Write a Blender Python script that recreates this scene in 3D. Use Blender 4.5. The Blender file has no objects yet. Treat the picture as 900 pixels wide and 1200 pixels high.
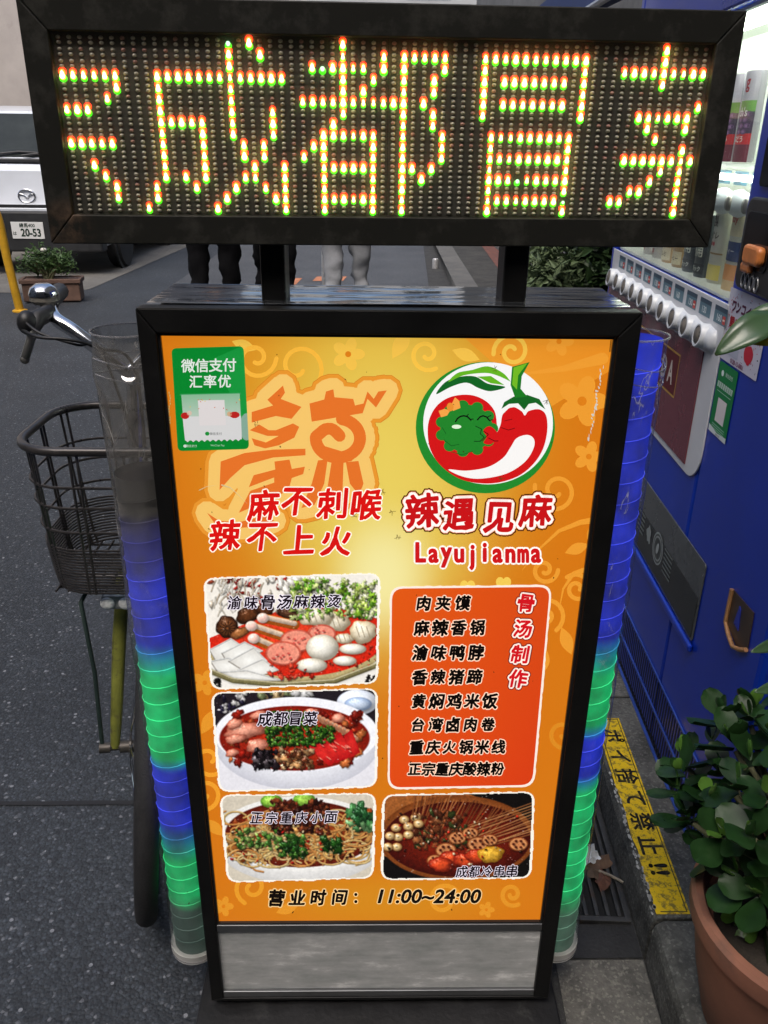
import bpy, bmesh, math, random
import numpy as np
from mathutils import Vector, Matrix, Euler, noise
R = math.radians
random.seed(7)
SC = bpy.context.scene
COL = SC.collection

# ------------------------------------------------------------------ camera
F_PX, PITCH, YAW, ROLL = 960.18, .4194, .0204, .0128
CAM = Vector((-.0222, -.8742, 1.2904))
fw = Vector((math.sin(YAW)*math.cos(PITCH), math.cos(YAW)*math.cos(PITCH), -math.sin(PITCH)))
rt = Vector((math.cos(YAW), -math.sin(YAW), 0)); up = rt.cross(fw)
rt2 = math.cos(ROLL)*rt + math.sin(ROLL)*up
up2 = -math.sin(ROLL)*rt + math.cos(ROLL)*up
cd = bpy.data.cameras.new('camera'); cam = bpy.data.objects.new('camera', cd); COL.objects.link(cam)
cam.matrix_world = Matrix.Translation(CAM) @ Matrix((rt2, up2, -fw)).transposed().to_4x4()
cd.sensor_fit = 'VERTICAL'; cd.sensor_height = 24; cd.lens = 24*F_PX/1200
cd.clip_start = .02; cd.clip_end = 500
SC.camera = cam

# ------------------------------------------------------------------ light
EXPOSURE = .8
w = bpy.data.worlds.new('World'); SC.world = w; w.use_nodes = True
nt = w.node_tree; bg = nt.nodes['Background']; sky = nt.nodes.new('ShaderNodeTexSky')
sky.sky_type = 'NISHITA'; sky.sun_disc = False
SUN_EL, SUN_AZ = R(58), R(200)          # overcast, soft light from above the street
sky.sun_elevation = SUN_EL; sky.sun_rotation = SUN_AZ
sky.air_density = 1.0; sky.dust_density = 4.0; sky.ozone_density = .6
nt.links.new(sky.outputs[0], bg.inputs[0]); bg.inputs[1].default_value = .14
sd = bpy.data.lights.new('sun', 'SUN'); sun = bpy.data.objects.new('sun', sd); COL.objects.link(sun)
sd.energy = 1.1; sd.angle = R(40); sd.color = (1, .97, .93)
sdir = Vector((math.sin(SUN_AZ)*math.cos(SUN_EL), math.cos(SUN_AZ)*math.cos(SUN_EL), math.sin(SUN_EL)))
sun.rotation_euler = (-sdir).to_track_quat('-Z', 'Y').to_euler()
vs = SC.view_settings; vs.view_transform = 'Standard'; vs.look = 'None'; vs.gamma = 1; vs.exposure = EXPOSURE
vs.use_curve_mapping = False
SC.cycles.use_denoising = True
SC.cycles.max_bounces = 8; SC.cycles.transparent_max_bounces = 16
SC.cycles.sample_clamp_indirect = 4
E0 = 2**(-EXPOSURE)

# ------------------------------------------------------------------ helpers
def ray(x, y): return fw*F_PX + rt2*(x-450) - up2*(y-600)
def atY(x, y, Y): r = ray(x, y); return CAM + r*((Y-CAM.y)/r.y)
def atZ(x, y, Z): r = ray(x, y); return CAM + r*((Z-CAM.z)/r.z)
def lin(c):
    return tuple((v/255/12.92 if v <= 10 else ((v/255+.055)/1.055)**2.4) for v in c)
def tag(o, label=None, cat=None, group=None, kind=None):
    if label: o['label'] = label
    if cat: o['category'] = cat
    if group: o['group'] = group
    if kind: o['kind'] = kind
    return o
def empty(name, loc, rz=0):
    o = bpy.data.objects.new(name, None); COL.objects.link(o); o.location = loc; o.rotation_euler = (0, 0, rz)
    o.empty_display_size = .05
    return o
def thing(name, label, cat, loc=(0, 0, 0), rz=0, group=None):
    return tag(empty(name, loc, rz), label, cat, group)
def children_of(o): return list(o.children)
def dup(o, loc=None, rz=None, label=None, parent=None):
    c = o.copy(); COL.objects.link(c)
    if parent: c.parent = parent
    if loc is not None: c.location = loc
    if rz is not None: c.rotation_euler = (0, 0, rz)
    if label: c['label'] = label
    for ch in list(o.children): dup(ch, parent=c)
    return c

# ------------------------------------------------------------------ materials
MATS = {}
def N(t, kind, **kw):
    n = t.nodes.new(kind)
    for k, v in kw.items(): setattr(n, k, v)
    return n
def base_mat(name):
    m = bpy.data.materials.new(name); m.use_nodes = True
    return m, m.node_tree, m.node_tree.nodes['Principled BSDF']
def mat(name, c, rough=.5, metal=0, var=.25, scale=8, bump=0, bscale=None, spec=.5, stain=None, coat=0, emit=None, es=0, trans=0):
    """principled with noise-driven colour variation, optional bump and stain colour"""
    if name in MATS: return MATS[name]
    m, t, p = base_mat(name); L = t.links.new
    p.inputs['Roughness'].default_value = rough; p.inputs['Metallic'].default_value = metal
    p.inputs['Specular IOR Level'].default_value = spec; p.inputs['Coat Weight'].default_value = coat
    tc = N(t, 'ShaderNodeTexCoord')
    nz = N(t, 'ShaderNodeTexNoise'); nz.inputs['Scale'].default_value = scale; nz.inputs['Detail'].default_value = 7
    nz.inputs['Roughness'].default_value = .62
    L(tc.outputs['Object'], nz.inputs['Vector'])
    cr = N(t, 'ShaderNodeValToRGB'); cr.color_ramp.elements[0].position = .3; cr.color_ramp.elements[1].position = .7
    a = tuple(max(0, v*(1-var)) for v in c); b = tuple(min(1, v*(1+var)) for v in c)
    cr.color_ramp.elements[0].color = a+(1,); cr.color_ramp.elements[1].color = b+(1,)
    L(nz.outputs['Fac'], cr.inputs['Fac']); out = cr.outputs['Color']
    if stain:
        sc, ss, lo, hi = stain
        n2 = N(t, 'ShaderNodeTexNoise'); n2.inputs['Scale'].default_value = ss; n2.inputs['Detail'].default_value = 8
        n2.inputs['Roughness'].default_value = .7
        L(tc.outputs['Object'], n2.inputs['Vector'])
        r2 = N(t, 'ShaderNodeMapRange'); r2.inputs['From Min'].default_value = lo; r2.inputs['From Max'].default_value = hi
        L(n2.outputs['Fac'], r2.inputs['Value'])
        mx = N(t, 'ShaderNodeMix', data_type='RGBA'); L(r2.outputs['Result'], mx.inputs['Factor'])
        L(out, mx.inputs[6]); mx.inputs[7].default_value = tuple(sc)+(1,); out = mx.outputs[2]
    L(out, p.inputs['Base Color'])
    rr = N(t, 'ShaderNodeMapRange'); rr.inputs['To Min'].default_value = max(.02, rough-.12); rr.inputs['To Max'].default_value = min(1, rough+.15)
    L(nz.outputs['Fac'], rr.inputs['Value']); L(rr.outputs['Result'], p.inputs['Roughness'])
    if bump:
        n3 = N(t, 'ShaderNodeTexNoise'); n3.inputs['Scale'].default_value = bscale or scale*6; n3.inputs['Detail'].default_value = 5
        L(tc.outputs['Object'], n3.inputs['Vector'])
        bp = N(t, 'ShaderNodeBump'); bp.inputs['Strength'].default_value = bump; bp.inputs['Distance'].default_value = .004
        L(n3.outputs['Fac'], bp.inputs['Height']); L(bp.outputs['Normal'], p.inputs['Normal'])
    if emit:
        p.inputs['Emission Color'].default_value = tuple(emit)+(1,); p.inputs['Emission Strength'].default_value = es
    if trans:
        p.inputs['Transmission Weight'].default_value = trans
    MATS[name] = m; return m

def asphalt_mat(name, c, speck):
    m, t, p = base_mat(name); L = t.links.new
    tc = N(t, 'ShaderNodeTexCoord')
    v = N(t, 'ShaderNodeTexVoronoi'); v.inputs['Scale'].default_value = 165; L(tc.outputs['Object'], v.inputs['Vector'])
    n1 = N(t, 'ShaderNodeTexNoise'); n1.inputs['Scale'].default_value = 1.6; n1.inputs['Detail'].default_value = 6
    L(tc.outputs['Object'], n1.inputs['Vector'])
    n4 = N(t, 'ShaderNodeTexNoise'); n4.inputs['Scale'].default_value = 170; n4.inputs['Detail'].default_value = 4
    L(tc.outputs['Object'], n4.inputs['Vector'])
    # stones: random value per cell, only few are pale
    sp = N(t, 'ShaderNodeSeparateColor'); L(v.outputs['Color'], sp.inputs[0])
    r = N(t, 'ShaderNodeValToRGB'); e = r.color_ramp.elements
    e[0].position = 0; e[0].color = tuple(x*.62 for x in c)+(1,)
    e[1].position = 1; e[1].color = tuple(speck)+(1,)
    k = e.new(.72); k.color = tuple(x*1.12 for x in c)+(1,); k2 = e.new(.955); k2.color = tuple(x*1.7 for x in c)+(1,)
    L(sp.outputs[0], r.inputs['Fac'])
    dk = N(t, 'ShaderNodeMix', data_type='RGBA', blend_type='MULTIPLY'); dk.inputs['Factor'].default_value = 1
    rm = N(t, 'ShaderNodeMapRange'); rm.inputs['From Min'].default_value = .3; rm.inputs['From Max'].default_value = .72
    rm.inputs['To Min'].default_value = .78; rm.inputs['To Max'].default_value = 1.2
    L(n1.outputs['Fac'], rm.inputs['Value'])
    ed = N(t, 'ShaderNodeMapRange'); ed.inputs['From Min'].default_value = .0; ed.inputs['From Max'].default_value = .5
    ed.inputs['To Min'].default_value = 1.12; ed.inputs['To Max'].default_value = .55
    L(v.outputs['Distance'], ed.inputs['Value'])
    mm = N(t, 'ShaderNodeMath', operation='MULTIPLY'); L(rm.outputs[0], mm.inputs[0]); L(ed.outputs[0], mm.inputs[1])
    L(r.outputs['Color'], dk.inputs[6]); L(mm.outputs[0], dk.inputs[7])
    v2 = N(t, 'ShaderNodeTexVoronoi'); v2.inputs['Scale'].default_value = 88; L(tc.outputs['Object'], v2.inputs['Vector'])
    s2 = N(t, 'ShaderNodeSeparateColor'); L(v2.outputs['Color'], s2.inputs[0])
    g2 = N(t, 'ShaderNodeMath', operation='GREATER_THAN'); g2.inputs[1].default_value = .978; L(s2.outputs[1], g2.inputs[0])
    d2 = N(t, 'ShaderNodeMath', operation='LESS_THAN'); d2.inputs[1].default_value = .34; L(v2.outputs['Distance'], d2.inputs[0])
    a2 = N(t, 'ShaderNodeMath', operation='MULTIPLY'); L(g2.outputs[0], a2.inputs[0]); L(d2.outputs[0], a2.inputs[1])
    st_ = N(t, 'ShaderNodeMix', data_type='RGBA'); L(a2.outputs[0], st_.inputs['Factor']); L(dk.outputs[2], st_.inputs[6]); st_.inputs[7].default_value = tuple(speck)+(1,)
    n6 = N(t, 'ShaderNodeTexNoise'); n6.inputs['Scale'].default_value = 3.5; n6.inputs['Detail'].default_value = 9; n6.inputs['Roughness'].default_value = .7; L(tc.outputs['Object'], n6.inputs['Vector'])
    m6 = N(t, 'ShaderNodeMapRange'); m6.inputs['From Min'].default_value = .60; m6.inputs['From Max'].default_value = .72; m6.inputs['To Max'].default_value = .45; L(n6.outputs['Fac'], m6.inputs['Value'])
    k6 = N(t, 'ShaderNodeMix', data_type='RGBA'); L(m6.outputs[0], k6.inputs['Factor']); L(st_.outputs[2], k6.inputs[6]); k6.inputs[7].default_value = tuple(x*.45 for x in c)+(1,)
    L(k6.outputs[2], p.inputs['Base Color'])
    p.inputs['Roughness'].default_value = .62; p.inputs['Specular IOR Level'].default_value = .45
    bp = N(t, 'ShaderNodeBump'); bp.inputs['Strength'].default_value = .4; bp.inputs['Distance'].default_value = .004
    ad = N(t, 'ShaderNodeMath', operation='SUBTRACT'); L(n4.outputs['Fac'], ad.inputs[0]); L(v.outputs['Distance'], ad.inputs[1])
    L(ad.outputs[0], bp.inputs['Height']); L(bp.outputs['Normal'], p.inputs['Normal'])
    return m

def concrete_mat(name, c, dark, scale=5, speck=.25):
    m, t, p = base_mat(name); L = t.links.new
    tc = N(t, 'ShaderNodeTexCoord')
    n1 = N(t, 'ShaderNodeTexNoise'); n1.inputs['Scale'].default_value = scale; n1.inputs['Detail'].default_value = 9; n1.inputs['Roughness'].default_value = .72
    n2 = N(t, 'ShaderNodeTexNoise'); n2.inputs['Scale'].default_value = 120; n2.inputs['Detail'].default_value = 5
    v = N(t, 'ShaderNodeTexVoronoi'); v.inputs['Scale'].default_value = 240
    for n in (n1, n2, v): L(tc.outputs['Object'], n.inputs['Vector'])
    r = N(t, 'ShaderNodeValToRGB'); e = r.color_ramp.elements
    e[0].position = .34; e[0].color = tuple(dark)+(1,); e[1].position = .66; e[1].color = tuple(c)+(1,)
    L(n1.outputs['Fac'], r.inputs['Fac'])
    sp = N(t, 'ShaderNodeSeparateColor'); L(v.outputs['Color'], sp.inputs[0])
    mr = N(t, 'ShaderNodeMapRange'); mr.inputs['From Min'].default_value = .72; mr.inputs['From Max'].default_value = 1
    mr.inputs['To Min'].default_value = 0; mr.inputs['To Max'].default_value = speck
    L(sp.outputs[0], mr.inputs['Value'])
    mx = N(t, 'ShaderNodeMix', data_type='RGBA'); L(mr.outputs[0], mx.inputs['Factor']); L(r.outputs['Color'], mx.inputs[6])
    mx.inputs[7].default_value = tuple(min(1, x*2.2) for x in c)+(1,)
    m2 = N(t, 'ShaderNodeMix', data_type='RGBA', blend_type='MULTIPLY'); m2.inputs['Factor'].default_value = .6
    L(mx.outputs[2], m2.inputs[6]); L(n2.outputs['Fac'], m2.inputs[7])
    L(m2.outputs[2], p.inputs['Base Color']); p.inputs['Roughness'].default_value = .8
    bp = N(t, 'ShaderNodeBump'); bp.inputs['Strength'].default_value = .6; bp.inputs['Distance'].default_value = .004
    L(n2.outputs['Fac'], bp.inputs['Height']); L(bp.outputs['Normal'], p.inputs['Normal'])
    return m

def emis(name, c, s):
    if name in MATS: return MATS[name]
    m, t, p = base_mat(name)
    p.inputs['Base Color'].default_value = tuple(min(1, v*.5) for v in c)+(1,)
    p.inputs['Emission Color'].default_value = tuple(c)+(1,); p.inputs['Emission Strength'].default_value = s*E0
    p.inputs['Roughness'].default_value = .3
    MATS[name] = m; return m

def print_mat(name, es, rough=.25, nz=0, basef=.35, spec=.3):
    """printed film: colours come from the mesh's printed-ink attribute; es>0 for the backlit poster"""
    m, t, p = base_mat(name); L = t.links.new
    at = N(t, 'ShaderNodeAttribute', attribute_name='Ink'); out = at.outputs['Color']
    if nz:
        tc = N(t, 'ShaderNodeTexCoord'); n = N(t, 'ShaderNodeTexNoise'); n.inputs['Scale'].default_value = 210; n.inputs['Detail'].default_value = 6
        n.inputs['Roughness'].default_value = .65
        L(tc.outputs['Object'], n.inputs['Vector'])
        mr = N(t, 'ShaderNodeMapRange'); mr.inputs['From Min'].default_value = .3; mr.inputs['From Max'].default_value = .7
        mr.inputs['To Min'].default_value = 1-nz; mr.inputs['To Max'].default_value = 1+nz*.6; L(n.outputs['Fac'], mr.inputs['Value'])
        mx = N(t, 'ShaderNodeMix', data_type='RGBA', blend_type='MULTIPLY')
        sp = N(t, 'ShaderNodeSeparateColor'); L(out, sp.inputs[0]); mn = N(t, 'ShaderNodeMath', operation='MINIMUM'); L(sp.outputs[1], mn.inputs[0]); L(sp.outputs[2], mn.inputs[1])
        wt = N(t, 'ShaderNodeMapRange'); wt.inputs['From Min'].default_value = .35; wt.inputs['From Max'].default_value = .8; wt.inputs['To Min'].default_value = 1; wt.inputs['To Max'].default_value = .12; L(mn.outputs[0], wt.inputs['Value'])
        L(wt.outputs[0], mx.inputs['Factor']); L(out, mx.inputs[6]); L(mr.outputs[0], mx.inputs[7]); out = mx.outputs[2]
    m2 = N(t, 'ShaderNodeMix', data_type='RGBA', blend_type='MULTIPLY'); m2.inputs['Factor'].default_value = 1
    m2.inputs[7].default_value = (basef, basef, basef, 1); L(out, m2.inputs[6])
    L(m2.outputs[2], p.inputs['Base Color'])
    if es:
        L(out, p.inputs['Emission Color']); p.inputs['Emission Strength'].default_value = es*E0
    p.inputs['Roughness'].default_value = rough; p.inputs['Specular IOR Level'].default_value = spec
    return m

def clear_mat(name, tint=(1, 1, 1), milky=.12, mcol=(.7, .72, .75), gloss=.1, bump=0, bscale=30, film=0):
    """thin clear plastic / glass that still shows what is behind it"""
    m = bpy.data.materials.new(name); m.use_nodes = True; t = m.node_tree; t.nodes.clear(); L = t.links.new
    o = N(t, 'ShaderNodeOutputMaterial'); tr = N(t, 'ShaderNodeBsdfTransparent'); tr.inputs[0].default_value = tuple(tint)+(1,)
    df = N(t, 'ShaderNodeBsdfDiffuse'); df.inputs[0].default_value = tuple(mcol)+(1,)
    gl = N(t, 'ShaderNodeBsdfGlossy'); gl.inputs['Roughness'].default_value = gloss
    lw = N(t, 'ShaderNodeLayerWeight'); lw.inputs['Blend'].default_value = .5
    pw = N(t, 'ShaderNodeMath', operation='POWER'); pw.inputs[1].default_value = 5; L(lw.outputs['Facing'], pw.inputs[0])
    sk = N(t, 'ShaderNodeMath', operation='MULTIPLY_ADD'); sk.inputs[1].default_value = .9; sk.inputs[2].default_value = .04; L(pw.outputs[0], sk.inputs[0])
    a = N(t, 'ShaderNodeMixShader'); b = N(t, 'ShaderNodeMixShader')
    a.inputs[0].default_value = milky; L(tr.outputs[0], a.inputs[1]); L(df.outputs[0], a.inputs[2])
    if film:
        tc = N(t, 'ShaderNodeTexCoord'); mp = N(t, 'ShaderNodeMapping'); mp.inputs['Scale'].default_value = (1, 1, .45)
        n = N(t, 'ShaderNodeTexNoise'); n.inputs['Scale'].default_value = 22; n.inputs['Detail'].default_value = 8; n.inputs['Distortion'].default_value = 1.6
        L(tc.outputs['Object'], mp.inputs[0]); L(mp.outputs[0], n.inputs['Vector'])
        mr = N(t, 'ShaderNodeMapRange'); mr.inputs['From Min'].default_value = .5; mr.inputs['From Max'].default_value = .78
        mr.inputs['To Min'].default_value = milky; mr.inputs['To Max'].default_value = min(1, milky+film); L(n.outputs['Fac'], mr.inputs['Value'])
        n5 = N(t, 'ShaderNodeTexNoise'); n5.inputs['Scale'].default_value = 9; n5.inputs['Detail'].default_value = 3; n5.inputs['Distortion'].default_value = 2.2; L(mp.outputs[0], n5.inputs['Vector'])
        s5 = N(t, 'ShaderNodeMath', operation='SUBTRACT'); s5.inputs[1].default_value = .5; L(n5.outputs['Fac'], s5.inputs[0]); a5 = N(t, 'ShaderNodeMath', operation='ABSOLUTE'); L(s5.outputs[0], a5.inputs[0])
        c5 = N(t, 'ShaderNodeMapRange'); c5.inputs['From Min'].default_value = 0; c5.inputs['From Max'].default_value = .012; c5.inputs['To Min'].default_value = .75; c5.inputs['To Max'].default_value = 0; L(a5.outputs[0], c5.inputs['Value'])
        mk = N(t, 'ShaderNodeMath', operation='MULTIPLY'); L(c5.outputs[0], mk.inputs[0]); k5 = N(t, 'ShaderNodeMapRange'); k5.inputs['From Min'].default_value = .48; k5.inputs['From Max'].default_value = .6; L(n.outputs['Fac'], k5.inputs['Value']); L(k5.outputs[0], mk.inputs[1])
        sm = N(t, 'ShaderNodeMath', operation='MAXIMUM'); L(mr.outputs[0], sm.inputs[0]); L(mk.outputs[0], sm.inputs[1]); mr = sm
        dc = N(t, 'ShaderNodeMix', data_type='RGBA'); L(mk.outputs[0], dc.inputs['Factor']); dc.inputs[6].default_value = tuple(mcol)+(1,); dc.inputs[7].default_value = (.8, .8, .8, 1); L(dc.outputs[2], df.inputs[0])
        sz = N(t, 'ShaderNodeSeparateXYZ'); L(tc.outputs['Object'], sz.inputs[0])
        hz_ = N(t, 'ShaderNodeMapRange'); hz_.inputs['From Min'].default_value = .62; hz_.inputs['From Max'].default_value = .86; hz_.inputs['To Min'].default_value = .12; L(sz.outputs['Z'], hz_.inputs['Value'])
        mz = N(t, 'ShaderNodeMath', operation='MULTIPLY'); L(mr.outputs[0], mz.inputs[0]); L(hz_.outputs[0], mz.inputs[1]); L(mz.outputs[0], a.inputs[0])
    L(sk.outputs[0], b.inputs[0]); L(a.outputs[0], b.inputs[1]); L(gl.outputs[0], b.inputs[2])
    if bump:
        tc2 = N(t, 'ShaderNodeTexCoord'); n2 = N(t, 'ShaderNodeTexNoise'); n2.inputs['Scale'].default_value = bscale; n2.inputs['Detail'].default_value = 5
        n2.inputs['Distortion'].default_value = 1
        L(tc2.outputs['Object'], n2.inputs['Vector']); bp = N(t, 'ShaderNodeBump'); bp.inputs['Strength'].default_value = bump; bp.inputs['Distance'].default_value = .01
        L(n2.outputs['Fac'], bp.inputs['Height'])
        for s in (gl, lw, df): L(bp.outputs['Normal'], s.inputs['Normal'])
    L(b.outputs[0], o.inputs[0]); return m

# ------------------------------------------------------------------ mesh builder
class MB:
    def __init__(s): s.v = []; s.f = []; s.mi = []; s.cur = 0
    def add(s, vs, fs):
        k = len(s.v); s.v += [Vector(a) for a in vs]
        for f in fs: s.f.append([k+i for i in f]); s.mi.append(s.cur)
        return s
    def box(s, x0, x1, y0, y1, z0, z1):
        v = [(x, y, z) for z in (z0, z1) for y in (y0, y1) for x in (x0, x1)]
        return s.add(v, [(0, 2, 3, 1), (4, 5, 7, 6), (0, 1, 5, 4), (2, 6, 7, 3), (0, 4, 6, 2), (1, 3, 7, 5)])
    def obox(s, M, sx, sy, sz):
        v = [M @ Vector((x*sx/2, y*sy/2, z*sz/2)) for z in (-1, 1) for y in (-1, 1) for x in (-1, 1)]
        return s.add(v, [(0, 2, 3, 1), (4, 5, 7, 6), (0, 1, 5, 4), (2, 6, 7, 3), (0, 4, 6, 2), (1, 3, 7, 5)])
    def prism(s, pts, d):
        """closed outline of Vectors, extruded along vector d"""
        n = len(pts); d = Vector(d); v = [Vector(p) for p in pts]+[Vector(p)+d for p in pts]
        return s.add(v, [list(range(n))[::-1], list(range(n, 2*n))]+[(i, (i+1) % n, n+(i+1) % n, n+i) for i in range(n)])
    def tube(s, pts, r, seg=8, closed=False, caps=True):
        pts = [Vector(p) for p in pts]; n = len(pts)
        rs = r if isinstance(r, (list, tuple)) else [r]*n
        prev = None; rings = []
        for i in range(n):
            if closed: d = pts[(i+1) % n]-pts[i-1]
            else: d = pts[min(i+1, n-1)]-pts[max(i-1, 0)]
            if d.length < 1e-9: d = Vector((0, 0, 1))
            d.normalize()
            if prev is None:
                a = Vector((0, 0, 1)) if abs(d.z) < .9 else Vector((1, 0, 0))
                u = d.cross(a).normalized()
            else: u = (prev-d*prev.dot(d)).normalized()
            prev = u; wv = d.cross(u)
            rings.append([pts[i]+(u*math.cos(2*math.pi*k/seg)+wv*math.sin(2*math.pi*k/seg))*rs[i] for k in range(seg)])
        v = [p for q in rings for p in q]; f = []
        m = n if closed else n-1
        for i in range(m):
            j = (i+1) % n
            for k in range(seg): f.append((i*seg+k, i*seg+(k+1) % seg, j*seg+(k+1) % seg, j*seg+k))
        if caps and not closed: f += [list(range(seg))[::-1], [(n-1)*seg+k for k in range(seg)]]
        return s.add(v, f)
    def lathe(s, prof, o=(0, 0, 0), axis='Z', seg=32, sx=1, sy=1):
        o = Vector(o); v = []; f = []; n = len(prof)
        for (r, z) in prof:
            for k in range(seg):
                a = 2*math.pi*k/seg; p = (r*math.cos(a)*sx, r*math.sin(a)*sy, z)
                if axis == 'X': p = (p[2], p[0], p[1])
                if axis == 'Y': p = (p[0], p[2], p[1])
                v.append(o+Vector(p))
        for i in range(n-1):
            for k in range(seg): f.append((i*seg+k, i*seg+(k+1) % seg, (i+1)*seg+(k+1) % seg, (i+1)*seg+k))
        if prof[0][0] > 1e-6: f.append(list(range(seg))[::-1])
        if prof[-1][0] > 1e-6: f.append([(n-1)*seg+k for k in range(seg)])
        return s.add(v, f)
    def sphere(s, c, r, seg=12, rings=8, M=None):
        c = Vector(c); rr = r if isinstance(r, (list, tuple)) else (r, r, r); v = []; f = []
        for i in range(rings+1):
            th = math.pi*i/rings
            for k in range(seg):
                a = 2*math.pi*k/seg
                q = Vector((rr[0]*math.sin(th)*math.cos(a), rr[1]*math.sin(th)*math.sin(a), rr[2]*math.cos(th)))
                v.append(c+((M @ q) if M else q))
        for i in range(rings):
            for k in range(seg): f.append((i*seg+k, (i+1)*seg+k, (i+1)*seg+(k+1) % seg, i*seg+(k+1) % seg))
        return s.add(v, f)
    def build(s, name, m, parent=None, smooth=None, bevel=0, loc=None, rz=0):
        me = bpy.data.meshes.new(name); me.from_pydata(s.v, [], s.f)
        ms = m if isinstance(m, (list, tuple)) else [m]
        for x in ms: me.materials.append(x)
        me.polygons.foreach_set('material_index', s.mi)
        bm = bmesh.new(); bm.from_mesh(me); bmesh.ops.remove_doubles(bm, verts=bm.verts, dist=1e-6)
        bmesh.ops.recalc_face_normals(bm, faces=bm.faces); bm.to_mesh(me); bm.free()
        if smooth is not None:
            me.polygons.foreach_set('use_smooth', [True]*len(me.polygons)); me.set_sharp_from_angle(angle=R(smooth))
        o = bpy.data.objects.new(name, me); COL.objects.link(o)
        if parent: o.parent = parent
        if loc is not None: o.location = loc
        if rz: o.rotation_euler = (0, 0, rz)
        if bevel:
            b = o.modifiers.new('bevel', 'BEVEL'); b.width = bevel; b.segments = 2; b.limit_method = 'ANGLE'; b.angle_limit = R(40)
        return o
def setting(o): o['kind'] = 'structure'; return o

# ------------------------------------------------------------------ lettering
GLY = {}
def glyph(text, res=3):
    if text in GLY: return GLY[text]
    cu = bpy.data.curves.new('g', 'FONT'); cu.body = text; cu.size = 1; cu.resolution_u = res; cu.fill_mode = 'FRONT'
    o = bpy.data.objects.new('g', cu); COL.objects.link(o); bpy.context.view_layer.update()
    me = o.to_mesh(); v = [(p.co.x, p.co.y) for p in me.vertices]; f = [tuple(p.vertices) for p in me.polygons]
    o.to_mesh_clear(); bpy.data.objects.remove(o); bpy.data.curves.remove(cu)
    # weld, so that the outline can be found as the edges used once
    key = {}; mp = []; vv = []
    for p in v:
        k = (round(p[0], 4), round(p[1], 4))
        if k not in key: key[k] = len(vv); vv.append(p)
        mp.append(key[k])
    f = [t for t in (tuple(mp[i] for i in q) for q in f) if len(set(t)) == len(t)]
    cnt = {}
    for t in f:
        for i in range(len(t)):
            e = tuple(sorted((t[i], t[(i+1) % len(t)]))); cnt[e] = cnt.get(e, 0)+1
    GLY[text] = (vv, f, [e for e, c in cnt.items() if c == 1]); return GLY[text]

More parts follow.
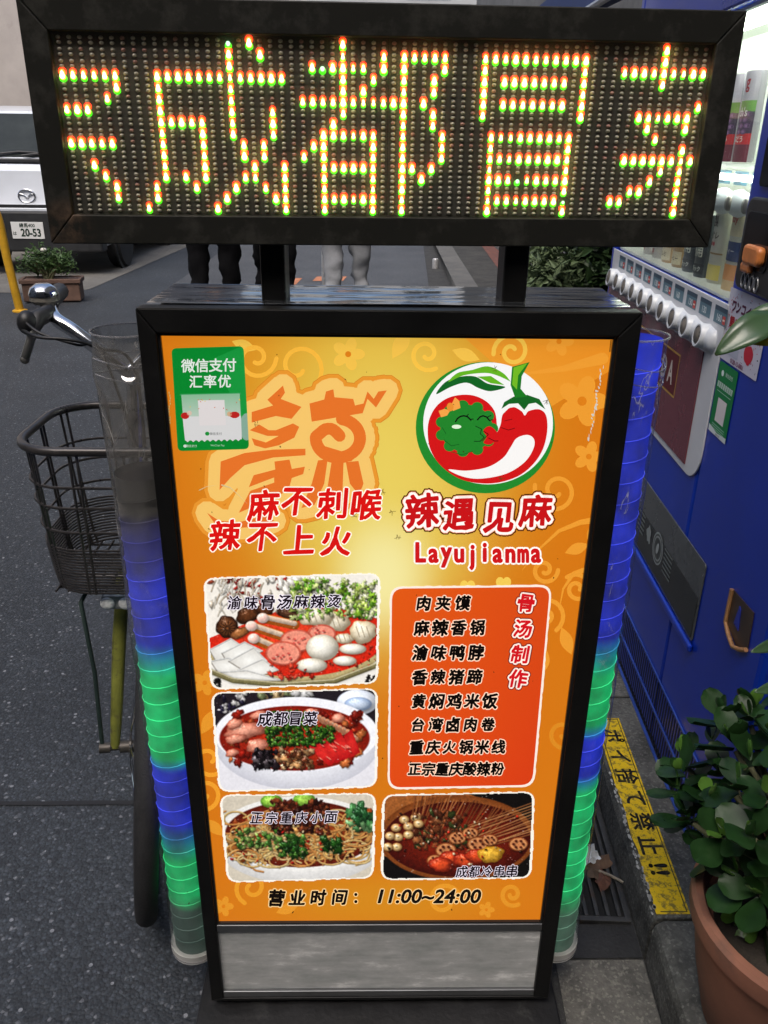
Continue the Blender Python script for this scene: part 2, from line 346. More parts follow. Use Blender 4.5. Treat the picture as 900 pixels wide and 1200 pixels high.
class Art:
    """flat printed artwork on a plane: point(u,v,layer) gives the 3-D place; colours are the inks"""
    def __init__(s, place): s.place = place; s.v = []; s.f = []; s.c = []; s.clip = None
    def poly(s, pts, col, layer, center=None):
        pts = [Vector(p) for p in pts]
        if s.clip:
            pts = clip_poly(pts, s.clip)
            if len(pts) < 3: return
        k = len(s.v); c = lin(col)
        if center is not None:
            cc = lin(center); m = sum(pts, Vector((0, 0)))/len(pts)
            s.v += [s.place(p.x, p.y, layer) for p in pts]+[s.place(m.x, m.y, layer)]; n = len(pts)
            for i in range(n): s.f.append((k+i, k+(i+1) % n, k+n)); s.c.append((c, c, cc))
        else:
            s.v += [s.place(p.x, p.y, layer) for p in pts]
            for t in tess(pts): s.f.append(tuple(k+i for i in t)); s.c.append((c,)*3)
    def grad(s, pts, fn, layer):
        pts = [Vector(p) for p in pts]
        if s.clip:
            pts = clip_poly(pts, s.clip)
            if len(pts) < 3: return
        k = len(s.v); s.v += [s.place(p.x, p.y, layer) for p in pts]
        for t in tess(pts): s.f.append(tuple(k+i for i in t)); s.c.append(tuple(lin(fn(pts[i].x, pts[i].y)) for i in t))
    def ell(s, x, y, a, b, col, layer, center=None, rot=0, n=20, rough=0, seed=0):
        ca, sa = math.cos(R(rot)), math.sin(R(rot)); rnd = random.Random(seed or (x*13+y*7)); ph = [rnd.uniform(0, 6.28) for _ in range(4)]
        pts = []
        for i in range(n):
            t = 2*math.pi*i/n; q = 1+rough*(.5*math.sin(2*t+ph[0])+.4*math.sin(3*t+ph[1])+.35*math.sin(5*t+ph[2])+.3*math.sin(7*t+ph[3]))
            u, v = a*q*math.cos(t), b*q*math.sin(t); pts.append((x+u*ca-v*sa, y+u*sa+v*ca))
        s.poly(pts, col, layer, center)
    def line(s, pts, wd, col, layer, taper=False, cap=True):
        pts = [Vector(p) for p in pts]; n = len(pts)
        for i in range(n-1):
            a, b = pts[i], pts[i+1]; d = b-a
            if d.length < 1e-6: continue
            d.normalize(); q = Vector((-d.y, d.x))
            w0 = wd/2*((1-i/(n-1)) if taper else 1); w1 = wd/2*((1-(i+1)/(n-1)) if taper else 1)
            w0 = max(w0, wd*.06); w1 = max(w1, wd*.04)
            s.poly([a+q*w0, b+q*w1, b-q*w1, a-q*w0], col, layer+i*.002)
            if cap: s.ell(a.x, a.y, w0, w0, col, layer+i*.002+.001, n=10)
        if cap and not taper: s.ell(pts[-1].x, pts[-1].y, wd/2, wd/2, col, layer+n*.002, n=10)
    def glyphs(s, text, cx, cy, size, col, layer, off=0, rot=0, shear=0, sx=1, jit=0):
        """one glyph (or short string) centred on (cx, cy); v grows downward"""
        v, f, ed = glyph(text)
        if not v: return
        x0 = min(p[0] for p in v); x1 = max(p[0] for p in v); y0 = min(p[1] for p in v); y1 = max(p[1] for p in v)
        mx, my = (x0+x1)/2, (y0+y1)/2
        ca, sa = math.cos(R(rot)), math.sin(R(rot)); k = len(s.v); c = lin(col); w2 = []
        for (px, py) in v:
            u = (px-mx)*size*sx; q = -(py-my)*size; u -= q*shear
            if jit:
                nn = noise.noise(Vector((px*4+cx, py*4+cy, 3)))
                q += nn*jit*size; u += noise.noise(Vector((px*3+cy, py*4, 9+cx)))*jit*size
            w2.append(Vector((cx+u*ca-q*sa, cy+u*sa+q*ca))); s.v.append(s.place(w2[-1].x, w2[-1].y, layer))
        for t in f:
            s.f.append(tuple(k+i for i in t)); s.c.append((c,)*len(t))
        if off:
            r = off*size
            def put(pts):
                kk = len(s.v); s.v.extend(s.place(p.x, p.y, layer) for p in pts); s.f.append(tuple(range(kk, kk+len(pts)))); s.c.append((c,)*len(pts))
            seen = set()
            for (i, j) in ed:
                a, b = w2[i], w2[j]; d = b-a
                if d.length < 1e-9: continue
                nrm = Vector((-d.y, d.x)).normalized()*r; put([a+nrm, b+nrm, b-nrm, a-nrm])
                for q in (i, j):
                    if q not in seen: seen.add(q); put([w2[q]+Vector((math.cos(m*1.0472), math.sin(m*1.0472)))*r for m in range(6)])
    def row(s, text, x0, x1, y0, y1, size, col, layer, off=0, shear=0, jit=0, wob=0, sx=1):
        n = len(text); rnd = random.Random(text)
        for i, ch in enumerate(text):
            t = i/(n-1) if n > 1 else 0
            s.glyphs(ch, x0+(x1-x0)*t, y0+(y1-y0)*t, size*(1+rnd.uniform(-.06, .06)*bool(wob)), col, layer+i*.004, off, rnd.uniform(-wob, wob), shear, sx, jit)
    def build(s, name, m, parent=None):
        me = bpy.data.meshes.new(name); me.from_pydata(s.v, [], s.f); me.materials.append(m)
        a = me.color_attributes.new('Ink', 'FLOAT_COLOR', 'CORNER'); d = []
        for cs in s.c:
            for q in cs: d += [q[0], q[1], q[2], 1]
        a.data.foreach_set('color', d)
        o = bpy.data.objects.new(name, me); COL.objects.link(o)
        if parent: o.parent = parent
        return o
def tess(pts):
    from mathutils.geometry import tessellate_polygon
    return tessellate_polygon([[Vector((p.x, p.y, 0)) for p in pts]])
def clip_poly(pts, cl):
    out = pts; n = len(cl)
    ar = sum(cl[i].x*cl[(i+1) % n].y-cl[(i+1) % n].x*cl[i].y for i in range(n)); sg = 1 if ar > 0 else -1
    for i in range(n):
        a, b = cl[i], cl[(i+1) % n]; inp = out; out = []
        if not inp: break
        side = lambda p: sg*((b.x-a.x)*(p.y-a.y)-(b.y-a.y)*(p.x-a.x))
        for j in range(len(inp)):
            p, q = inp[j-1], inp[j]; sp, sq = side(p), side(q)
            if sq >= 0:
                if sp < 0: out.append(p+(q-p)*(sp/(sp-sq)))
                out.append(q)
            elif sp >= 0: out.append(p+(q-p)*(sp/(sp-sq)))
    return out
def rquad(c, r, n=5, rag=0):
    """rounded quadrilateral from four corners in order"""
    c = [Vector(p) for p in c]; out = []; rnd = random.Random(c[0].x)
    for i in range(4):
        a, b, d = c[i-1], c[i], c[(i+1) % 4]
        p = b+(a-b).normalized()*r; q = b+(d-b).normalized()*r
        for k in range(n+1):
            t = k/n; out.append(p*(1-t)**2+b*2*t*(1-t)+q*t*t)
        if rag:
            e = d+(b-d).normalized()*r; m = max(2, int((e-q).length/4)); nn = (d-b).normalized(); nn = Vector((-nn.y, nn.x))
            for k in range(1, m): out.append(q+(e-q)*(k/m)+nn*rnd.uniform(-rag, rag))
    return out

# ------------------------------------------------------------------ shared materials
M_BLACK = mat('black_paint', (.008, .008, .008), .42, spec=.2, var=.3, scale=14, bump=.05, bscale=200, stain=((.022, .022, .021), 9, .62, .85))
M_BLACKTOP = mat('glossy_black_top', (.016, .017, .019), .12, var=.3, scale=6, coat=.6)
M_BLACKPL = mat('black_plastic', (.012, .012, .013), .45, var=.3, scale=30)
M_RUBBER = mat('rubber', (.018, .018, .019), .75, var=.3, scale=40, bump=.3, bscale=300)
M_CHROME = mat('chrome', (.72, .73, .75), .14, 1, var=.12, scale=25)
M_STEEL = mat('brushed_steel', (.42, .43, .44), .42, .75, var=.2, scale=9, stain=((.62, .62, .6), 14, .52, .75))
M_WHITE = mat('white_paint', (.78, .78, .77), .4, var=.06, scale=10)
M_BLUE = mat('blue_enamel', (.004, .034, .40), .3, var=.14, scale=3, coat=.25, stain=((.06, .08, .16), 26, .72, .9))

# ================================================================== SETTING
E_ = Vector((.0445, 1, 0)).normalized()         # direction of the kerb line
def kx(Y, x0): return x0+.0445*Y
def sheet(name, pts, z, m):
    b = MB(); b.add([(x, y, z) for x, y in pts], [list(range(len(pts)))]); return setting(b.build(name, m))
M_ASPH = asphalt_mat('asphalt', (.045, .053, .064), (.21, .22, .24))
M_ASPH2 = asphalt_mat('asphalt_far', (.10, .107, .118), (.2, .21, .22))
sheet('ground', [(-150, -150), (150, -150), (150, 250), (-150, 250)], -.006, mat('ground_dirt', (.06, .06, .06), .9, scale=.4))
sheet('road', [(-3.3, -6), (kx(-6, .43), -6), (kx(60, .43), 60), (-3.3, 60)], 0, M_ASPH)
M_LOT = concrete_mat('lot_concrete', (.23, .22, .2), (.13, .125, .115), 2.2, .1)
sheet('parking_lot', [(-14, 7.0), (-3.0, 7.0), (-2.72, 7.25), (-2.55, 10.6), (-2.3, 16), (-14, 16)], .004, M_LOT)
sheet('side_street', [(-20, -6), (-3.3, -6), (-3.3, 7.0), (-20, 7.0)], -.001, M_ASPH)
M_GUT = concrete_mat('gutter_concrete', (.075, .075, .072), (.022, .022, .023), 7, .3)
sheet('gutter', [(kx(-4, .235), -4), (kx(-4, .455), -4), (kx(40, .455), 40), (kx(40, .235), 40)], .004, M_GUT)
sheet('gutter_slab', [(kx(-.25, .30), -.25), (kx(-.25, .452), -.25), (kx(.1, .452), .1), (kx(.1, .30), .1)], .008,
      concrete_mat('slab_concrete', (.20, .19, .165), (.06, .06, .055), 9, .35))
sheet('gutter_patch', [(kx(.104, .27), .104), (kx(.104, .452), .104), (kx(.172, .452), .172), (kx(.172, .27), .172)], .008,
      concrete_mat('patch_concrete', (.035, .036, .038), (.018, .018, .019), 9, .08))
# paved joint across the asphalt (a groove of darker tar)
b = MB(); pts = [(-3.2+i*.1, .47+.012*noise.noise(Vector((i*.37, 0, 0)))+.004*i*.1) for i in range(30)]
for i in range(len(pts)-1):
    (x0, y0), (x1, y1) = pts[i], pts[i+1]; h0 = .006+.004*noise.noise(Vector((i*.9, 5, 0))); 
    b.add([(x0, y0-h0, .003), (x1, y1-h0, .003), (x1, y1+h0, .003), (x0, y0+h0, .003)], [(0, 1, 2, 3)])
setting(b.build('road_joint', mat('tar', (.012, .012, .013), .6)))
# far road: paler worn asphalt, orange markings
sheet('road_patch', [(-2.0, 6.2), (.9, 6.2), (1.1, 30), (-1.9, 30)], .003, M_ASPH2)
M_ORANGE = mat('orange_marking', (.42, .17, .09), .8, var=.35, scale=12)
b = MB()
for (x, y, wx, wy) in ((-1.05, 7.6, .28, .5), (-.62, 7.9, .32, .35), (-1.3, 7.3, .3, .12)):
    b.add([(x, y, .006), (x+wx, y+.04, .006), (x+wx+.03, y+wy, .006), (x+.03, y+wy-.03, .006)], [(0, 1, 2, 3)])
setting(b.build('road_marking', M_ORANGE))
# kerb blocks and sidewalk
M_KERB = concrete_mat('kerb_concrete', (.17, .17, .155), (.04, .04, .038), 10, .35)
b = MB()
ys = [-3, -1.7, -1.1, -.5, .106, .72, 1.32, 1.92, 2.52, 3.2, 6, 9, 12, 16, 24, 34]
for i in range(len(ys)-1):
    y0, y1 = ys[i]+.003, ys[i+1]-.003
    prof = [(.456, -.02), (.458, .078), (.463, .092), (.474, .1), (.572, .1), (.572, -.02)]
    P0 = [Vector((kx(y0, x), y0, z)) for x, z in prof]; P1 = [Vector((kx(y1, x), y1, z)) for x, z in prof]; n = len(prof)
    b.add(P0+P1, [list(range(n)), list(range(n, 2*n))[::-1]]+[(k, (k+1) % n, n+(k+1) % n, n+k) for k in range(n)])
setting(b.build('kerb', M_KERB, bevel=.003))
sheet('sidewalk', [(kx(-3, .572), -3), (6, -3), (7.5, 34), (kx(34, .572), 34)], .094, concrete_mat('sidewalk_concrete', (.09, .088, .08), (.03, .03, .03), 6, .2))
# brick walk beyond the plants
def brick_mat():
    m, t, p = base_mat('red_brick_paving'); L = t.links.new
    tc = N(t, 'ShaderNodeTexCoord'); br = N(t, 'ShaderNodeTexBrick'); br.inputs['Scale'].default_value = 4
    br.inputs['Color1'].default_value = (.2, .07, .05, 1); br.inputs['Color2'].default_value = (.14, .055, .045, 1); br.inputs['Mortar'].default_value = (.07, .06, .055, 1)
    br.inputs['Mortar Size'].default_value = .02; L(tc.outputs['Object'], br.inputs['Vector']); L(br.outputs['Color'], p.inputs['Base Color']); p.inputs['Roughness'].default_value = .8
    return m
sheet('brick_walk', [(kx(3.4, 1.0), 3.4), (4, 3.4), (4.8, 24), (kx(24, 1.0), 24)], .098, brick_mat())
sheet('gutter_channel', [(.72, 3.6), (.92, 3.6), (1.25, 20), (1.02, 20)], .108, concrete_mat('channel_concrete', (.2, .2, .19), (.12, .12, .12), 3, .1))

# ---- buildings that shut the street in
M_WALLB = mat('beige_render', (.40, .36, .33), .85, var=.12, scale=2.5, bump=.2, bscale=60, stain=((.25, .22, .2), 2, .6, .8))
M_GLASSD = mat('window_glass_dark', (.03, .035, .04), .08, var=.2, scale=1, spec=.8)
M_ALU = mat('aluminium_frame', (.45, .46, .47), .4, .6, var=.1)
def facade(name, label, x0, x1, y0, y1, h, m, face, wins, roof=.25):
    t = thing(name, label, 'building', ((x0+x1)/2, (y0+y1)/2, 0)); cx, cy = (x0+x1)/2, (y0+y1)/2
    MB().box(x0-cx, x1-cx, y0-cy, y1-cy, 0, h).build('wall', m, t, bevel=.02)
    MB().box(x0-cx-.12, x1-cx+.12, y0-cy-.12, y1-cy+.12, h, h+roof).build('roof', mat('roof_concrete', (.25, .25, .24), .9), t, bevel=.02)
    for (a, z, ww, hh) in wins:
        fr = MB(); gl = MB(); d = .05
        if face == 'S':   # facing -Y
            y = y0-cy
            for q in ((a-.05, a, z, z+hh), (a+ww, a+ww+.05, z, z+hh), (a-.05, a+ww+.05, z+hh, z+hh+.05), (a-.05, a+ww+.05, z-.06, z), (a+ww/2-.02, a+ww/2+.02, z, z+hh)):
                fr.box(q[0]-cx, q[1]-cx, y-d, y-.003, q[2], q[3])
            gl.box(a-cx, a+ww-cx, y-.02, y-.004, z, z+hh)
        else:
            x = (x1-cx) if face == 'E' else (x0-cx); s = 1 if face == 'E' else -1
            for q in ((a-.05, a, z, z+hh), (a+ww, a+ww+.05, z, z+hh), (a-.05, a+ww+.05, z+hh, z+hh+.05), (a-.05, a+ww+.05, z-.06, z), (a+ww/2-.02, a+ww/2+.02, z, z+hh)):
                xs = sorted((x+s*.003, x+s*d)); fr.box(xs[0], xs[1], q[0]-cy, q[1]-cy, q[2], q[3])
            xs = sorted((x+s*.004, x+s*.02)); gl.box(xs[0], xs[1], a-cy, a+ww-cy, z, z+hh)
        f = fr.build('window', M_ALU, t); gl.build('pane', M_GLASSD, f)
    return t
facade('apartment_building', 'beige rendered building behind the parked silver car', -16, -3.2, 11.5, 20, 8.5, M_WALLB, 'S',
       [(-4.9, 3.3, 1.3, 1.2), (-7.6, 3.3, 1.3, 1.2), (-4.9, 6, 1.3, 1.2), (-7.6, 6, 1.3, 1.2)])
facade('shop_building', 'dark grey shop building behind the blue vending machine', 1.62, 8, -2.5, 14, 7.5,
       mat('grey_render', (.16, .16, .155), .85, var=.2, scale=2, stain=((.08, .08, .08), 3, .55, .8)), 'W',
       [(2.4, 3.6, 1.5, 1.3), (5.6, 3.6, 1.5, 1.3), (9, 1, 1.6, 1.3), (9, 3.6, 1.5, 1.3)])
facade('far_building', 'pale building closing the far end of the street', -9, 9, 36, 44, 9,
       mat('pale_render', (.36, .36, .35), .85, var=.12, scale=1), 'S', [(a, z, 1.6, 1.4) for a in (-5, -1.8, 1.4, 4.6) for z in (1.2, 4.0, 6.6)])
facade('south_blocker', 'unseen dark brown building added across the junction to darken the front of the sign', -14, 12, -16, -6.2, 9,
       mat('brown_render', (.10, .085, .075), .85, var=.15, scale=1.5), 'N', [])  # added out of view to keep sky light off the sign front
facade('corner_building', 'grey block across the side street on the left', -16, -6.5, -8, 3.8, 7, mat('grey_block', (.3, .29, .28), .85, var=.12, scale=1.5), 'E',
       [(-5, 1, 1.5, 1.2), (-1.5, 3.8, 1.5, 1.2), (1.2, 1, 1.5, 1.2), (-5, 3.8, 1.5, 1.2)])
# wall bracket lamp
t = thing('wall_lamp', 'small black lamp on a bracket on the beige wall', 'lamp', (-5.32, 11.5, 2.62))
MB().box(-.05, .05, -.03, -.002, -.12, .12).build('bracket', M_BLACKPL, t, bevel=.01)
MB().tube([(0, -.03, .02), (0, -.16, .05), (0, -.2, .02)], .018).build('arm', M_BLACKPL, t, smooth=40)
MB().lathe([(.02, .05), (.055, .04), (.09, -.07), (.08, -.075), (.02, .02)], (0, -.21, -.02), seg=20).build('lamp_shade', M_BLACKPL, t, smooth=40)
# awning beyond the machine
t = thing('shop_awning', 'blue fabric awning hung on the shop wall beyond the vending machine', 'awning', (1.15, 2.6, 1.75))
b = MB(); b.prism([(-.45, -.75, -.03), (-.45, -.75, .1), (.45, -.75, .42), (.45, -.75, .38)], (0, 1.6, 0)); b.build('canopy', mat('awning_cloth', (.035, .06, .17), .8, var=.15, scale=8), t)
b = MB()
for y in (-.76, .85): b.tube([(-.44, y, -.02), (.45, y, -.02)], .012)
b.tube([(-.45, -.76, -.035), (-.45, .86, -.035)], .012); b.build('awning_frame', M_ALU, t, smooth=40)

# ================================================================== THE SIGN
sign = thing('illuminated_sign', 'black standing restaurant sign with backlit orange menu poster under an electronic letter board', 'sign', (0, 0, 0))
W2, ZB, ZT, DEP = .268, .050, 1.133, .156
body = MB().box(-.256, .256, .012, DEP, ZB+.01, ZT-.004)
body.build('cabinet', M_BLACK, sign, bevel=.004)
# cabinet top with cling film over it
def film_top():
    m, t, p = base_mat('film_covered_top'); L = t.links.new
    p.inputs['Base Color'].default_value = (.03, .032, .035, 1); p.inputs['Roughness'].default_value = .1; p.inputs['Coat Weight'].default_value = .7; p.inputs['Coat Roughness'].default_value = .06
    tc = N(t, 'ShaderNodeTexCoord'); mp = N(t, 'ShaderNodeMapping'); mp.inputs['Scale'].default_value = (1.6, 15, 1)
    n = N(t, 'ShaderNodeTexNoise'); n.inputs['Scale'].default_value = 3.0; n.inputs['Detail'].default_value = 1.5; n.inputs['Distortion'].default_value = .5
    L(tc.outputs['Object'], mp.inputs[0]); L(mp.outputs[0], n.inputs['Vector'])
    bp = N(t, 'ShaderNodeBump'); bp.inputs['Strength'].default_value = .5; bp.inputs['Distance'].default_value = .012
    L(n.outputs['Fac'], bp.inputs['Height']); L(bp.outputs['Normal'], p.inputs['Normal']); L(bp.outputs['Normal'], p.inputs['Coat Normal'])
    cr = N(t, 'ShaderNodeValToRGB'); cr.color_ramp.elements[0].color = (.02, .022, .025, 1); cr.color_ramp.elements[1].color = (.085, .09, .095, 1)  # soft bands of sky reflection painted into the film colour
    cr.color_ramp.elements[0].position = .42; cr.color_ramp.elements[1].position = .75
    L(n.outputs['Fac'], cr.inputs['Fac']); L(cr.outputs[0], p.inputs['Base Color'])
    return m
b = MB(); nx, ny = 40, 10
for j in range(ny+1):
    for i in range(nx+1):
        x = -.262+.524*i/nx; y = .024+(DEP-.022)*j/ny
        b.v.append(Vector((x, y, ZT+.0015+.0016*noise.noise(Vector((x*7, y*60, 0))))))
for j in range(ny):
    for i in range(nx):
        k = j*(nx+1)+i; b.f.append([k, k+1, k+nx+2, k+nx+1]); b.mi.append(0)
b.build('cling_film', film_top(), sign, smooth=60)
# mitred front frame
def ring(o, i, y0, y1, b):
    """frame between outer and inner rectangles (x0,x1,z0,z1); four mitred bars with a fine joint"""
    ox0, ox1, oz0, oz1 = o; ix0, ix1, iz0, iz1 = i
    for q in ([(ox0, oz1), (ox1, oz1), (ix1, iz1), (ix0, iz1)], [(ox0, oz0), (ox0, oz1), (ix0, iz1), (ix0, iz0)],
              [(ox1, oz1), (ox1, oz0), (ix1, iz0), (ix1, iz1)], [(ox1, oz0), (ox0, oz0), (ix0, iz0), (ix1, iz0)]):
        c = sum((Vector((x, 0, z)) for x, z in q), Vector())/4
        b.prism([Vector((x, y0, z))+(c-Vector((x, 0, z))).normalized()*.0003 for x, z in q], (0, y1-y0, 0))
P_TL, P_TR, P_BR, P_BL = (atY(187, 392, .008), atY(727, 390, .008), atY(632, 1078, .008), atY(253, 1080, .008))
PX0 = (P_TL.x+P_BL.x)/2; PX1 = (P_TR.x+P_BR.x)/2; PZ1 = (P_TL.z+P_TR.z)/2; PZ0 = (P_BL.z+P_BR.z)/2
b = MB(); ring((-W2, W2, ZB, ZT), (PX0, PX1, ZB+.006, PZ1), 0, .024, b); b.build('frame', M_BLACK, sign, bevel=.0015)
b = MB(); ring((PX0, PX1, PZ0-.002, PZ1), (PX0+.0035, PX1-.0035, PZ0+.001, PZ1-.0035), .004, .012, b)
b.build('inner_trim', mat('dark_trim', (.03, .03, .03), .3, .5), sign)
# steel lower panel
b = MB().box(PX0, PX1, .002, .014, PZ0-.016, PZ0-.002).box(PX0, PX1, .002, .014, ZB+.006, ZB+.019)
b.build('panel_rail', mat('rail_metal', (.2, .205, .21), .3, .8, var=.2, scale=10), sign, bevel=.001)
def kick_mat():
    m, t, p = base_mat('scuffed_zinc'); L = t.links.new
    tc = N(t, 'ShaderNodeTexCoord'); mp = N(t, 'ShaderNodeMapping'); mp.inputs['Scale'].default_value = (1, 1, 2.6)
    n = N(t, 'ShaderNodeTexNoise'); n.inputs['Scale'].default_value = 11; n.inputs['Detail'].default_value = 10; n.inputs['Roughness'].default_value = .68
    n2 = N(t, 'ShaderNodeTexNoise'); n2.inputs['Scale'].default_value = 160; n2.inputs['Detail'].default_value = 3
    L(tc.outputs['Object'], mp.inputs[0]); L(mp.outputs[0], n.inputs['Vector']); L(tc.outputs['Object'], n2.inputs['Vector'])
    cr = N(t, 'ShaderNodeValToRGB'); e = cr.color_ramp.elements; e[0].position = .36; e[0].color = (.40, .42, .41, 1); e[1].position = .68; e[1].color = (.95, .95, .93, 1)
    k = e.new(.56); k.color = (.58, .585, .575, 1)
    L(n.outputs['Fac'], cr.inputs['Fac'])
    m7 = N(t, 'ShaderNodeMapping'); m7.inputs['Scale'].default_value = (9, 1, 120); m7.inputs['Rotation'].default_value = (0, .12, 0); L(tc.outputs['Object'], m7.inputs[0])
    n7 = N(t, 'ShaderNodeTexNoise'); n7.inputs['Scale'].default_value = 1.6; n7.inputs['Detail'].default_value = 4; L(m7.outputs[0], n7.inputs['Vector'])
    r7 = N(t, 'ShaderNodeMapRange'); r7.inputs['From Min'].default_value = .35; r7.inputs['From Max'].default_value = .7; r7.inputs['To Min'].default_value = .93; r7.inputs['To Max'].default_value = 1.05; L(n7.outputs['Fac'], r7.inputs['Value'])
    n8 = N(t, 'ShaderNodeTexNoise'); n8.inputs['Scale'].default_value = 45; n8.inputs['Detail'].default_value = 10; n8.inputs['Roughness'].default_value = .8; L(tc.outputs['Object'], n8.inputs['Vector'])
    r8 = N(t, 'ShaderNodeMapRange'); r8.inputs['From Min'].default_value = .62; r8.inputs['From Max'].default_value = .72; r8.inputs['To Max'].default_value = .6; L(n8.outputs['Fac'], r8.inputs['Value'])
    q7 = N(t, 'ShaderNodeMix', data_type='RGBA', blend_type='MULTIPLY'); q7.inputs['Factor'].default_value = 1; L(cr.outputs[0], q7.inputs[6]); L(r7.outputs[0], q7.inputs[7])
    q8 = N(t, 'ShaderNodeMix', data_type='RGBA'); L(r8.outputs[0], q8.inputs['Factor']); L(q7.outputs[2], q8.inputs[6]); q8.inputs[7].default_value = (.92, .92, .9, 1); L(q8.outputs[2], p.inputs['Base Color']); p.inputs['Metallic'].default_value = .05
    mr = N(t, 'ShaderNodeMapRange'); mr.inputs['To Min'].default_value = .35; mr.inputs['To Max'].default_value = .75; L(n.outputs['Fac'], mr.inputs['Value']); L(mr.outputs[0], p.inputs['Roughness'])
    bp = N(t, 'ShaderNodeBump'); bp.inputs['Strength'].default_value = .15; bp.inputs['Distance'].default_value = .002; L(n2.outputs['Fac'], bp.inputs['Height']); L(bp.outputs['Normal'], p.inputs['Normal'])
    return m
MB().box(PX0, PX1, .007, .012, ZB+.0195, PZ0-.0165).build('kick_panel', kick_mat(), sign)
b = MB().box(-.29, .285, -.055, .2, .004, .034)
b.box(-.25, .25, .01, .15, .034, ZB+.004)
b.build('base', mat('base_black', (.012, .012, .013), .5, var=.4, scale=20, bump=.2, stain=((.05, .05, .048), 14, .6, .8)), sign, bevel=.004)
# ---- poster
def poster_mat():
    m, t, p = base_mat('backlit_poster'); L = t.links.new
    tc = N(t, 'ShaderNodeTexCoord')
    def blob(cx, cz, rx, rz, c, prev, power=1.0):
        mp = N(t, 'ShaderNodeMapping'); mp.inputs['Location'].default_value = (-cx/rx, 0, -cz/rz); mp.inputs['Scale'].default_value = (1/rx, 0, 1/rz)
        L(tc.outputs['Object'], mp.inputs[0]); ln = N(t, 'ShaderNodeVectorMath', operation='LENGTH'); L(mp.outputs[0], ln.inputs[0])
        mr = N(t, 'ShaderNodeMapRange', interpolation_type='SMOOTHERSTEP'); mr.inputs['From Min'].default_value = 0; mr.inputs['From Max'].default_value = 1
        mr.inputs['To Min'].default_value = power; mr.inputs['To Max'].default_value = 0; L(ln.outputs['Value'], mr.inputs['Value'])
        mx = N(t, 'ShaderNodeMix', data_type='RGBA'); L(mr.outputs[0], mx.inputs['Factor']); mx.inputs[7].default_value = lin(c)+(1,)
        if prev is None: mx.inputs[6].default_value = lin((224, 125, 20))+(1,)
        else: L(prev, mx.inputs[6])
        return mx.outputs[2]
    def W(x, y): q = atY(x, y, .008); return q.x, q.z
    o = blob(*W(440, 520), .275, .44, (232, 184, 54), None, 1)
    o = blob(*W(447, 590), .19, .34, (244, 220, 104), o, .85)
    o = blob(*W(449, 676), .09, .13, (255, 244, 170), o, .95)  # backlight hot spot painted into the colour over the printed yellow gradient
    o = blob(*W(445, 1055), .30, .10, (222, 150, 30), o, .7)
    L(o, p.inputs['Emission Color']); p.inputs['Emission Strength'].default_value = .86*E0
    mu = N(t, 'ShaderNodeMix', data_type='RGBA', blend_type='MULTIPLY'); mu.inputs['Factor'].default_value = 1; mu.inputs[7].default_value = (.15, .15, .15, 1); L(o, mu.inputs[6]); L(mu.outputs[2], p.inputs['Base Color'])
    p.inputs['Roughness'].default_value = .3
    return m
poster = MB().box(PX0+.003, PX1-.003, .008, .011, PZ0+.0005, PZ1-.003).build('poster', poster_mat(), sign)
def PP(x, y, layer): q = atY(x, y, .008); return Vector((q.x, .0078-.00012*layer, q.z))
M_INK = print_mat('backlit_ink', .93); M_FOOD = print_mat('backlit_food_print', .95)
# faint ornament
A = Art(PP); LT = (238, 170, 66); DK = (216, 124, 24)
def spiral(a, x, y, r0, turns, wd, col, layer, s=1, st=0):
    n = int(20*turns); a.line([(x+(r0*(1-.8*i/n))*math.cos(st+s*6.283*turns*i/n), y+(r0*(1-.8*i/n))*math.sin(st+s*6.283*turns*i/n)) for i in range(n+1)], wd, col, layer)
def flower(a, x, y, r, col, layer):
    for k in range(5): a.ell(x+r*.6*math.cos(k*1.2566), y+r*.6*math.sin(k*1.2566), r*.5, r*.36, col, layer+k*.01, rot=k*72, n=14)
    a.ell(x, y, r*.2, r*.2, DK, layer+.1, n=10)
def leafs(a, x, y, l, ang, col, layer):
    c, s = math.cos(R(ang)), math.sin(R(ang)); p = []
    for i in range(9): t = i/8; p.append((x+l*t*c-l*.22*math.sin(math.pi*t)*s, y+l*t*s+l*.22*math.sin(math.pi*t)*c))
    for i in range(7, 0, -1): t = i/8; p.append((x+l*t*c+l*.22*math.sin(math.pi*t)*s, y+l*t*s-l*.22*math.sin(math.pi*t)*c))
    a.poly(p, col, layer)
OR1 = (231, 152, 48); OR2 = (236, 188, 74)
for (x, y, r, t, s, st, c) in ((300, 420, 24, 1.3, 1, 0, (240, 176, 60)), (350, 430, 34, 1.2, -1, 2, (240, 180, 62)), (600, 412, 22, 1.4, 1, 3, OR2), (652, 575, 26, 1.4, -1, 3.4, OR1), (638, 668, 16, 1.3, 1, 0, OR1),
                        (676, 690, 18, 1.4, 1, 4, OR1), (640, 720, 22, 1.3, -1, 1, OR1), (245, 890, 22, 1.1, 1, 0, (238, 158, 44)), (240, 930, 20, 1.2, -1, 2, (236, 156, 44)), (500, 415, 20, 1.2, 1, 1, (240, 190, 70)),
                        (295, 1040, 20, 1.3, 1, 2, (228, 152, 40)), (520, 1055, 20, 1.4, -1, 0, (226, 150, 40)), (600, 1048, 14, 1.3, 1, 1, (222, 144, 38)), (660, 860, 18, 1.2, 1, 1, (216, 136, 34))):
    spiral(A, x, y, r, t, 5, c, .4+(x % 7)*.05, s, st)
A.line([(706, 608), (680, 612), (655, 622), (630, 645), (612, 668)], 8, OR1, .5, taper=True)
A.line([(694, 665), (672, 672), (660, 690), (655, 715)], 7, OR1, .5, taper=True)
A.line([(706, 420), (660, 432), (600, 440)], 14, OR1, .45, taper=True)
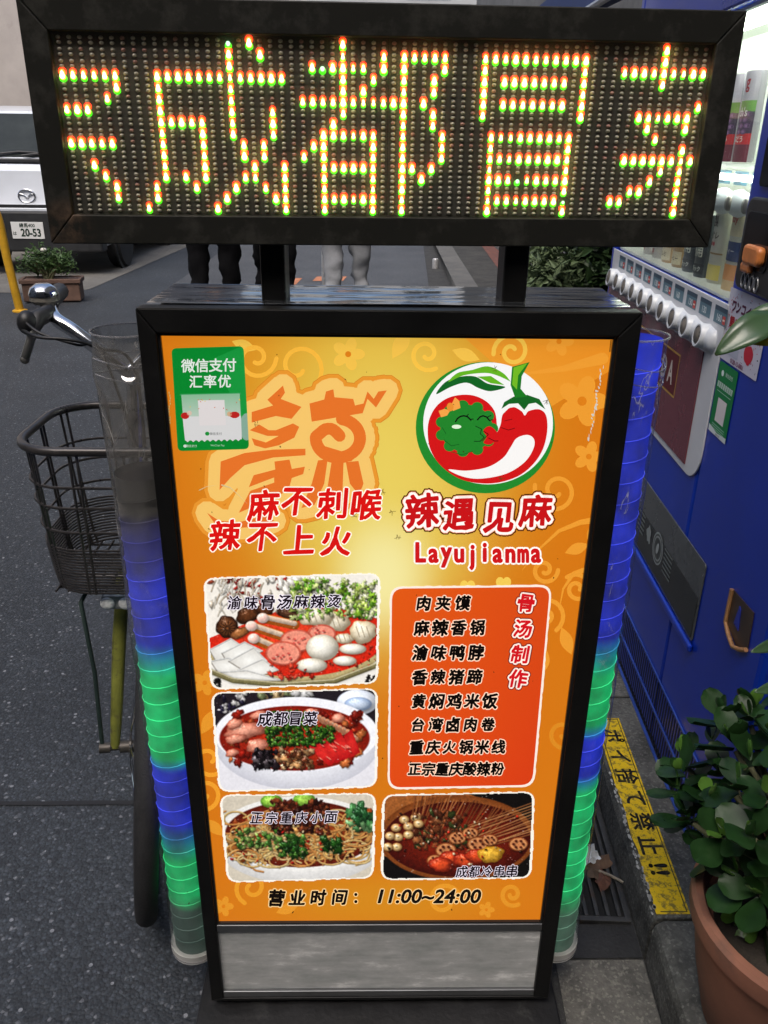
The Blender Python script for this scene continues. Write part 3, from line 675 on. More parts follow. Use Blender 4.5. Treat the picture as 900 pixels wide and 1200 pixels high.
for q in ((682, 470, 28), (690, 535, 17), (655, 400, 16), (408, 415, 18), (262, 1062, 11), (240, 800, 14), (570, 1066, 9)): flower(A, *q, OR1 if q[0] > 600 else (OR2 if q[1] < 700 else (224, 146, 40)), .6)
for q in ((662, 648, 30, -20), (690, 640, 34, -70), (658, 735, 34, 70), (640, 760, 30, 100), (300, 410, 30, 200), (236, 860, 34, -60), (240, 960, 30, 40), (460, 420, 40, -60), (530, 410, 34, 20), (350, 1060, 28, 160), (460, 1058, 30, -20)): leafs(A, *q, OR1 if q[0] > 600 else (OR2 if q[1] < 700 else (226, 148, 42)), .7)
A.grad([(540, 392), (726, 392), (722, 430), (640, 480)], lambda x, y: (226, 138, 34) if x > 700 else (228, 150, 44), .3)
for q in ((548, 688), (590, 684)):
    A.ell(q[0]-4, q[1]-2, 5, 6, (238, 200, 84), .8, n=12); A.ell(q[0]+4, q[1]-2, 5, 6, (238, 200, 84), .81, n=12)
# faded big brush character with double outline
def Zm(zx, zy): return (180+zx/3, 380+zy/3)
polys = [[(400, 265), (455, 215), (462, 240), (447, 262), (520, 290), (485, 332), (430, 322), (345, 345), (345, 308), (420, 285)],
         [(338, 372), (372, 352), (405, 372), (430, 372), (490, 348), (512, 360), (495, 398), (440, 425), (392, 436), (355, 425), (345, 400), (395, 415), (440, 392), (400, 392)],
         [(232, 582), (236, 482), (320, 452), (420, 440), (534, 437), (534, 460), (420, 468), (320, 495), (270, 540)],
         [(425, 482), (478, 475), (486, 508), (532, 500), (526, 526), (486, 540), (475, 582), (420, 612), (300, 662), (340, 585), (424, 556), (424, 538), (335, 572), (352, 530), (428, 510)],
         [(188, 662), (230, 690), (300, 695), (395, 672), (425, 690), (360, 712), (280, 716), (215, 700)],
         [(548, 278), (600, 264), (606, 236), (632, 228), (636, 256), (702, 262), (708, 285), (738, 278), (752, 236), (774, 262), (790, 236), (820, 232), (782, 292), (752, 262), (735, 312), (556, 342)],
         [(578, 478), (612, 474), (600, 560), (566, 634), (520, 645), (556, 560)], [(626, 480), (668, 480), (664, 598), (632, 602), (612, 570)],
         [(676, 484), (720, 480), (738, 560), (722, 600), (690, 560)]]
polys = [[Vector(Zm(*p)) for p in q] for q in polys]
arc = [Vector(Zm(648+88*math.cos(R(a))*(1 if a < 250 else 1-(a-250)/260), 400+84*math.sin(R(a))*(1 if a < 250 else 1-(a-250)/260))) for a in range(-130, 360, 14)]
arc = [Vector(Zm(648+78*math.cos(R(a)), 400+68*math.sin(R(a)))) for a in range(-80, 190, 12)]+[Vector(Zm(600+i*9, 370-14*math.sin(i*.5)+i*4)) for i in range(7)]
lay = 1.0
for (wd, c) in ((37.5, (204, 124, 32)), (36, (226, 146, 46)), (27.5, (238, 192, 104))):
    for q in polys:
        A.line(q+[q[0]], wd, c, lay); A.poly(q, c, lay+.05); lay += .02
    A.line(arc, wd+8, c, lay); A.poly(arc, c, lay+.05); lay += .35
for q in polys: A.poly(q, (223, 112, 40), lay); lay += .02
A.line(arc, 14, (223, 112, 40), lay)
A.line([Zm(600, 440), Zm(650, 455), Zm(690, 470)], 8, (223, 112, 40), lay+.1)
orn = A.build('printed_ornament', M_INK, poster)
# slogans
A = Art(PP)
for txt, pos, size in (('麻不刺喉', ((309, 592), (348, 588), (389, 590), (430, 591)), 37), ('辣不上火', ((264, 627), (307, 629), (351, 632), (394, 634)), 37)):
    for i, (ch, (x, y)) in enumerate(zip(txt, pos)):
        for off, c, l in ((.066, (250, 240, 226), 3.2), (.030, (206, 22, 20), 3.6)):
            A.glyphs(ch, x, y, size, c, l+i*.02, off, rot=-3+2*(i % 2), shear=.14, jit=.045)
A.build('slogan', M_INK, poster)
# emblem
A = Art(PP)
def Ze(zx, zy): return (440+zx/2.8125, 380+zy/2.8125)
def EZ(pts): return [Ze(*p) for p in pts]
def EZs(pts):
    P = [Vector(Ze(*p)) for p in pts]; n = len(P); out = []
    for i in range(n):
        p0, p1, p2, p3 = P[i-1], P[i], P[(i+1) % n], P[(i+2) % n]
        for k in range(5): t = k/5; out.append(.5*((2*p1)+(p2-p0)*t+(2*p0-5*p1+4*p2-p3)*t*t+(3*p1-p0-3*p2+p3)*t**3))
    return out
cx, cy = Ze(362, 340); A.ell(cx, cy, 81.5, 77, (34, 134, 44), 3.2, n=64)
cx, cy = Ze(371, 326); A.ell(cx, cy, 76, 71.5, (240, 240, 240), 3.3, n=64)
RED = (205, 22, 24); GR = (34, 128, 42)
A.poly(EZs([(172, 360), (178, 310), (205, 265), (250, 238), (310, 232), (360, 250), (392, 285), (400, 330), (400, 355), (412, 330), (420, 295), (450, 272), (480, 285), (492, 300), (505, 285), (540, 280), (562, 300), (566, 350), (552, 410), (520, 460), (470, 500), (400, 522), (330, 522), (270, 505), (215, 465), (182, 415)]), RED, 3.5)
A.poly(EZs([(240, 478), (300, 482), (370, 470), (420, 440), (445, 405), (465, 375), (500, 364), (522, 378), (520, 410), (490, 455), (430, 492), (350, 508), (290, 502)]), (242, 240, 238), 3.6)
A.poly(EZ([(415, 300), (420, 265), (450, 240), (500, 234), (545, 250), (562, 285), (530, 268), (508, 276), (492, 296), (470, 270), (440, 275)]), (238, 240, 236), 3.62)
A.poly(EZ([(415, 278), (424, 256), (455, 238), (500, 232), (540, 246), (560, 280), (528, 258), (505, 262), (490, 282), (470, 260), (440, 262)]), (22, 96, 34), 3.7)
A.poly(EZ([(445, 200), (450, 140), (508, 124), (482, 170), (478, 212), (500, 238), (460, 242)]), (28, 118, 34), 3.72)
A.poly(EZ([(450, 198), (455, 142), (500, 128), (470, 168), (466, 215)]), (110, 180, 36), 3.74)
A.poly(EZs([(200, 230), (230, 190), (280, 172), (330, 172), (370, 195), (428, 206), (380, 220), (340, 210), (300, 192), (250, 205)]), (20, 96, 36), 3.75)
A.poly(EZs([(318, 150), (370, 138), (420, 160), (446, 190), (440, 186), (400, 168), (360, 160), (290, 168), (240, 190), (270, 160)]), (98, 176, 34), 3.76)
A.poly(EZ([(335, 172), (380, 170), (425, 200), (380, 194)]), (98, 176, 34), 3.77)
for k in range(11):
    a = k*.571; x, y = Ze(300+85*math.cos(a), 343+76*math.sin(a)); A.ell(x, y, 7, 6.5, GR, 3.80+k*.005, n=14)
x, y = Ze(300, 343); A.ell(x, y, 31, 28, GR, 3.9, n=32)
for q in ([(225, 380), (250, 400), (275, 395)], [(250, 420), (285, 430), (320, 418)], [(220, 340), (232, 360)]): A.line(EZ(q), .7, (16, 80, 26), 4.0)
for q in ([(264, 320), (270, 310), (280, 303), (291, 301), (303, 304), (314, 315)], [(336, 314), (344, 305), (354, 301), (366, 305), (376, 317)]): A.line(EZ(q), 1.7, (14, 18, 14), 4.05)
for q in ([(300, 302), (306, 296)], [(368, 306), (380, 300)], [(312, 312), (322, 312)], [(376, 316), (386, 314)]): A.line(EZ(q), 1, (14, 18, 14), 4.06)
x, y = Ze(267, 337); A.ell(x, y, 5.6, 2.4, (222, 240, 214), 4.05)
A.line(EZ([(330, 335), (350, 345), (345, 360), (358, 372), (345, 385), (325, 385)]), 1, (14, 60, 20), 4.07)
A.poly(EZs([(355, 350), (375, 335), (398, 352), (402, 372), (380, 395), (356, 390), (366, 370)]), RED, 4.1)
A.line(EZ([(356, 352), (372, 362), (352, 384)]), .9, (70, 8, 10), 4.15); A.line(EZ([(372, 374), (392, 384), (404, 384)]), .9, (70, 8, 10), 4.16)
A.line(EZ([(415, 340), (438, 348), (458, 342)]), .8, (90, 8, 10), 4.1); A.line(EZ([(425, 318), (450, 312)]), .6, (90, 8, 10), 4.11)
for q in ([(208, 285), (228, 278), (246, 284), (236, 300), (216, 306)], [(246, 272), (262, 240), (276, 252), (280, 275), (256, 285)]): A.poly(EZ(q), (238, 160, 70), 4.2)
x, y = Ze(246, 272); A.ell(x, y, 4, 5, (226, 140, 50), 4.25)
A.build('emblem', M_INK, poster)
# shop title
A = Art(PP)
for i, (ch, x, y, s) in enumerate((('辣', 495, 598, 40), ('遇', 538, 603, 38), ('见', 585, 606, 38), ('麻', 628, 598, 38))):
    for off, c, l in ((.17, (36, 14, 8), 3.2), (.135, (214, 120, 60), 3.3), (.115, (246, 232, 226), 3.45), (.035, (190, 22, 26), 3.6)):
        A.glyphs(ch, x, y, s, c, l+i*.02, off, rot=-6+3*i-4*(i == 3), shear=.12, jit=.045)
for off, c, l in ((.10, (246, 238, 232), 3.2), (.04, (196, 26, 30), 3.5)):
    x = 491
    for i, (ch, wdt) in enumerate(zip('Layujianma', (13, 15, 14.5, 15, 12, 11, 16, 15, 20, 14))):
        A.glyphs(ch, x+2+i*15.0, 648+(5 if ch in 'yj' else (3 if ch in 'aunm' else -1)), 32, c, l+i*.02, off, sx=.8 if ch != 'm' else .56)
A.build('shop_title', M_INK, poster)
# menu panel
A = Art(PP)
rq = rquad([(457, 687), (647, 685), (626, 922), (454, 925)], 15, rag=.5); A.poly(rq, (248, 232, 220), 3.0)
rq = rquad([(459.5, 689.5), (644.5, 687.5), (623.5, 919.5), (456.5, 922.5)], 13.5)
ctr = sum(rq, Vector((0, 0)))/len(rq)
A.grad(rq, lambda x, y: (221-(x-455)*.05, 88-(y-687)*.06-(x-455)*.08, 20), 3.15)
def Zp(zx, zy): return (440+zx/4.09, 670+zy/4.09)
for txt, x0, x1, y, s in (('肉夹馍', 232, 418, 150, 17.5), ('麻辣香锅', 222, 488, 268, 18), ('渝味鸭脖', 215, 482, 388, 17), ('香辣猪蹄', 212, 475, 504, 17), ('黄焖鸡米饭', 208, 548, 620, 16.5),
                          ('台湾卤肉卷', 205, 540, 732, 16), ('重庆火锅米线', 198, 590, 840, 15.5), ('正宗重庆酸辣粉', 188, 585, 945, 15)):
    a, b_ = Zp(x0, y), Zp(x1, y)
    for off, c, l in ((.11, (244, 214, 190), 3.5), (.044, (14, 10, 8), 3.8)): A.row(txt, a[0], b_[0], a[1], b_[1]-.5, s*1.06, c, l, off, shear=.15, jit=.045, wob=3)
for ch, x, y in (('骨', 722, 150), ('汤', 706, 272), ('制', 692, 395), ('作', 684, 512)):
    px, py = Zp(x, y)
    for off, c, l in ((.17, (120, 26, 14), 3.4), (.115, (248, 226, 216), 3.6), (.035, (200, 24, 34), 3.8)): A.glyphs(ch, px, py, 22, c, l, off, rot=4, shear=.12, jit=.045)
A.build('menu_panel', M_INK, poster)
# opening hours
A = Art(PP)
for off, c, l in ((.10, (238, 206, 150), 3.2), (.042, (20, 14, 10), 3.5)):
    A.row('营业时间', 324, 398, 1052, 1051, 19.5, c, l, off, shear=.16, jit=.045, wob=2)
    A.glyphs('：', 417, 1052, 17, c, l, off)
    A.glyphs('11:00~24:00', 504, 1050, 22, c, l+.05, off*.8, shear=.25, sx=1.12)
A.build('opening_hours', M_INK, poster)
# ---- printed dishes
PS = 1.35                                     # ink cells per photo pixel of the print
class Pic:
    """a printed picture: a fine grid of ink cells painted by code, bottom layer first"""
    def __init__(s, corners):
        c = [Vector(p) for p in corners]; m = sum(c, Vector((0, 0)))/4
        s.outer = rquad(corners, 14, rag=.9); s.inner = rquad([p+(m-p).normalized()*3.4 for p in c], 11, rag=.35)
        s.x0 = min(p.x for p in c)-2; s.y0 = min(p.y for p in c)-2; s.w = int((max(p.x for p in c)+2-s.x0)*PS); s.h = int((max(p.y for p in c)+2-s.y0)*PS)
        s.cmd = []; s.cap = Art(PP); s.rng = np.random.default_rng(5)
        s.im = np.ones((s.h, s.w, 3))*np.array((.95, .93, .88))
        s.nz = s.noise(2.2)*.6+s.noise(5)*.4; s.fine = s.noise(1.1)
    def noise(s, sc):
        gh, gw = int(s.h/sc)+3, int(s.w/sc)+3; g = s.rng.random((gh, gw)); y = np.arange(s.h)/sc; x = np.arange(s.w)/sc
        yi = y.astype(int); xi = x.astype(int); fy = (y-yi)[:, None]; fx = (x-xi)[None, :]; fy = fy*fy*(3-2*fy); fx = fx*fx*(3-2*fx)
        a, b, c, d = g[yi][:, xi], g[yi][:, xi+1], g[yi+1][:, xi], g[yi+1][:, xi+1]
        return (a*(1-fx)+b*fx)*(1-fy)+(c*(1-fx)+d*fx)*fy
    def poly(s, pts, col, layer, center=None): s.cmd.append((layer, len(s.cmd), 'p', [tuple(p) for p in pts], col, center))
    def ell(s, x, y, a, b, col, layer, center=None, rot=0, n=20, rough=0, seed=0): s.cmd.append((layer, len(s.cmd), 'e', (x, y, a, b, rot, rough, seed or x*3+y, n in (22, 30)), col, center))
    def line(s, pts, wd, col, layer, taper=False, cap=True): s.cmd.append((layer, len(s.cmd), 'l', ([tuple(p) for p in pts], wd), col, None))
    def win(s, x0, x1, y0, y1):
        i0, i1 = max(0, int((x0-s.x0)*PS)-2), min(s.w, int((x1-s.x0)*PS)+3); j0, j1 = max(0, int((y0-s.y0)*PS)-2), min(s.h, int((y1-s.y0)*PS)+3)
        if i1 <= i0 or j1 <= j0: return None
        X, Y = np.meshgrid(s.x0+(np.arange(i0, i1)+.5)/PS, s.y0+(np.arange(j0, j1)+.5)/PS); return slice(j0, j1), slice(i0, i1), X, Y
    def paint(s, sl, al, col):
        s.im[sl] = s.im[sl]*(1-al[..., None])+col*al[..., None]
    def run(s):
        for (_, _, k, g, col, ce) in sorted(s.cmd, key=lambda q: (q[0], q[1])):
            c = np.array(col)/255.
            if k == 'e':
                x, y, a, b, rot, rough, seed, flat = g; m = max(a, b)*1.4+3; q = s.win(x-m, x+m, y-m, y+m)
                if q is None: continue
                jj, ii, X, Y = q; sl = (jj, ii); ca, sa = math.cos(R(rot)), math.sin(R(rot)); u = ((X-x)*ca+(Y-y)*sa)/a; v = (-(X-x)*sa+(Y-y)*ca)/b
                t = np.arctan2(v, u); rn = random.Random(seed); p = [rn.uniform(0, 6.28) for _ in range(4)]
                e = 1+rough*(.5*np.sin(2*t+p[0])+.4*np.sin(3*t+p[1])+.35*np.sin(5*t+p[2])+.3*np.sin(8*t+p[3])); r = np.sqrt(u*u+v*v)/e
                aa = 1.1/max(2., min(a, b)*PS); al = np.clip((1-r)/aa+.5, 0, 1)
                small = max(a, b) < 40
                if small:   # contact shadow
                    u2 = ((X-x-1.1)*ca+(Y-y-1.5)*sa)/(a*1.12); v2 = (-(X-x-1.1)*sa+(Y-y-1.5)*ca)/(b*1.15); sh = np.clip((1-np.sqrt(u2*u2+v2*v2)/e)*2.2, 0, 1); s.im[sl] *= (1-.42*sh)[..., None]
                wk = 1-.85*min((ce or col))/255.; tx = 1+(.42*(s.nz[sl]-.5)+.14*(s.fine[sl]-.5))*wk
                if ce is None: cc = c*tx[..., None]
                else:
                    rr_ = np.clip(r, 0, 1); f = (rr_**2.2)[..., None]; cc = (np.array(ce)/255.*(1-f)+c*f)*tx[..., None]
                    if small and not flat:
                        n_ = np.sqrt(np.clip(1-rr_**2, 0, 1)); gx, gy = (u*ca-v*sa), (u*sa+v*ca); lam = np.clip(-.35*gx-.5*gy+.75*n_+.35*(s.nz[sl]-.5)*wk, 0, 1.1); cc = cc*(.66+.44*lam)[..., None]
                        cc = cc+(.30*np.clip(lam, 0, 1)**14*(s.fine[sl] > .45))[..., None]
                s.paint(sl, al, np.clip(cc, 0, 1))
            elif k == 'l':
                P, wd = g; xs = [p[0] for p in P]; ys = [p[1] for p in P]; q = s.win(min(xs)-wd-2, max(xs)+wd+2, min(ys)-wd-2, max(ys)+wd+2)
                if q is None: continue
                jj, ii, X, Y = q; sl = (jj, ii); D = np.full(X.shape, 1e9); SG = np.zeros(X.shape)
                for (ax, ay), (bx, by) in zip(P[:-1], P[1:]):
                    dx, dy = bx-ax, by-ay; L2 = dx*dx+dy*dy+1e-9; t = np.clip(((X-ax)*dx+(Y-ay)*dy)/L2, 0, 1); ex, ey = X-ax-t*dx, Y-ay-t*dy; d = np.sqrt(ex*ex+ey*ey); m = d < D; D = np.where(m, d, D); SG = np.where(m, -(ex*.4+ey*.7), SG)
                h = wd/2; al = np.clip((h-D)*PS+.5, 0, 1); s.im[sl] *= (1-.34*np.clip((h*1.9-D)/h/1.9, 0, 1)*(wd < 8))[..., None]
                sh = .80+.36*np.clip(SG/h, -1, 1)+.2*(s.nz[sl]-.5); cc = c*sh[..., None]+(.22*np.clip(SG/h, 0, 1)**5)[..., None]; s.paint(sl, al, np.clip(cc, 0, 1))
            else:
                xs = [p[0] for p in g]; ys = [p[1] for p in g]; q = s.win(min(xs), max(xs), min(ys), max(ys))
                if q is None: continue
                jj, ii, X, Y = q; sl = (jj, ii); al = s.inside(g, X, Y); tx = 1+.3*(s.nz[sl]-.5)*(1-.85*min(ce or col)/255.)
                if ce is not None:
                    mx_, my_ = sum(xs)/len(xs), sum(ys)/len(ys); f = np.clip(np.hypot((X-mx_)/(max(xs)-min(xs)+1e-6), (Y-my_)/(max(ys)-min(ys)+1e-6))*1.7, 0, 1)[..., None]; cc = np.array(ce)/255.*(1-f)+c*f
                else: cc = np.ones(X.shape+(3,))*c
                s.paint(sl, al, np.clip(cc*tx[..., None], 0, 1))
    def inside(s, pts, X, Y):
        r = np.zeros(X.shape, bool); n = len(pts)
        for i in range(n):
            (x1, y1), (x2, y2) = pts[i-1], pts[i]
            if y1 == y2: continue
            r ^= ((y1 > Y) != (y2 > Y)) & (X < (x2-x1)*(Y-y1)/(y2-y1)+x1)
        return r.astype(float)
    def glints(s, n, seed=1):
        rg = np.random.default_rng(seed)
        for _ in range(n):
            j, i = rg.integers(1, s.h-2), rg.integers(1, s.w-2)
            if s.im[j, i].sum() < 2.0: s.im[j, i:i+rg.integers(1, 3)] = s.im[j, i:i+1]*.35+.62
    def build(s, name, m, parent):
        s.run(); s.glints(60)
        im = s.im; bl = (im+.55*(np.roll(im, 1, 0)+np.roll(im, -1, 0)+np.roll(im, 1, 1)+np.roll(im, -1, 1)))/3.2
        im = np.clip(bl+.22*(bl-(np.roll(bl, 2, 0)+np.roll(bl, -2, 0)+np.roll(bl, 2, 1)+np.roll(bl, -2, 1))/4), 0, 1)
        X, Y = np.meshgrid(s.x0+(np.arange(s.w)+.5)/PS, s.y0+(np.arange(s.h)+.5)/PS)
        ip = [(p.x, p.y) for p in s.inner]; op = [(p.x, p.y) for p in s.outer]
        ins = s.inside(ip, X, Y)[..., None]; out = s.inside(op, X, Y) > .5
        im = im*ins+np.array((.965, .945, .90))*(1-ins)
        l = np.where(im <= .04045, im/12.92, ((im+.055)/1.055)**2.4)
        gx = s.x0+np.arange(s.w+1)/PS; gy = s.y0+np.arange(s.h+1)/PS; GX, GY = np.meshgrid(gx, gy); GX = GX.ravel(); GY = GY.ravel()
        d = np.array(fw)[None]*F_PX+np.array(rt2)[None]*(GX-450)[:, None]-np.array(up2)[None]*(GY-600)[:, None]; t = ((.008-CAM.y)/d[:, 1])[:, None]; V = np.array(CAM)[None]+d*t; V[:, 1] = .0074
        jj, ii = np.nonzero(out); k = jj*(s.w+1)+ii; F = np.stack([k, k+1, k+s.w+2, k+s.w+1], 1)[:, ::-1]
        used, inv = np.unique(F.ravel(), return_inverse=True)
        me = bpy.data.meshes.new(name); me.from_pydata(V[used].tolist(), [], inv.reshape(-1, 4).tolist()); me.materials.append(m)
        at = me.color_attributes.new('Ink', 'FLOAT_COLOR', 'CORNER'); cc = np.concatenate([l[jj, ii], np.ones((len(jj), 1))], 1); at.data.foreach_set('color', np.repeat(cc, 4, 0).ravel())
        o = bpy.data.objects.new(name, me); COL.objects.link(o); o.parent = parent
        s.cap.build('dish_name', M_INK, parent); return o
def dish(name, corners, label): return Pic(corners)
def caption(a, txt, x0, x1, y0, y1, size):
    for off, c, l in ((.07, (232, 224, 236), 5.6), (.026, (26, 18, 26), 5.8)): a.cap.row(txt, x0, x1, y0, y1, size, c, l, off, shear=.15, jit=.045, wob=3)
def Z6(zx, zy): return (220+zx/3.75, 660+zy/3.75)
rnd = random.Random(3)
def scatter(a, n, x0, x1, y0, y1, smin, smax, cols, layer, rough=.3, asp=(.5, 1), zf=Z6, k=3.75):
    for i in range(n):
        x, y = zf(rnd.uniform(x0, x1), rnd.uniform(y0, y1)); s = rnd.uniform(smin, smax)/k; c = rnd.choice(cols); d = rnd.uniform(.72, 1.1)
        c1 = tuple(min(255, v*d) for v in c); a.ell(x, y, s, s*rnd.uniform(*asp), tuple(v*.72 for v in c1), layer+i*.003, center=c1, rot=rnd.uniform(0, 180), n=11, rough=rough, seed=rnd.random())
D1 = dish('d1', [(238, 677), (446, 671), (443, 801), (247, 808)], '')
a = D1
a.poly([(230, 660), (460, 660), (460, 820), (230, 820)], (236, 232, 224), 3.1)
x, y = Z6(470, 320); a.ell(x, y, 112, 56, (176, 158, 108), 3.15, center=(210, 196, 150), n=48)
x, y = Z6(475, 310); a.ell(x, y, 106, 50, (206, 34, 18), 3.2, center=(226, 62, 34), n=48)
a.poly([Z6(60, 40), Z6(860, 30), Z6(860, 250), Z6(640, 190), Z6(420, 200), Z6(90, 330)], (238, 232, 222), 3.25)
scatter(a, 46, 90, 470, 50, 210, 10, 22, [(244, 238, 226), (226, 212, 192), (170, 40, 30), (120, 30, 22), (206, 90, 60)], 3.3, asp=(.3, .7))
for k in range(60):
    x, y = Z6(rnd.uniform(90, 330), rnd.uniform(70, 250)); an = rnd.uniform(-2.2, -.9); l = rnd.uniform(8, 20); a.line([(x, y), (x+l*math.cos(an)*.5, y+l*math.sin(an)*.5), (x+l*math.cos(an), y+l*math.sin(an)*.8)], 1.5, rnd.choice([(244, 238, 226), (232, 220, 200), (214, 196, 170)]), 3.42+k*.001)
for k in range(30):
    x, y = Z6(rnd.uniform(400, 560), rnd.uniform(60, 130)); a.ell(x, y, 6, 3, (222, 214, 200), 3.43, center=(248, 244, 236), rot=rnd.uniform(0, 90), rough=.2, seed=k+1)
scatter(a, 330, 450, 840, 72, 240, 5, 17, [(150, 200, 52), (110, 178, 40), (196, 222, 100), (84, 148, 30), (220, 234, 150), (236, 240, 190)], 3.5, rough=.6)
for (zx, zy, ra, rb, c, ce, rot) in ((175, 280, 52, 48, (44, 22, 12), (116, 66, 34), 0), (265, 228, 52, 38, (40, 20, 10), (98, 54, 28), -20), (340, 205, 40, 26, (50, 26, 14), (90, 50, 28), 0), (230, 305, 44, 22, (110, 62, 32), (176, 110, 60), -25), (450, 222, 60, 26, (40, 22, 14), (84, 52, 34), 10)):
    x, y = Z6(zx, zy); a.ell(x, y, ra/3.75, rb/3.75, c, 3.8+zx*.0002, center=ce, rot=rot, rough=.1)
for (zx, zy, r_) in ((175, 285, 40), (262, 232, 40)):
    for k in range(13):
        an = k*math.pi/6.5; x, y = Z6(zx, zy); a.line([(x+2*math.cos(an), y+2*math.sin(an)), (x+r_/3.75*.85*math.cos(an), y+r_/3.75*.75*math.sin(an))], .7, (34, 18, 10), 3.84)
for k, (p, q) in enumerate((((330, 240), (470, 270)), ((280, 275), (410, 318)), ((290, 330), (370, 365)))):
    A0, B0 = Z6(*p), Z6(*q); a.line([A0, B0], 11, (232, 118, 34), 3.9+k*.04); a.line([(A0[0], A0[1]-1.5), (B0[0], B0[1]-1.5)], 6, (246, 216, 190), 3.93+k*.04); a.ell(A0[0], A0[1], 7, 6, (250, 228, 214), 3.95+k*.04, center=(246, 200, 186))
for k, (zx, zy, ra, rb) in enumerate(((585, 300, 55, 28), (640, 258, 70, 44), (560, 235, 78, 42), (690, 330, 40, 24), (770, 300, 62, 48))):
    x, y = Z6(zx, zy); a.ell(x, y, ra/3.75, rb/3.75, (214, 190, 150), 4.0+k*.03, center=(248, 238, 214), rough=.12)
    for j in range(3): a.line([(x-8+j*6, y-6), (x-4+j*6, y+6)], .7, (200, 176, 140), 4.01+k*.03)
for k, (zx, zy, r) in enumerate(((590, 310, 62), (480, 340, 74), (420, 395, 78))):
    x, y = Z6(zx, zy); a.ell(x, y, r/3.75, r*.68/3.75, (198, 84, 66), 4.2+k*.05, center=(226, 130, 108), n=30); a.ell(x, y, (r-8)/3.75, (r*.68-7)/3.75, (236, 150, 126), 4.22+k*.05, center=(232, 140, 118), n=30)
    for j in range(9): a.ell(x+rnd.uniform(-.6, .6)*r/3.75, y+rnd.uniform(-.4, .4)*r/3.75, 1.6, 1.2, (206, 84, 74), 4.23+k*.05+j*.001, n=8)
for k, (zx, zy, ra, rb) in enumerate(((592, 370, 72, 58), (725, 376, 60, 24), (690, 428, 52, 22), (545, 448, 68, 32))):
    x, y = Z6(zx, zy); a.ell(x, y, ra/3.75, rb/3.75, (216, 204, 180), 4.4+k*.03, center=(252, 248, 236), n=28)
for k, (q0, q1, q2, q3) in enumerate((((95, 380), (190, 330), (250, 370), (130, 440)), ((150, 395), (250, 345), (330, 385), (190, 460)), ((100, 430), (180, 415), (270, 470), (140, 490)), ((180, 430), (290, 370), (350, 430), (260, 480)), ((220, 470), (330, 420), (400, 470), (280, 505)), ((120, 480), (260, 470), (420, 515), (240, 520)))):
    a.poly([Z6(*q) for q in (q0, q1, q2, q3)], (206, 202, 194), 4.28+k*.02, center=(246, 245, 240)); a.line([Z6(*q0), Z6(*q1), Z6(*q2)], 1.2, (252, 251, 248), 4.29+k*.02); a.line([Z6(*q2), Z6(*q3), Z6(*q0)], 1.0, (176, 168, 156), 4.291+k*.02)
scatter(a, 60, 330, 830, 300, 470, 3, 9, [(206, 24, 14), (236, 70, 44), (186, 16, 10), (244, 110, 70)], 3.22, asp=(.4, .7)); scatter(a, 20, 330, 560, 440, 505, 6, 16, [(214, 40, 24), (232, 80, 56)], 4.45, asp=(.4, .7))
a.line([Z6(90, 470), Z6(200, 515), Z6(420, 535), Z6(640, 520), Z6(850, 440)], 6, (150, 140, 92), 4.6); a.line([Z6(90, 462), Z6(200, 507), Z6(420, 527), Z6(640, 512), Z6(850, 432)], 1.5, (226, 214, 170), 4.7)
for (zx, zy) in ((130, 530), (810, 510)): scatter(a, 10, zx-22, zx+22, zy-18, zy+16, 6, 11, [(22, 20, 18)], 4.8)
caption(a, '渝味骨汤麻辣烫', 275, 392, 706, 704, 17); a.build('dish_photo', M_FOOD, poster)
D2 = dish('d2', [(247, 811), (443, 806), (442, 922), (256, 928)], ''); a = D2
a.poly([(240, 800), (450, 800), (450, 935), (240, 935)], (226, 224, 230), 3.1)
a.poly([Z6(100, 560), Z6(850, 545), Z6(850, 720), Z6(100, 720)], (34, 28, 34), 3.12)
scatter(a, 22, 115, 250, 570, 660, 6, 16, [(240, 236, 232), (40, 34, 60), (214, 210, 210)], 3.15)
scatter(a, 16, 270, 540, 560, 600, 14, 26, [(236, 234, 232), (120, 130, 90), (200, 170, 120)], 3.2)
x, y = Z6(745, 610); a.ell(x, y, 24, 15, (226, 232, 246), 3.3, center=(240, 244, 252)); a.ell(x+1, y+2, 16, 8, (150, 174, 216), 3.32, center=(214, 226, 244))
x, y = Z6(480, 790); a.ell(x, y, 96, 54, (196, 196, 206), 3.4, center=(246, 246, 250), n=56)
x, y = Z6(478, 750); a.ell(x, y, 96, 43.5, (240, 240, 246), 3.42, n=56)
x, y = Z6(470, 768); a.ell(x, y, 88, 38, (120, 22, 12), 3.45, center=(186, 44, 20), n=56)
scatter(a, 70, 180, 770, 660, 890, 12, 30, [(190, 52, 24), (214, 88, 44), (150, 26, 14), (226, 120, 60)], 3.5)
for k, (zx, zy, ra, rb) in enumerate(((250, 735, 90, 36), (205, 705, 36, 22), (305, 800, 52, 28), (210, 770, 44, 22), (310, 665, 36, 18), (195, 832, 28, 18), (545, 655, 34, 18), (660, 680, 32, 20))):
    x, y = Z6(zx, zy); a.ell(x, y, ra/3.75, rb/3.75, (190, 96, 74), 3.8+k*.03, center=(236, 160, 134), rough=.14, rot=-10)
for k in range(9):
    x, y = Z6(560+k*18, 665+k*9); a.line([(x, y), (x+10, y+9)], 5, (226, 150, 110), 4.0+k*.02); a.line([(x+1, y), (x+9, y+7)], 1.4, (244, 200, 170), 4.01+k*.02)
scatter(a, 420, 345, 560, 650, 800, 4, 11, [(52, 106, 24), (34, 84, 16), (84, 136, 36), (22, 58, 12), (112, 158, 54)], 4.2, rough=.4, asp=(.7, 1))
scatter(a, 130, 560, 640, 715, 785, 4, 10, [(52, 106, 24), (34, 84, 16), (92, 140, 40)], 4.6, rough=.4)
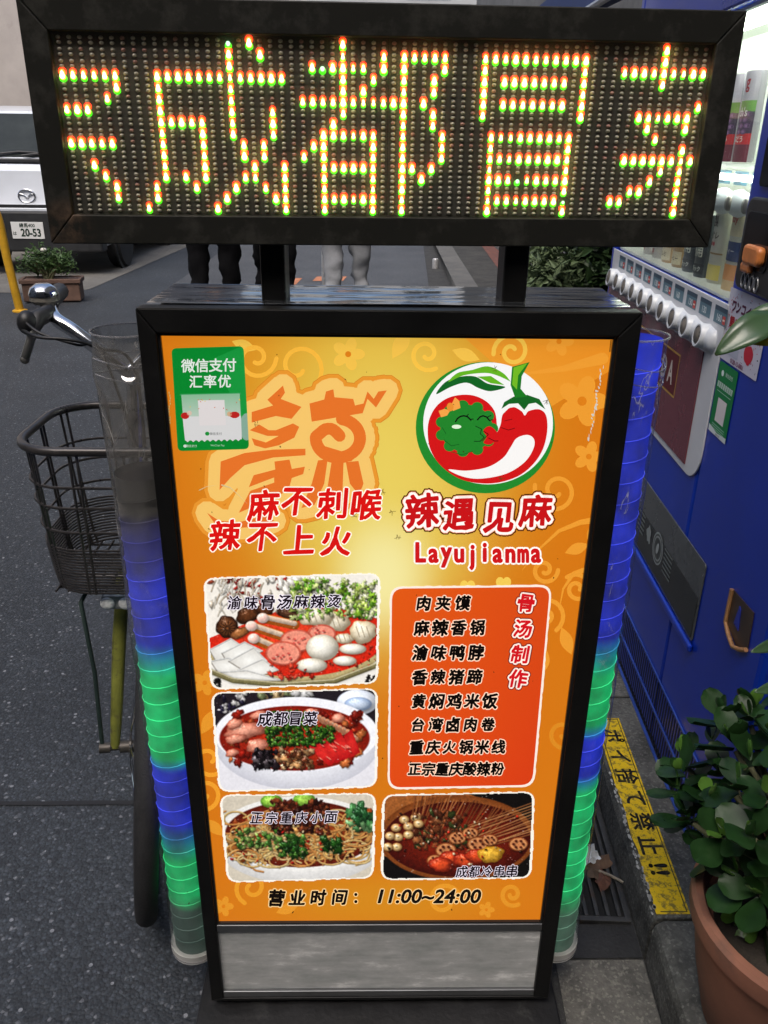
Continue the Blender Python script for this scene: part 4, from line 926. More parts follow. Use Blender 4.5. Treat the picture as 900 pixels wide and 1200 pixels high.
for k in range(4):
    p = [(520+k*55, 800-k*14), (570+k*50, 770-k*14), (680+k*26, 860-k*10), (620+k*32, 890-k*12)]; a.poly([Z6(*q) for q in p], (160, 14, 18), 4.7+k*.03, center=(220, 46, 40))
for k in range(12):
    x, y = Z6(rnd.uniform(560, 730), rnd.uniform(770, 870)); a.ell(x, y, rnd.uniform(1.5, 4), .7, (240, 130, 110), 4.85+k*.002, rot=35, n=8)
scatter(a, 70, 295, 405, 825, 900, 6, 20, [(26, 18, 24), (46, 34, 40), (14, 10, 12), (90, 80, 84)], 4.9, rough=.4)
scatter(a, 70, 395, 545, 815, 900, 6, 20, [(150, 90, 50), (206, 150, 96), (110, 54, 30), (226, 180, 130)], 5.0, rough=.4)
caption(a, '成都冒菜', 311, 364, 842, 841, 17); a.build('dish_photo', M_FOOD, poster)
def Z8(zx, zy): return (230+zx/2.093, 910+zy/2.093)
D3 = dish('d3', [(257, 931), (441, 929), (438, 1029), (266, 1034)], ''); a = D3
sc8 = dict(zf=Z8, k=2.093)
a.poly([(250, 920), (450, 920), (450, 1040), (250, 1040)], (206, 196, 178), 3.1)
x, y = Z8(255, 170); a.ell(x, y, 96, 44, (200, 198, 196), 3.2, center=(244, 242, 238), n=50)
x, y = Z8(255, 140); a.ell(x, y, 96, 44, (232, 230, 226), 3.22, n=50)
x, y = Z8(255, 140); a.ell(x, y, 88, 39, (86, 20, 10), 3.25, center=(150, 62, 22), n=50)
for q in ((185, 60), (265, 56)): x, y = Z8(*q); a.ell(x, y, 13, 8, (96, 160, 40), 3.4, center=(160, 206, 80))
scatter(a, 70, 85, 430, 85, 215, 8, 18, [(206, 120, 50), (226, 160, 84), (170, 70, 26), (240, 196, 120)], 3.5, **sc8)
for k in range(130):
    x, y = Z8(rnd.uniform(85, 415), rnd.uniform(98, 208)); st = rnd.uniform(0, 6.28); r = rnd.uniform(5, 20); e = rnd.uniform(.4, .7)
    c = rnd.choice([(232, 190, 118), (240, 206, 140), (222, 150, 78), (236, 176, 96)])
    a.line([(x+r*math.cos(st+i*.45), y+r*e*math.sin(st+i*.45)) for i in range(9)], 2.1, c, 3.92+k*.005, cap=False)
scatter(a, 170, 185, 325, 58, 138, 3, 9, [(78, 26, 14), (50, 16, 10), (120, 46, 24), (150, 70, 36)], 4.7, **sc8)
scatter(a, 60, 95, 200, 125, 175, 3, 8, [(90, 140, 50), (150, 180, 90), (60, 110, 34)], 4.8, **sc8)
scatter(a, 60, 205, 265, 145, 195, 4, 10, [(34, 84, 22), (22, 62, 14), (70, 120, 40)], 4.9, rough=.5, **sc8)
scatter(a, 16, 310, 355, 150, 185, 6, 12, [(34, 84, 22), (22, 62, 14)], 5.0, rough=.5, **sc8)
scatter(a, 18, 370, 440, 80, 130, 9, 20, [(70, 130, 70), (120, 170, 110), (36, 90, 44)], 5.0, rough=.4, **sc8)
scatter(a, 50, 80, 420, 90, 215, 2, 4, [(190, 20, 14), (40, 16, 10), (240, 220, 170)], 5.1, **sc8)
caption(a, '正宗重庆小面', 301, 388, 958, 957, 15); a.build('dish_photo', M_FOOD, poster)
D4 = dish('d4', [(448, 931), (627, 927), (623, 1029), (446, 1031)], ''); a = D4
a.poly([(440, 920), (640, 920), (640, 1040), (440, 1040)], (16, 13, 12), 3.1)
x, y = Z8(640, 150); a.ell(x, y, 92, 50, (112, 56, 22), 3.2, center=(186, 112, 56), n=50); x, y = Z8(640, 153); a.ell(x, y, 86, 44, (58, 12, 8), 3.25, center=(120, 30, 14), n=50)
x, y = Z8(570, 120); a.ell(x, y, 88, 44, (150, 86, 40), 3.18, n=50)
for k in range(30):
    t = k/29; p = Z8(540+t*240, 36+t*46+rnd.uniform(-5, 5)); q = Z8(520+t*190, 120+rnd.uniform(-12, 40)+t*30)
    a.line([p, q], 1.5, rnd.choice([(150, 80, 40), (196, 120, 66), (120, 60, 30)]), 3.4+k*.012, cap=False)
for k in range(12):
    p = Z8(835, 60+k*7); q = Z8(680+rnd.uniform(-20, 20), 120+k*6); a.line([p, q], 1.3, rnd.choice([(206, 140, 84), (160, 96, 52)]), 3.8+k*.012, cap=False)
scatter(a, 110, 535, 665, 85, 175, 4, 11, [(140, 70, 36), (96, 44, 24), (170, 100, 56), (60, 70, 30)], 4.0, **sc8)
for k, q in enumerate(((490, 125), (510, 105), (538, 100), (520, 122), (495, 148), (475, 145), (545, 115), (492, 172), (470, 172), (520, 142))):
    x, y = Z8(*q); a.ell(x, y, 6.2, 5, (170, 112, 56), 4.2+k*.02, center=(236, 206, 148)); a.ell(x-1, y-1.5, 1.6, 1.1, (250, 236, 206), 4.21+k*.02, n=8)
for k, q in enumerate(((640, 150, 22), (612, 180, 26), (672, 138, 20), (690, 165, 26), (585, 205, 20), (720, 155, 20), (790, 165, 24))):
    x, y = Z8(q[0], q[1]); r = q[2]/2.093; a.ell(x, y, r, r*.72, (120, 56, 26), 4.45+k*.04, center=(190, 116, 66), n=22); a.ell(x, y, r*.86, r*.6, (206, 140, 88), 4.455+k*.04, center=(190, 120, 74), n=22)
    for j in range(6): a.ell(x+r*.5*math.cos(j*1.05), y+r*.36*math.sin(j*1.05), r*.15, r*.12, (70, 24, 14), 4.46+k*.04+j*.001, n=8)
for k, q in enumerate(((625, 200), (660, 205), (600, 215), (690, 195))): x, y = Z8(*q); a.ell(x, y, 14, 9, (130, 26, 14), 4.8+k*.02, center=(214, 74, 34), rough=.1)
x, y = Z8(722, 190); a.ell(x, y, 15, 10, (178, 120, 24), 4.9, center=(236, 182, 60), rough=.12)
scatter(a, 40, 470, 800, 90, 230, 2, 4, [(220, 40, 20), (240, 220, 180), (30, 12, 8)], 5.0, **sc8)
caption(a, '成都冷串串', 541, 600, 1021, 1020, 14); a.build('dish_photo', M_FOOD, poster)
# ---- payment sticker stuck on the poster (its code is left blank)
A = Art(PP)
A.poly(rquad([(201, 408), (285.5, 405.5), (292, 526), (208.5, 528.5)], 6), (10, 150, 52), 3.0)
A.clip = rquad([(201, 408), (285.5, 405.5), (292, 526), (208.5, 528.5)], 6)
A.poly([(250, 420), (287, 404), (292, 480), (288, 500)], (28, 168, 70), 3.05)
A.ell(289, 500, 8, 16, (150, 190, 170), 3.1)
A.clip = None
A.row('微信支付', 220.5, 269, 428.5, 427.5, 16.6, (244, 250, 244), 3.4, .018); A.row('汇率优', 229.5, 263, 447, 446.5, 16, (244, 250, 244), 3.4, .018)
A.poly([(211, 461.5), (282, 460), (282.5, 462), (211, 463.5)], (60, 172, 98), 3.15)
A.grad([(212.5, 462.5), (281, 461), (283.5, 514.5), (217, 516)], lambda x, y: (150, 206, 166) if y < 480 else (240, 240, 240), 3.2)
A.poly([(214, 488), (282.5, 487), (283.5, 514.5), (217, 516)], (238, 238, 238), 3.25)
A.poly([(232, 469), (263, 468.5), (265, 498), (234, 498.5)], (246, 240, 240), 3.3)
for q in ((217, 487, 5, 4, (206, 40, 36)), (222, 484, 3, 3, (236, 210, 190)), (275, 486, 6, 4, (206, 40, 36)), (269, 485, 3, 3, (230, 190, 150))): A.ell(*q[:4], q[4], 3.35, n=10)
for k in range(10):
    A.poly([(217+k*6.6, 515.5-k*.15), (220+k*6.6, 518-k*.15), (223+k*6.6, 515.5-k*.15)], (238, 238, 238), 3.27)
for k in range(14): A.ell(rnd.uniform(212, 284), rnd.uniform(466, 480), 1, .5, rnd.choice([(230, 120, 60), (240, 220, 90), (220, 60, 60)]), 3.3+k*.002, rot=rnd.uniform(0, 180), n=6)
A.ell(243, 508, 2.6, 2.3, (20, 160, 60), 3.4); A.glyphs('微信支付', 253, 508, 3.6, (40, 60, 50), 3.4)
A.ell(217, 522.5, 2, 1.8, (230, 246, 234), 3.4); A.glyphs('微信支付', 224.5, 522.4, 3.2, (230, 246, 234), 3.4); A.glyphs('WeChat Pay', 255, 522, 3.2, (190, 230, 204), 3.4)
A.build('payment_sticker', print_mat('sticker_print', .62, rough=.35), poster)
# scuffs and flies' specks on the acrylic
A = Art(PP)
rnd = random.Random(11)
for k in range(46):
    x = rnd.uniform(200, 715); y = rnd.uniform(395, 1070); A.ell(x, y, rnd.uniform(.4, 1.3), rnd.uniform(.3, .9), (70, 50, 20), 6.2+k*.002, rot=rnd.uniform(0, 180), n=7, rough=.3)
for (x, y) in ((300, 496), (448, 576), (460, 600), (415, 603), (466, 630), (524, 610), (640, 470), (580, 432), (588, 560)):
    for k in range(5): a0 = rnd.uniform(0, 6.28); A.line([(x+rnd.uniform(-2, 2), y+rnd.uniform(-2, 2)), (x+4*math.cos(a0), y+4*math.sin(a0))], .5, (90, 70, 30), 6.3+k*.01, cap=False)
pts = [(706-1.5*math.sin(k)-k*.5, 430+k*4) for k in range(22)]
for k, (x, y) in enumerate(pts): A.ell(x-k*.25+rnd.uniform(-1, 1), y, rnd.uniform(.4, 2.0 if 5 < k < 15 else 1), rnd.uniform(1.5, 3), (228, 226, 214), 6.2+k*.003, n=7, rough=.5)
for l in (3.0, 0.0, -2.0):
    A.line([(716+l*.3, 398), (714.5+l*.3, 412)], .5, (96, 60, 16), 6.2, cap=False)
A.line([(260, 568), (270, 571), (280, 580), (290, 590)], 1.6, (226, 210, 160), 6.3, taper=True); A.line([(234, 574), (242, 570), (254, 568)], 1.2, (220, 200, 150), 6.3, taper=True)
for k in range(14): A.ell(199+rnd.uniform(-1, 1.5), 460+k*3.2, .7, 1.5, (216, 190, 120), 6.2+k*.002, n=6)
A.build('scuff_marks', print_mat('scuff_print', .55, basef=.6), poster)['kind'] = 'stuff'

# ---- letter board
BY = .0402; BC = Vector((-.0041, .0289, 1.305))
bd = MB()
BW, BH, BT = .347, .110, .075
bd.box(-BW, BW, .012, BT, -BH, BH)
board = bd.build('letter_board', M_BLACK, sign, bevel=.002, loc=BC, rz=BY)
def board_frame_mat():
    m, t, p = base_mat('board_frame_paint'); L = t.links.new
    tc = N(t, 'ShaderNodeTexCoord'); n = N(t, 'ShaderNodeTexNoise'); n.inputs['Scale'].default_value = 26; n.inputs['Detail'].default_value = 9; n.inputs['Roughness'].default_value = .7
    L(tc.outputs['Object'], n.inputs['Vector'])
    cr = N(t, 'ShaderNodeValToRGB'); e = cr.color_ramp.elements; e[0].color = (.017, .017, .0145, 1); e[1].color = (.07, .068, .06, 1); e[0].position = .5; e[1].position = .85
    L(n.outputs['Fac'], cr.inputs['Fac'])
    # rust eaten into the lower left corner
    mp = N(t, 'ShaderNodeMapping'); mp.inputs['Location'].default_value = (.327, 0, .093); L(tc.outputs['Object'], mp.inputs[0])
    ln = N(t, 'ShaderNodeVectorMath', operation='LENGTH'); L(mp.outputs[0], ln.inputs[0])
    mr = N(t, 'ShaderNodeMapRange'); mr.inputs['From Min'].default_value = .006; mr.inputs['From Max'].default_value = .03; mr.inputs['To Min'].default_value = .75; mr.inputs['To Max'].default_value = 0
    L(ln.outputs['Value'], mr.inputs['Value']); ad = N(t, 'ShaderNodeMath', operation='MULTIPLY'); L(mr.outputs[0], ad.inputs[0])
    m3 = N(t, 'ShaderNodeMapRange'); m3.inputs['From Min'].default_value = .42; m3.inputs['From Max'].default_value = .58; L(n.outputs['Fac'], m3.inputs['Value']); L(m3.outputs[0], ad.inputs[1])
    mx = N(t, 'ShaderNodeMix', data_type='RGBA'); L(ad.outputs[0], mx.inputs['Factor']); L(cr.outputs[0], mx.inputs[6]); mx.inputs[7].default_value = (.16, .10, .065, 1)
    L(mx.outputs[2], p.inputs['Base Color']); p.inputs['Roughness'].default_value = .45; p.inputs['Specular IOR Level'].default_value = .2
    return m
b = MB(); ring((-BW, BW, -BH, BH), (-.3215, .3215, -.0815, .0815), 0, .014, b); b.build('board_frame', board_frame_mat(), board, bevel=.0012)
# the dot modules: two side by side, each dot in its own sunk cell
b = MB(); b.cur = 0
b.box(-.3213, -.0004, .0085, .0115, -.0813, .0813); b.box(.0004, .3213, .0085, .0115, -.0813, .0813)
b.cur = 1
def cell(r, c): return (-.315+.01*c, .075-.01*r)
for r in range(16):
    for c in range(64):
        x, z = cell(r, c); b.add([(x-.0044, .008, z-.0044), (x+.0044, .008, z-.0044), (x+.0044, .008, z+.0044), (x-.0044, .008, z+.0044)], [(0, 1, 2, 3)])
panel = b.build('dot_panel', [mat('module_grid', (.05, .048, .04), .55, var=.2, scale=50), mat('module_cell', (.04, .038, .03), .5, var=.3, scale=60)], board)
ROWS = {0: '16g 18 27 31 33-37 59', 1: '16 19 27 31 33-33 37 41-51 59', 2: '16 24 25g 26-29 31 33 37 41 51 55-63', 3: '0-5 9-21 27 30 33 36 41 43-49 51 59', 4: '5 9 16 27 29 33 36 41 51',
        5: '4 9 16 23-33 35 41 43-49 51 63', 6: '0-2 9 16 20 27 33 36 41 51 57-62', 7: '9-13 16 20 26 33 36 58 62', 8: '9 13 16 20 25-30 33 37 42-50 59', 9: '0-4 9 13 17 19 24 25 30 33 37 42 50 62',
        10: '9 13 17 19 23 25 30 33 37 42-50 56-63', 11: '2 9 13 18 21 25-30 33 34 36 42 50 60 62', 12: '3 9 11 13 17 18 21 25 30 33 35 42-44 45g 46-50 59 62', 13: '4 8 12 16 19 21 25 30 33 42 50 57 58 62',
        14: '4 8 15 20 21 25-30 33 42-49 50g 55 56 62', 15: '7 14 21 25 30 33 42 50 62'}
# row 0 and 1 of the right radical: flat top stroke sits on row 1
ROWS[0] = '16g 18 27 59'; ROWS[1] = '16 19 27 31 33-37 41-51 59'
lit = {}
for r, s in ROWS.items():
    for tk in s.split():
        g = tk.endswith('g'); tk = tk.rstrip('g'); a, z = (tk.split('-')+[tk])[:2] if '-' in tk else (tk, tk)
        for c in range(int(a), int(z)+1): lit[(r, c)] = g
LEDS = random.Random(77); LK = 1.0
def dome(b, x, y, z, rx, ry, rz, seg=8, rings=3):
    rx *= LK; rz *= LK
    v = []; f = []
    for i in range(rings):
        th = math.pi/2*i/rings
        for k in range(seg):
            a = 2*math.pi*k/seg; v.append((x+rx*math.cos(th)*math.cos(a), y-ry*math.sin(th), z+rz*math.cos(th)*math.sin(a)))
    v.append((x, y-ry, z)); n = len(v)-1
    for i in range(rings-1):
        for k in range(seg): f.append((i*seg+k, i*seg+(k+1) % seg, (i+1)*seg+(k+1) % seg, (i+1)*seg+k))
    for k in range(seg): f.append(((rings-1)*seg+k, (rings-1)*seg+(k+1) % seg, n))
    b.add(v, f)
b = MB(); bl = MB(); rnd = random.Random(5)
for r in range(16):
    for c in range(64):
        x, z = cell(r, c)
        if (r, c) not in lit:
            LK = 1.0; near = any((r, c+d) in lit for d in (-1, 1))
            b.cur = 1 if rnd.random() < .22 else 0; dome(b, x, .008, z+.0021, .0023, .0024, .0018)
            b.cur = 0; dome(b, x, .008, z-.0023, .0023, .0024, .0018)
        else:
            g = lit[(r, c)]; LK = LEDS.uniform(.86, 1.1) if LEDS.random() > .04 else .7
            if not g:
                bl.cur = 0; dome(bl, x, .008, z+.0031, .0038, .0014, .0036, 12, 3)
                bl.cur = 4; dome(bl, x, .0072, z+.0024, .0029, .0016, .0029, 10, 3)
            bl.cur = 1; dome(bl, x, .008, z-.0028, .0037, .0014, .0034, 12, 3)
            bl.cur = 1 if g else 5; dome(bl, x, .0072, z-.0018, .0029, .0016, .0027, 10, 3)
            bl.cur = 3 if g else 2; dome(bl, x, .0060, z-.0010, .0023, .0027, .0024, 10, 4)  # inner domes stand in for the bloom between the red and green diodes
            if not g: dome(bl, x, .0060, z+.0010, .0016, .0026, .0026, 8, 4)
b.build('unlit_diodes', [mat('led_lens', (.36, .345, .28), .3, var=.2, scale=200), mat('led_lens_red', (.33, .17, .14), .3, var=.2, scale=200)], board, smooth=60)
bl.build('lit_diodes', [emis('red_diode', (1, .022, .004), 3.2), emis('green_diode', (.05, 1, .008), 1.6), emis('bloom_core', (1, .90, .36), 6), emis('green_core', (.55, 1, .62), 1.6), emis('orange_bloom', (1, .14, .012), 3.4), emis('lime_bloom', (.78, 1, .06), 1.5)], board, smooth=60)
# haze sheet added over the diodes: scatters their light to stand in for bloom
m = bpy.data.materials.new('bloom_haze'); m.use_nodes = True; t = m.node_tree; t.nodes.clear()
o_ = N(t, 'ShaderNodeOutputMaterial'); tr = N(t, 'ShaderNodeBsdfTransparent'); tl = N(t, 'ShaderNodeBsdfTranslucent'); tl.inputs[0].default_value = (.9, .9, .85, 1)
mx = N(t, 'ShaderNodeMixShader'); mx.inputs[0].default_value = .055; t.links.new(tr.outputs[0], mx.inputs[1]); t.links.new(tl.outputs[0], mx.inputs[2]); t.links.new(mx.outputs[0], o_.inputs[0])
b = MB(); b.add([(-.3212, .0012, -.0812), (.3212, .0012, -.0812), (.3212, .0012, .0812), (-.3212, .0012, .0812)], [(0, 1, 2, 3)]); b.build('haze_sheet', m, board)
# posts
for x in (-.128, .138):
    b = MB().box(x-.0135, x+.0135, .05, .1, ZT-.01, BC.z-BH+.004)
    b.build('post', M_BLACK, sign, bevel=.003)
# ---- light tubes
def zcol(name, stops, strength):
    """light that changes colour up the tube; stops (z, colour, power)"""
    m, t, p = base_mat(name); L = t.links.new
    tc = N(t, 'ShaderNodeTexCoord'); sx = N(t, 'ShaderNodeSeparateXYZ'); L(tc.outputs['Object'], sx.inputs[0])
    mr = N(t, 'ShaderNodeMapRange'); mr.inputs['From Max'].default_value = 1.2; L(sx.outputs['Z'], mr.inputs['Value'])
    cr = N(t, 'ShaderNodeValToRGB'); e = cr.color_ramp.elements
    while len(e) > 1: e.remove(e[-1])
    for i, (z, c, k) in enumerate(stops):
        q = e[0] if i == 0 else e.new(z/1.2); q.position = z/1.2; q.color = tuple(v*k for v in c)+(1,)
    L(mr.outputs[0], cr.inputs['Fac'])
    ng = N(t, 'ShaderNodeTexNoise'); ng.inputs['Scale'].default_value = 24; ng.inputs['Detail'].default_value = 6; L(tc.outputs['Object'], ng.inputs['Vector'])
    rg = N(t, 'ShaderNodeMapRange'); rg.inputs['From Min'].default_value = .3; rg.inputs['From Max'].default_value = .7; rg.inputs['To Min'].default_value = .45; rg.inputs['To Max'].default_value = 1.35; L(ng.outputs['Fac'], rg.inputs['Value'])
    mg = N(t, 'ShaderNodeMix', data_type='RGBA', blend_type='MULTIPLY'); mg.inputs['Factor'].default_value = 1; L(cr.outputs[0], mg.inputs[6]); L(rg.outputs[0], mg.inputs[7])
    L(mg.outputs[2], p.inputs['Emission Color']); p.inputs['Emission Strength'].default_value = strength*E0
    p.inputs['Base Color'].default_value = (.05, .052, .055, 1); p.inputs['Roughness'].default_value = .5
    return m
GRN = (.01, .85, .24); BLU = (.022, .05, .95); OFF = (.0, .0, .0)
def zt(y, x): return atY(x, y, .045).z
SL = [(.05, (.3, .6, .45), .12), (zt(1062, 215), (.3, .6, .45), .16), (zt(1045, 213), GRN, 1), (zt(1005, 208), GRN, .8), (zt(965, 206), BLU, .8), (zt(900, 196), BLU, 1), (zt(885, 195), GRN, 1), (zt(790, 183), GRN, 1),
      (zt(752, 180), BLU, .9), (zt(690, 172), BLU, 1), (zt(640, 165), BLU, .35), (zt(600, 160), OFF, 0), (1.2, OFF, 0)]
SR = [(.05, (.3, .6, .45), .12), (zt(1068, 658), (.3, .7, .45), .3), (zt(1045, 662), GRN, .9), (zt(925, 685), GRN, 1), (zt(905, 690), BLU, .9), (zt(862, 697), BLU, 1), (zt(845, 700), GRN, .8), (zt(790, 712), GRN, 1),
      (zt(745, 717), BLU, .8), (zt(500, 757), BLU, .8), (1.08, BLU, 1), (1.2, BLU, .8)]
M_TUBE = clear_mat('clear_tube_plastic', (.97, .98, .99), .02, (.5, .52, .56), .1, bump=.25, bscale=14, film=.08)
M_TUBEW = clear_mat('wrinkled_tube_plastic', (.93, .94, .94), .26, (.30, .285, .26), .16, bump=.7, bscale=18, film=.5)
for side, (xc, st) in enumerate(((-.300, SL), (.283, SR))):
    yc, Rr, z0, z1 = .068, .0385, .10, 1.096
    b = MB(); prof = []
    nz = 60
    for i in range(nz+1):
        z = z0+(z1-z0)*i/nz; wob = .0003*math.sin(i*2.1)+.0004*math.sin(i*.7)
        if i in (nz-3, nz-2): wob += .0016
        prof.append((Rr+wob, z))
    v = []; f = []; seg = 40
    for i, (r, z) in enumerate(prof):
        for k in range(seg):
            a = 2*math.pi*k/seg; d = 0
            if side == 0: d = .0022*noise.noise(Vector((math.cos(a)*3, math.sin(a)*3, z*14)))*(1.4 if z > .6 else .6)
            v.append((xc+(r+d)*math.cos(a), yc+(r+d)*math.sin(a), z))
    for i in range(nz):
        for k in range(seg): f.append((i*seg+k, i*seg+(k+1) % seg, (i+1)*seg+(k+1) % seg, (i+1)*seg+k))
    b.add(v, f)
    tube = b.build('light_tube', M_TUBEW if side == 0 else M_TUBE, sign, smooth=60)
    # rolled rims and a pair of hose-clip rings near the top
    M_RIM = clear_mat('rim_plastic_%s' % ('grey' if side == 0 else 'clear'), (.9, .9, .92), .35, (.45, .45, .47), .1)
    for z, rr in ((z1, .0012), (z1-.032, .0009), (z1-.05, .0009), (z0, .0014)):
        b = MB(); b.tube([(xc+(Rr+.001)*math.cos(2*math.pi*k/36), yc+(Rr+.001)*math.sin(2*math.pi*k/36), z+.004*math.sin(4*math.pi*k/36)*(z < z1-.01 and z > .5)) for k in range(36)], rr, 6, closed=True)
        b.build('rim', M_RIM, tube, smooth=60)
    ztop = z1-.004 if side else zt(560, 158)
    b = MB(); b.lathe([(.0335, z0+.012)]+[(.0335, z0+.012+(ztop-z0-.012)*i/20) for i in range(1, 21)], (xc, yc, 0), seg=28)
    b.f = [q for q in b.f if len(q) == 4]; b.mi = b.mi[:len(b.f)]
    b.build('glow_sleeve', zcol('sleeve_glow', st, .46), tube, smooth=60)  # glowing sleeve added to stand in for the coil's glow inside the tube
    b = MB(); pitch = .027; n = int((ztop-z0-.03)/pitch*20)
    b.tube([(xc+(.0346)*math.cos(2*math.pi*k/20), yc+.0346*math.sin(2*math.pi*k/20), z0+.02+pitch*k/20) for k in range(n)], .0005, 5)
    b.build('light_coil', zcol('tube_coil_light', [(z, tuple(min(1, v+.03) for v in c) if k else c, k) for z, c, k in st], 1.15), tube, smooth=60)
    b = MB(); b.lathe([(.001, z0-.004), (Rr+.0015, z0-.004), (Rr+.0015, z0+.012), (Rr-.003, z0+.012)], (xc, yc, 0), seg=32); b.build('end_cap', mat('end_cap_plastic', (.4, .4, .38), .35), tube, smooth=40)
    b = MB(); b.box(xc-.012 if side else xc-.012, xc+.03 if not side else xc+.012, yc-.01, yc+.01, z0-.03, z0-.004); b.build('tube_bracket', mat('rusty_bracket', (.16, .13, .1), .7, .3), tube, bevel=.002)

# ================================================================== VENDING MACHINE
MRZ = -math.atan(.0445)
vm = thing('vending_machine', 'blue drink vending machine with lit window and maroon panel beside the kerb', 'vending machine', (.575, 0, .1), MRZ)
VM_M = Matrix.Translation((.575, 0, .1)) @ Matrix.Rotation(MRZ, 4, 'Z')
H = 1.73
def Zl(z): return z-.1
b = MB()
b.box(.17, .72, .172, 1.455, .0, H); b.build('body', M_BLUE, vm, bevel=.012)
b = MB(); b.box(0, .168, .172, .565, .012, H-.004).build('front_door', M_BLUE, vm, bevel=.01)
b = MB(); b.box(.0, .168, 1.42, 1.455, .012, H-.004); b.box(.0, .168, .567, 1.418, Zl(1.518), H-.004); b.box(.0, .168, .567, 1.418, .012, Zl(1.045)); b.build('front_panel', M_BLUE, vm, bevel=.006)
M_PEARL = mat('pearl_white', (.62, .63, .65), .35, var=.05, scale=6)
M_MAROON = mat('maroon_panel', (.17, .035, .05), .25, var=.1, scale=3, coat=.3)
M_LITW = mat('window_lining', (.82, .84, .78), .5, var=.03, scale=5)
# window lining, shelf, lamp, pane
b = MB(); b.box(.150, .167, .568, 1.417, Zl(1.05), Zl(1.515)); b.box(.012, .150, .568, .572, Zl(1.05), Zl(1.515)); b.box(.012, .150, 1.413, 1.417, Zl(1.05), Zl(1.515)); b.box(.012, .15, .572, 1.413, Zl(1.047), Zl(1.052))
b.box(.012, .15, .572, 1.413, Zl(1.508), Zl(1.512)); b.build('window_lining', M_LITW, vm)
b = MB(); b.box(.03, .149, .573, 1.412, Zl(1.262), Zl(1.27)); b.build('shelf', M_LITW, vm)
b = MB(); b.tube([(.03, .6, Zl(1.495)), (.03, 1.39, Zl(1.495))], .009, 10); b.build('window_lamp', emis('fluorescent_tube', (.93, 1, .90), 26), vm, smooth=60)
b = MB(); b.tube([(.026, .6, Zl(1.247)), (.026, 1.39, Zl(1.247))], .0055, 8); b.build('shelf_lamp', emis('shelf_tube', (.93, 1, .90), 22), vm, smooth=60)
b = MB(); b.box(.006, .0085, .568, 1.417, Zl(1.05), Zl(1.514)); b.build('window_pane', clear_mat('window_glass', (.96, .98, .97), .03, (.7, .75, .72), .04), vm)
# white rounded plate, maroon insert
def rr(y0, y1, z0, z1, r, x, d, which=(1, 1, 1, 1)):
    out = []; c = [(y0+r, z0+r, 180, which[0], y0, z0), (y1-r, z0+r, 270, which[1], y1, z0), (y1-r, z1-r, 0, which[2], y1, z1), (y0+r, z1-r, 90, which[3], y0, z1)]
    for (cy, cz, a, k, ey, ez) in c:
        if not k: out.append(Vector((x, ey, ez))); continue
        for i in range(7): t = R(a+15*i); out.append(Vector((x, cy+r*math.cos(t), cz+r*math.sin(t))))
    return out
b = MB(); b.prism(rr(.552, 1.417, Zl(.712), Zl(1.0485), .06, -.004, .0, (1, 0, 0, 0)), (.0035, 0, 0)); b.build('white_plate', M_PEARL, vm, bevel=.0015)
b = MB(); b.prism(rr(.625, 1.415, Zl(.728), Zl(.95), .02, -.0065, .0, (0, 0, 0, 0)), (.002, 0, 0)); mp_ = b.build('maroon_plate', M_MAROON, vm)
def VA(x0): return Art(lambda u, v, l: Vector((x0-.00025*l, -u, Zl(0)-v)))
M_DECAL = print_mat('machine_print', 0, rough=.35, basef=1)
A = VA(-.0066)
for (y0, y1, z0, z1) in ((.744, 1.075, .912, .916), (.744, 1.075, .826, .830), (.744, .748, .83, .912), (1.071, 1.075, .83, .912)): A.poly([(-y0, -z0), (-y1, -z0), (-y1, -z1), (-y0, -z1)], (190, 150, 70), 1)
A.poly([(-.75, -.8305), (-1.07, -.8305), (-1.07, -.9115), (-.75, -.9115)], (98, 28, 34), .5)
for i, ch in enumerate('WONDA'): A.glyphs(ch, -(.972-i*.0455), -.871, .066, (226, 216, 206), 2, off=.02, sx=.55 if ch == 'W' else .72)
A.build('panel_lettering', M_DECAL, mp_)
# button bars
def button_bar(zc, ys, scale=1.0):
    b = MB()
    n = 120; y0, y1 = ys[0]-.045, ys[-1]+.045; rows = []
    for i in range(n+1):
        y = y0+(y1-y0)*i/n; k = .5+.5*math.cos(2*math.pi*(y-ys[0])/(ys[1]-ys[0])); r = (.0195+.0035*k)*scale
        if i == 0 or i == n: r *= .4
        rows.append([(-.004-r*.72*math.sin(t), y, zc+r*math.cos(t)) for t in [math.pi*j/10 for j in range(11)]])
    v = [p for q in rows for p in q]; f = []
    for i in range(n):
        for j in range(10): f.append((i*11+j, i*11+j+1, (i+1)*11+j+1, (i+1)*11+j))
    f += [list(range(11)), [n*11+j for j in range(11)][::-1]]; b.add(v, f)
    bar = b.build('button_bar', mat('bar_white', (.66, .69, .72), .3, var=.04, scale=9), vm, smooth=60)
    for y in ys:
        M = Matrix.Translation((-.0035, y, zc+.001)) @ Matrix.Rotation(R(-90), 4, 'Y') @ Matrix.Rotation(R(8), 4, 'Y')
        q = MB(); q.lathe([(.0235, -.002), (.0225, .020), (.0205, .0225), (.0175, .0225), (.017, .020)], seg=22); q.v = [M @ p for p in q.v]; q.build('button_collar', mat('bar_white', (.66, .69, .72), .3), bar, smooth=45)
        q = MB(); q.lathe([(.0, .0245), (.012, .0238), (.0168, .0205), (.0168, .015)], seg=20); q.v = [M @ p for p in q.v]; q.build('button', mat('button_metal', (.20, .18, .155), .3, .5, var=.25, scale=60), bar, smooth=50)
BYS = [.62+.0815*i for i in range(10)]
button_bar(Zl(.978), BYS)
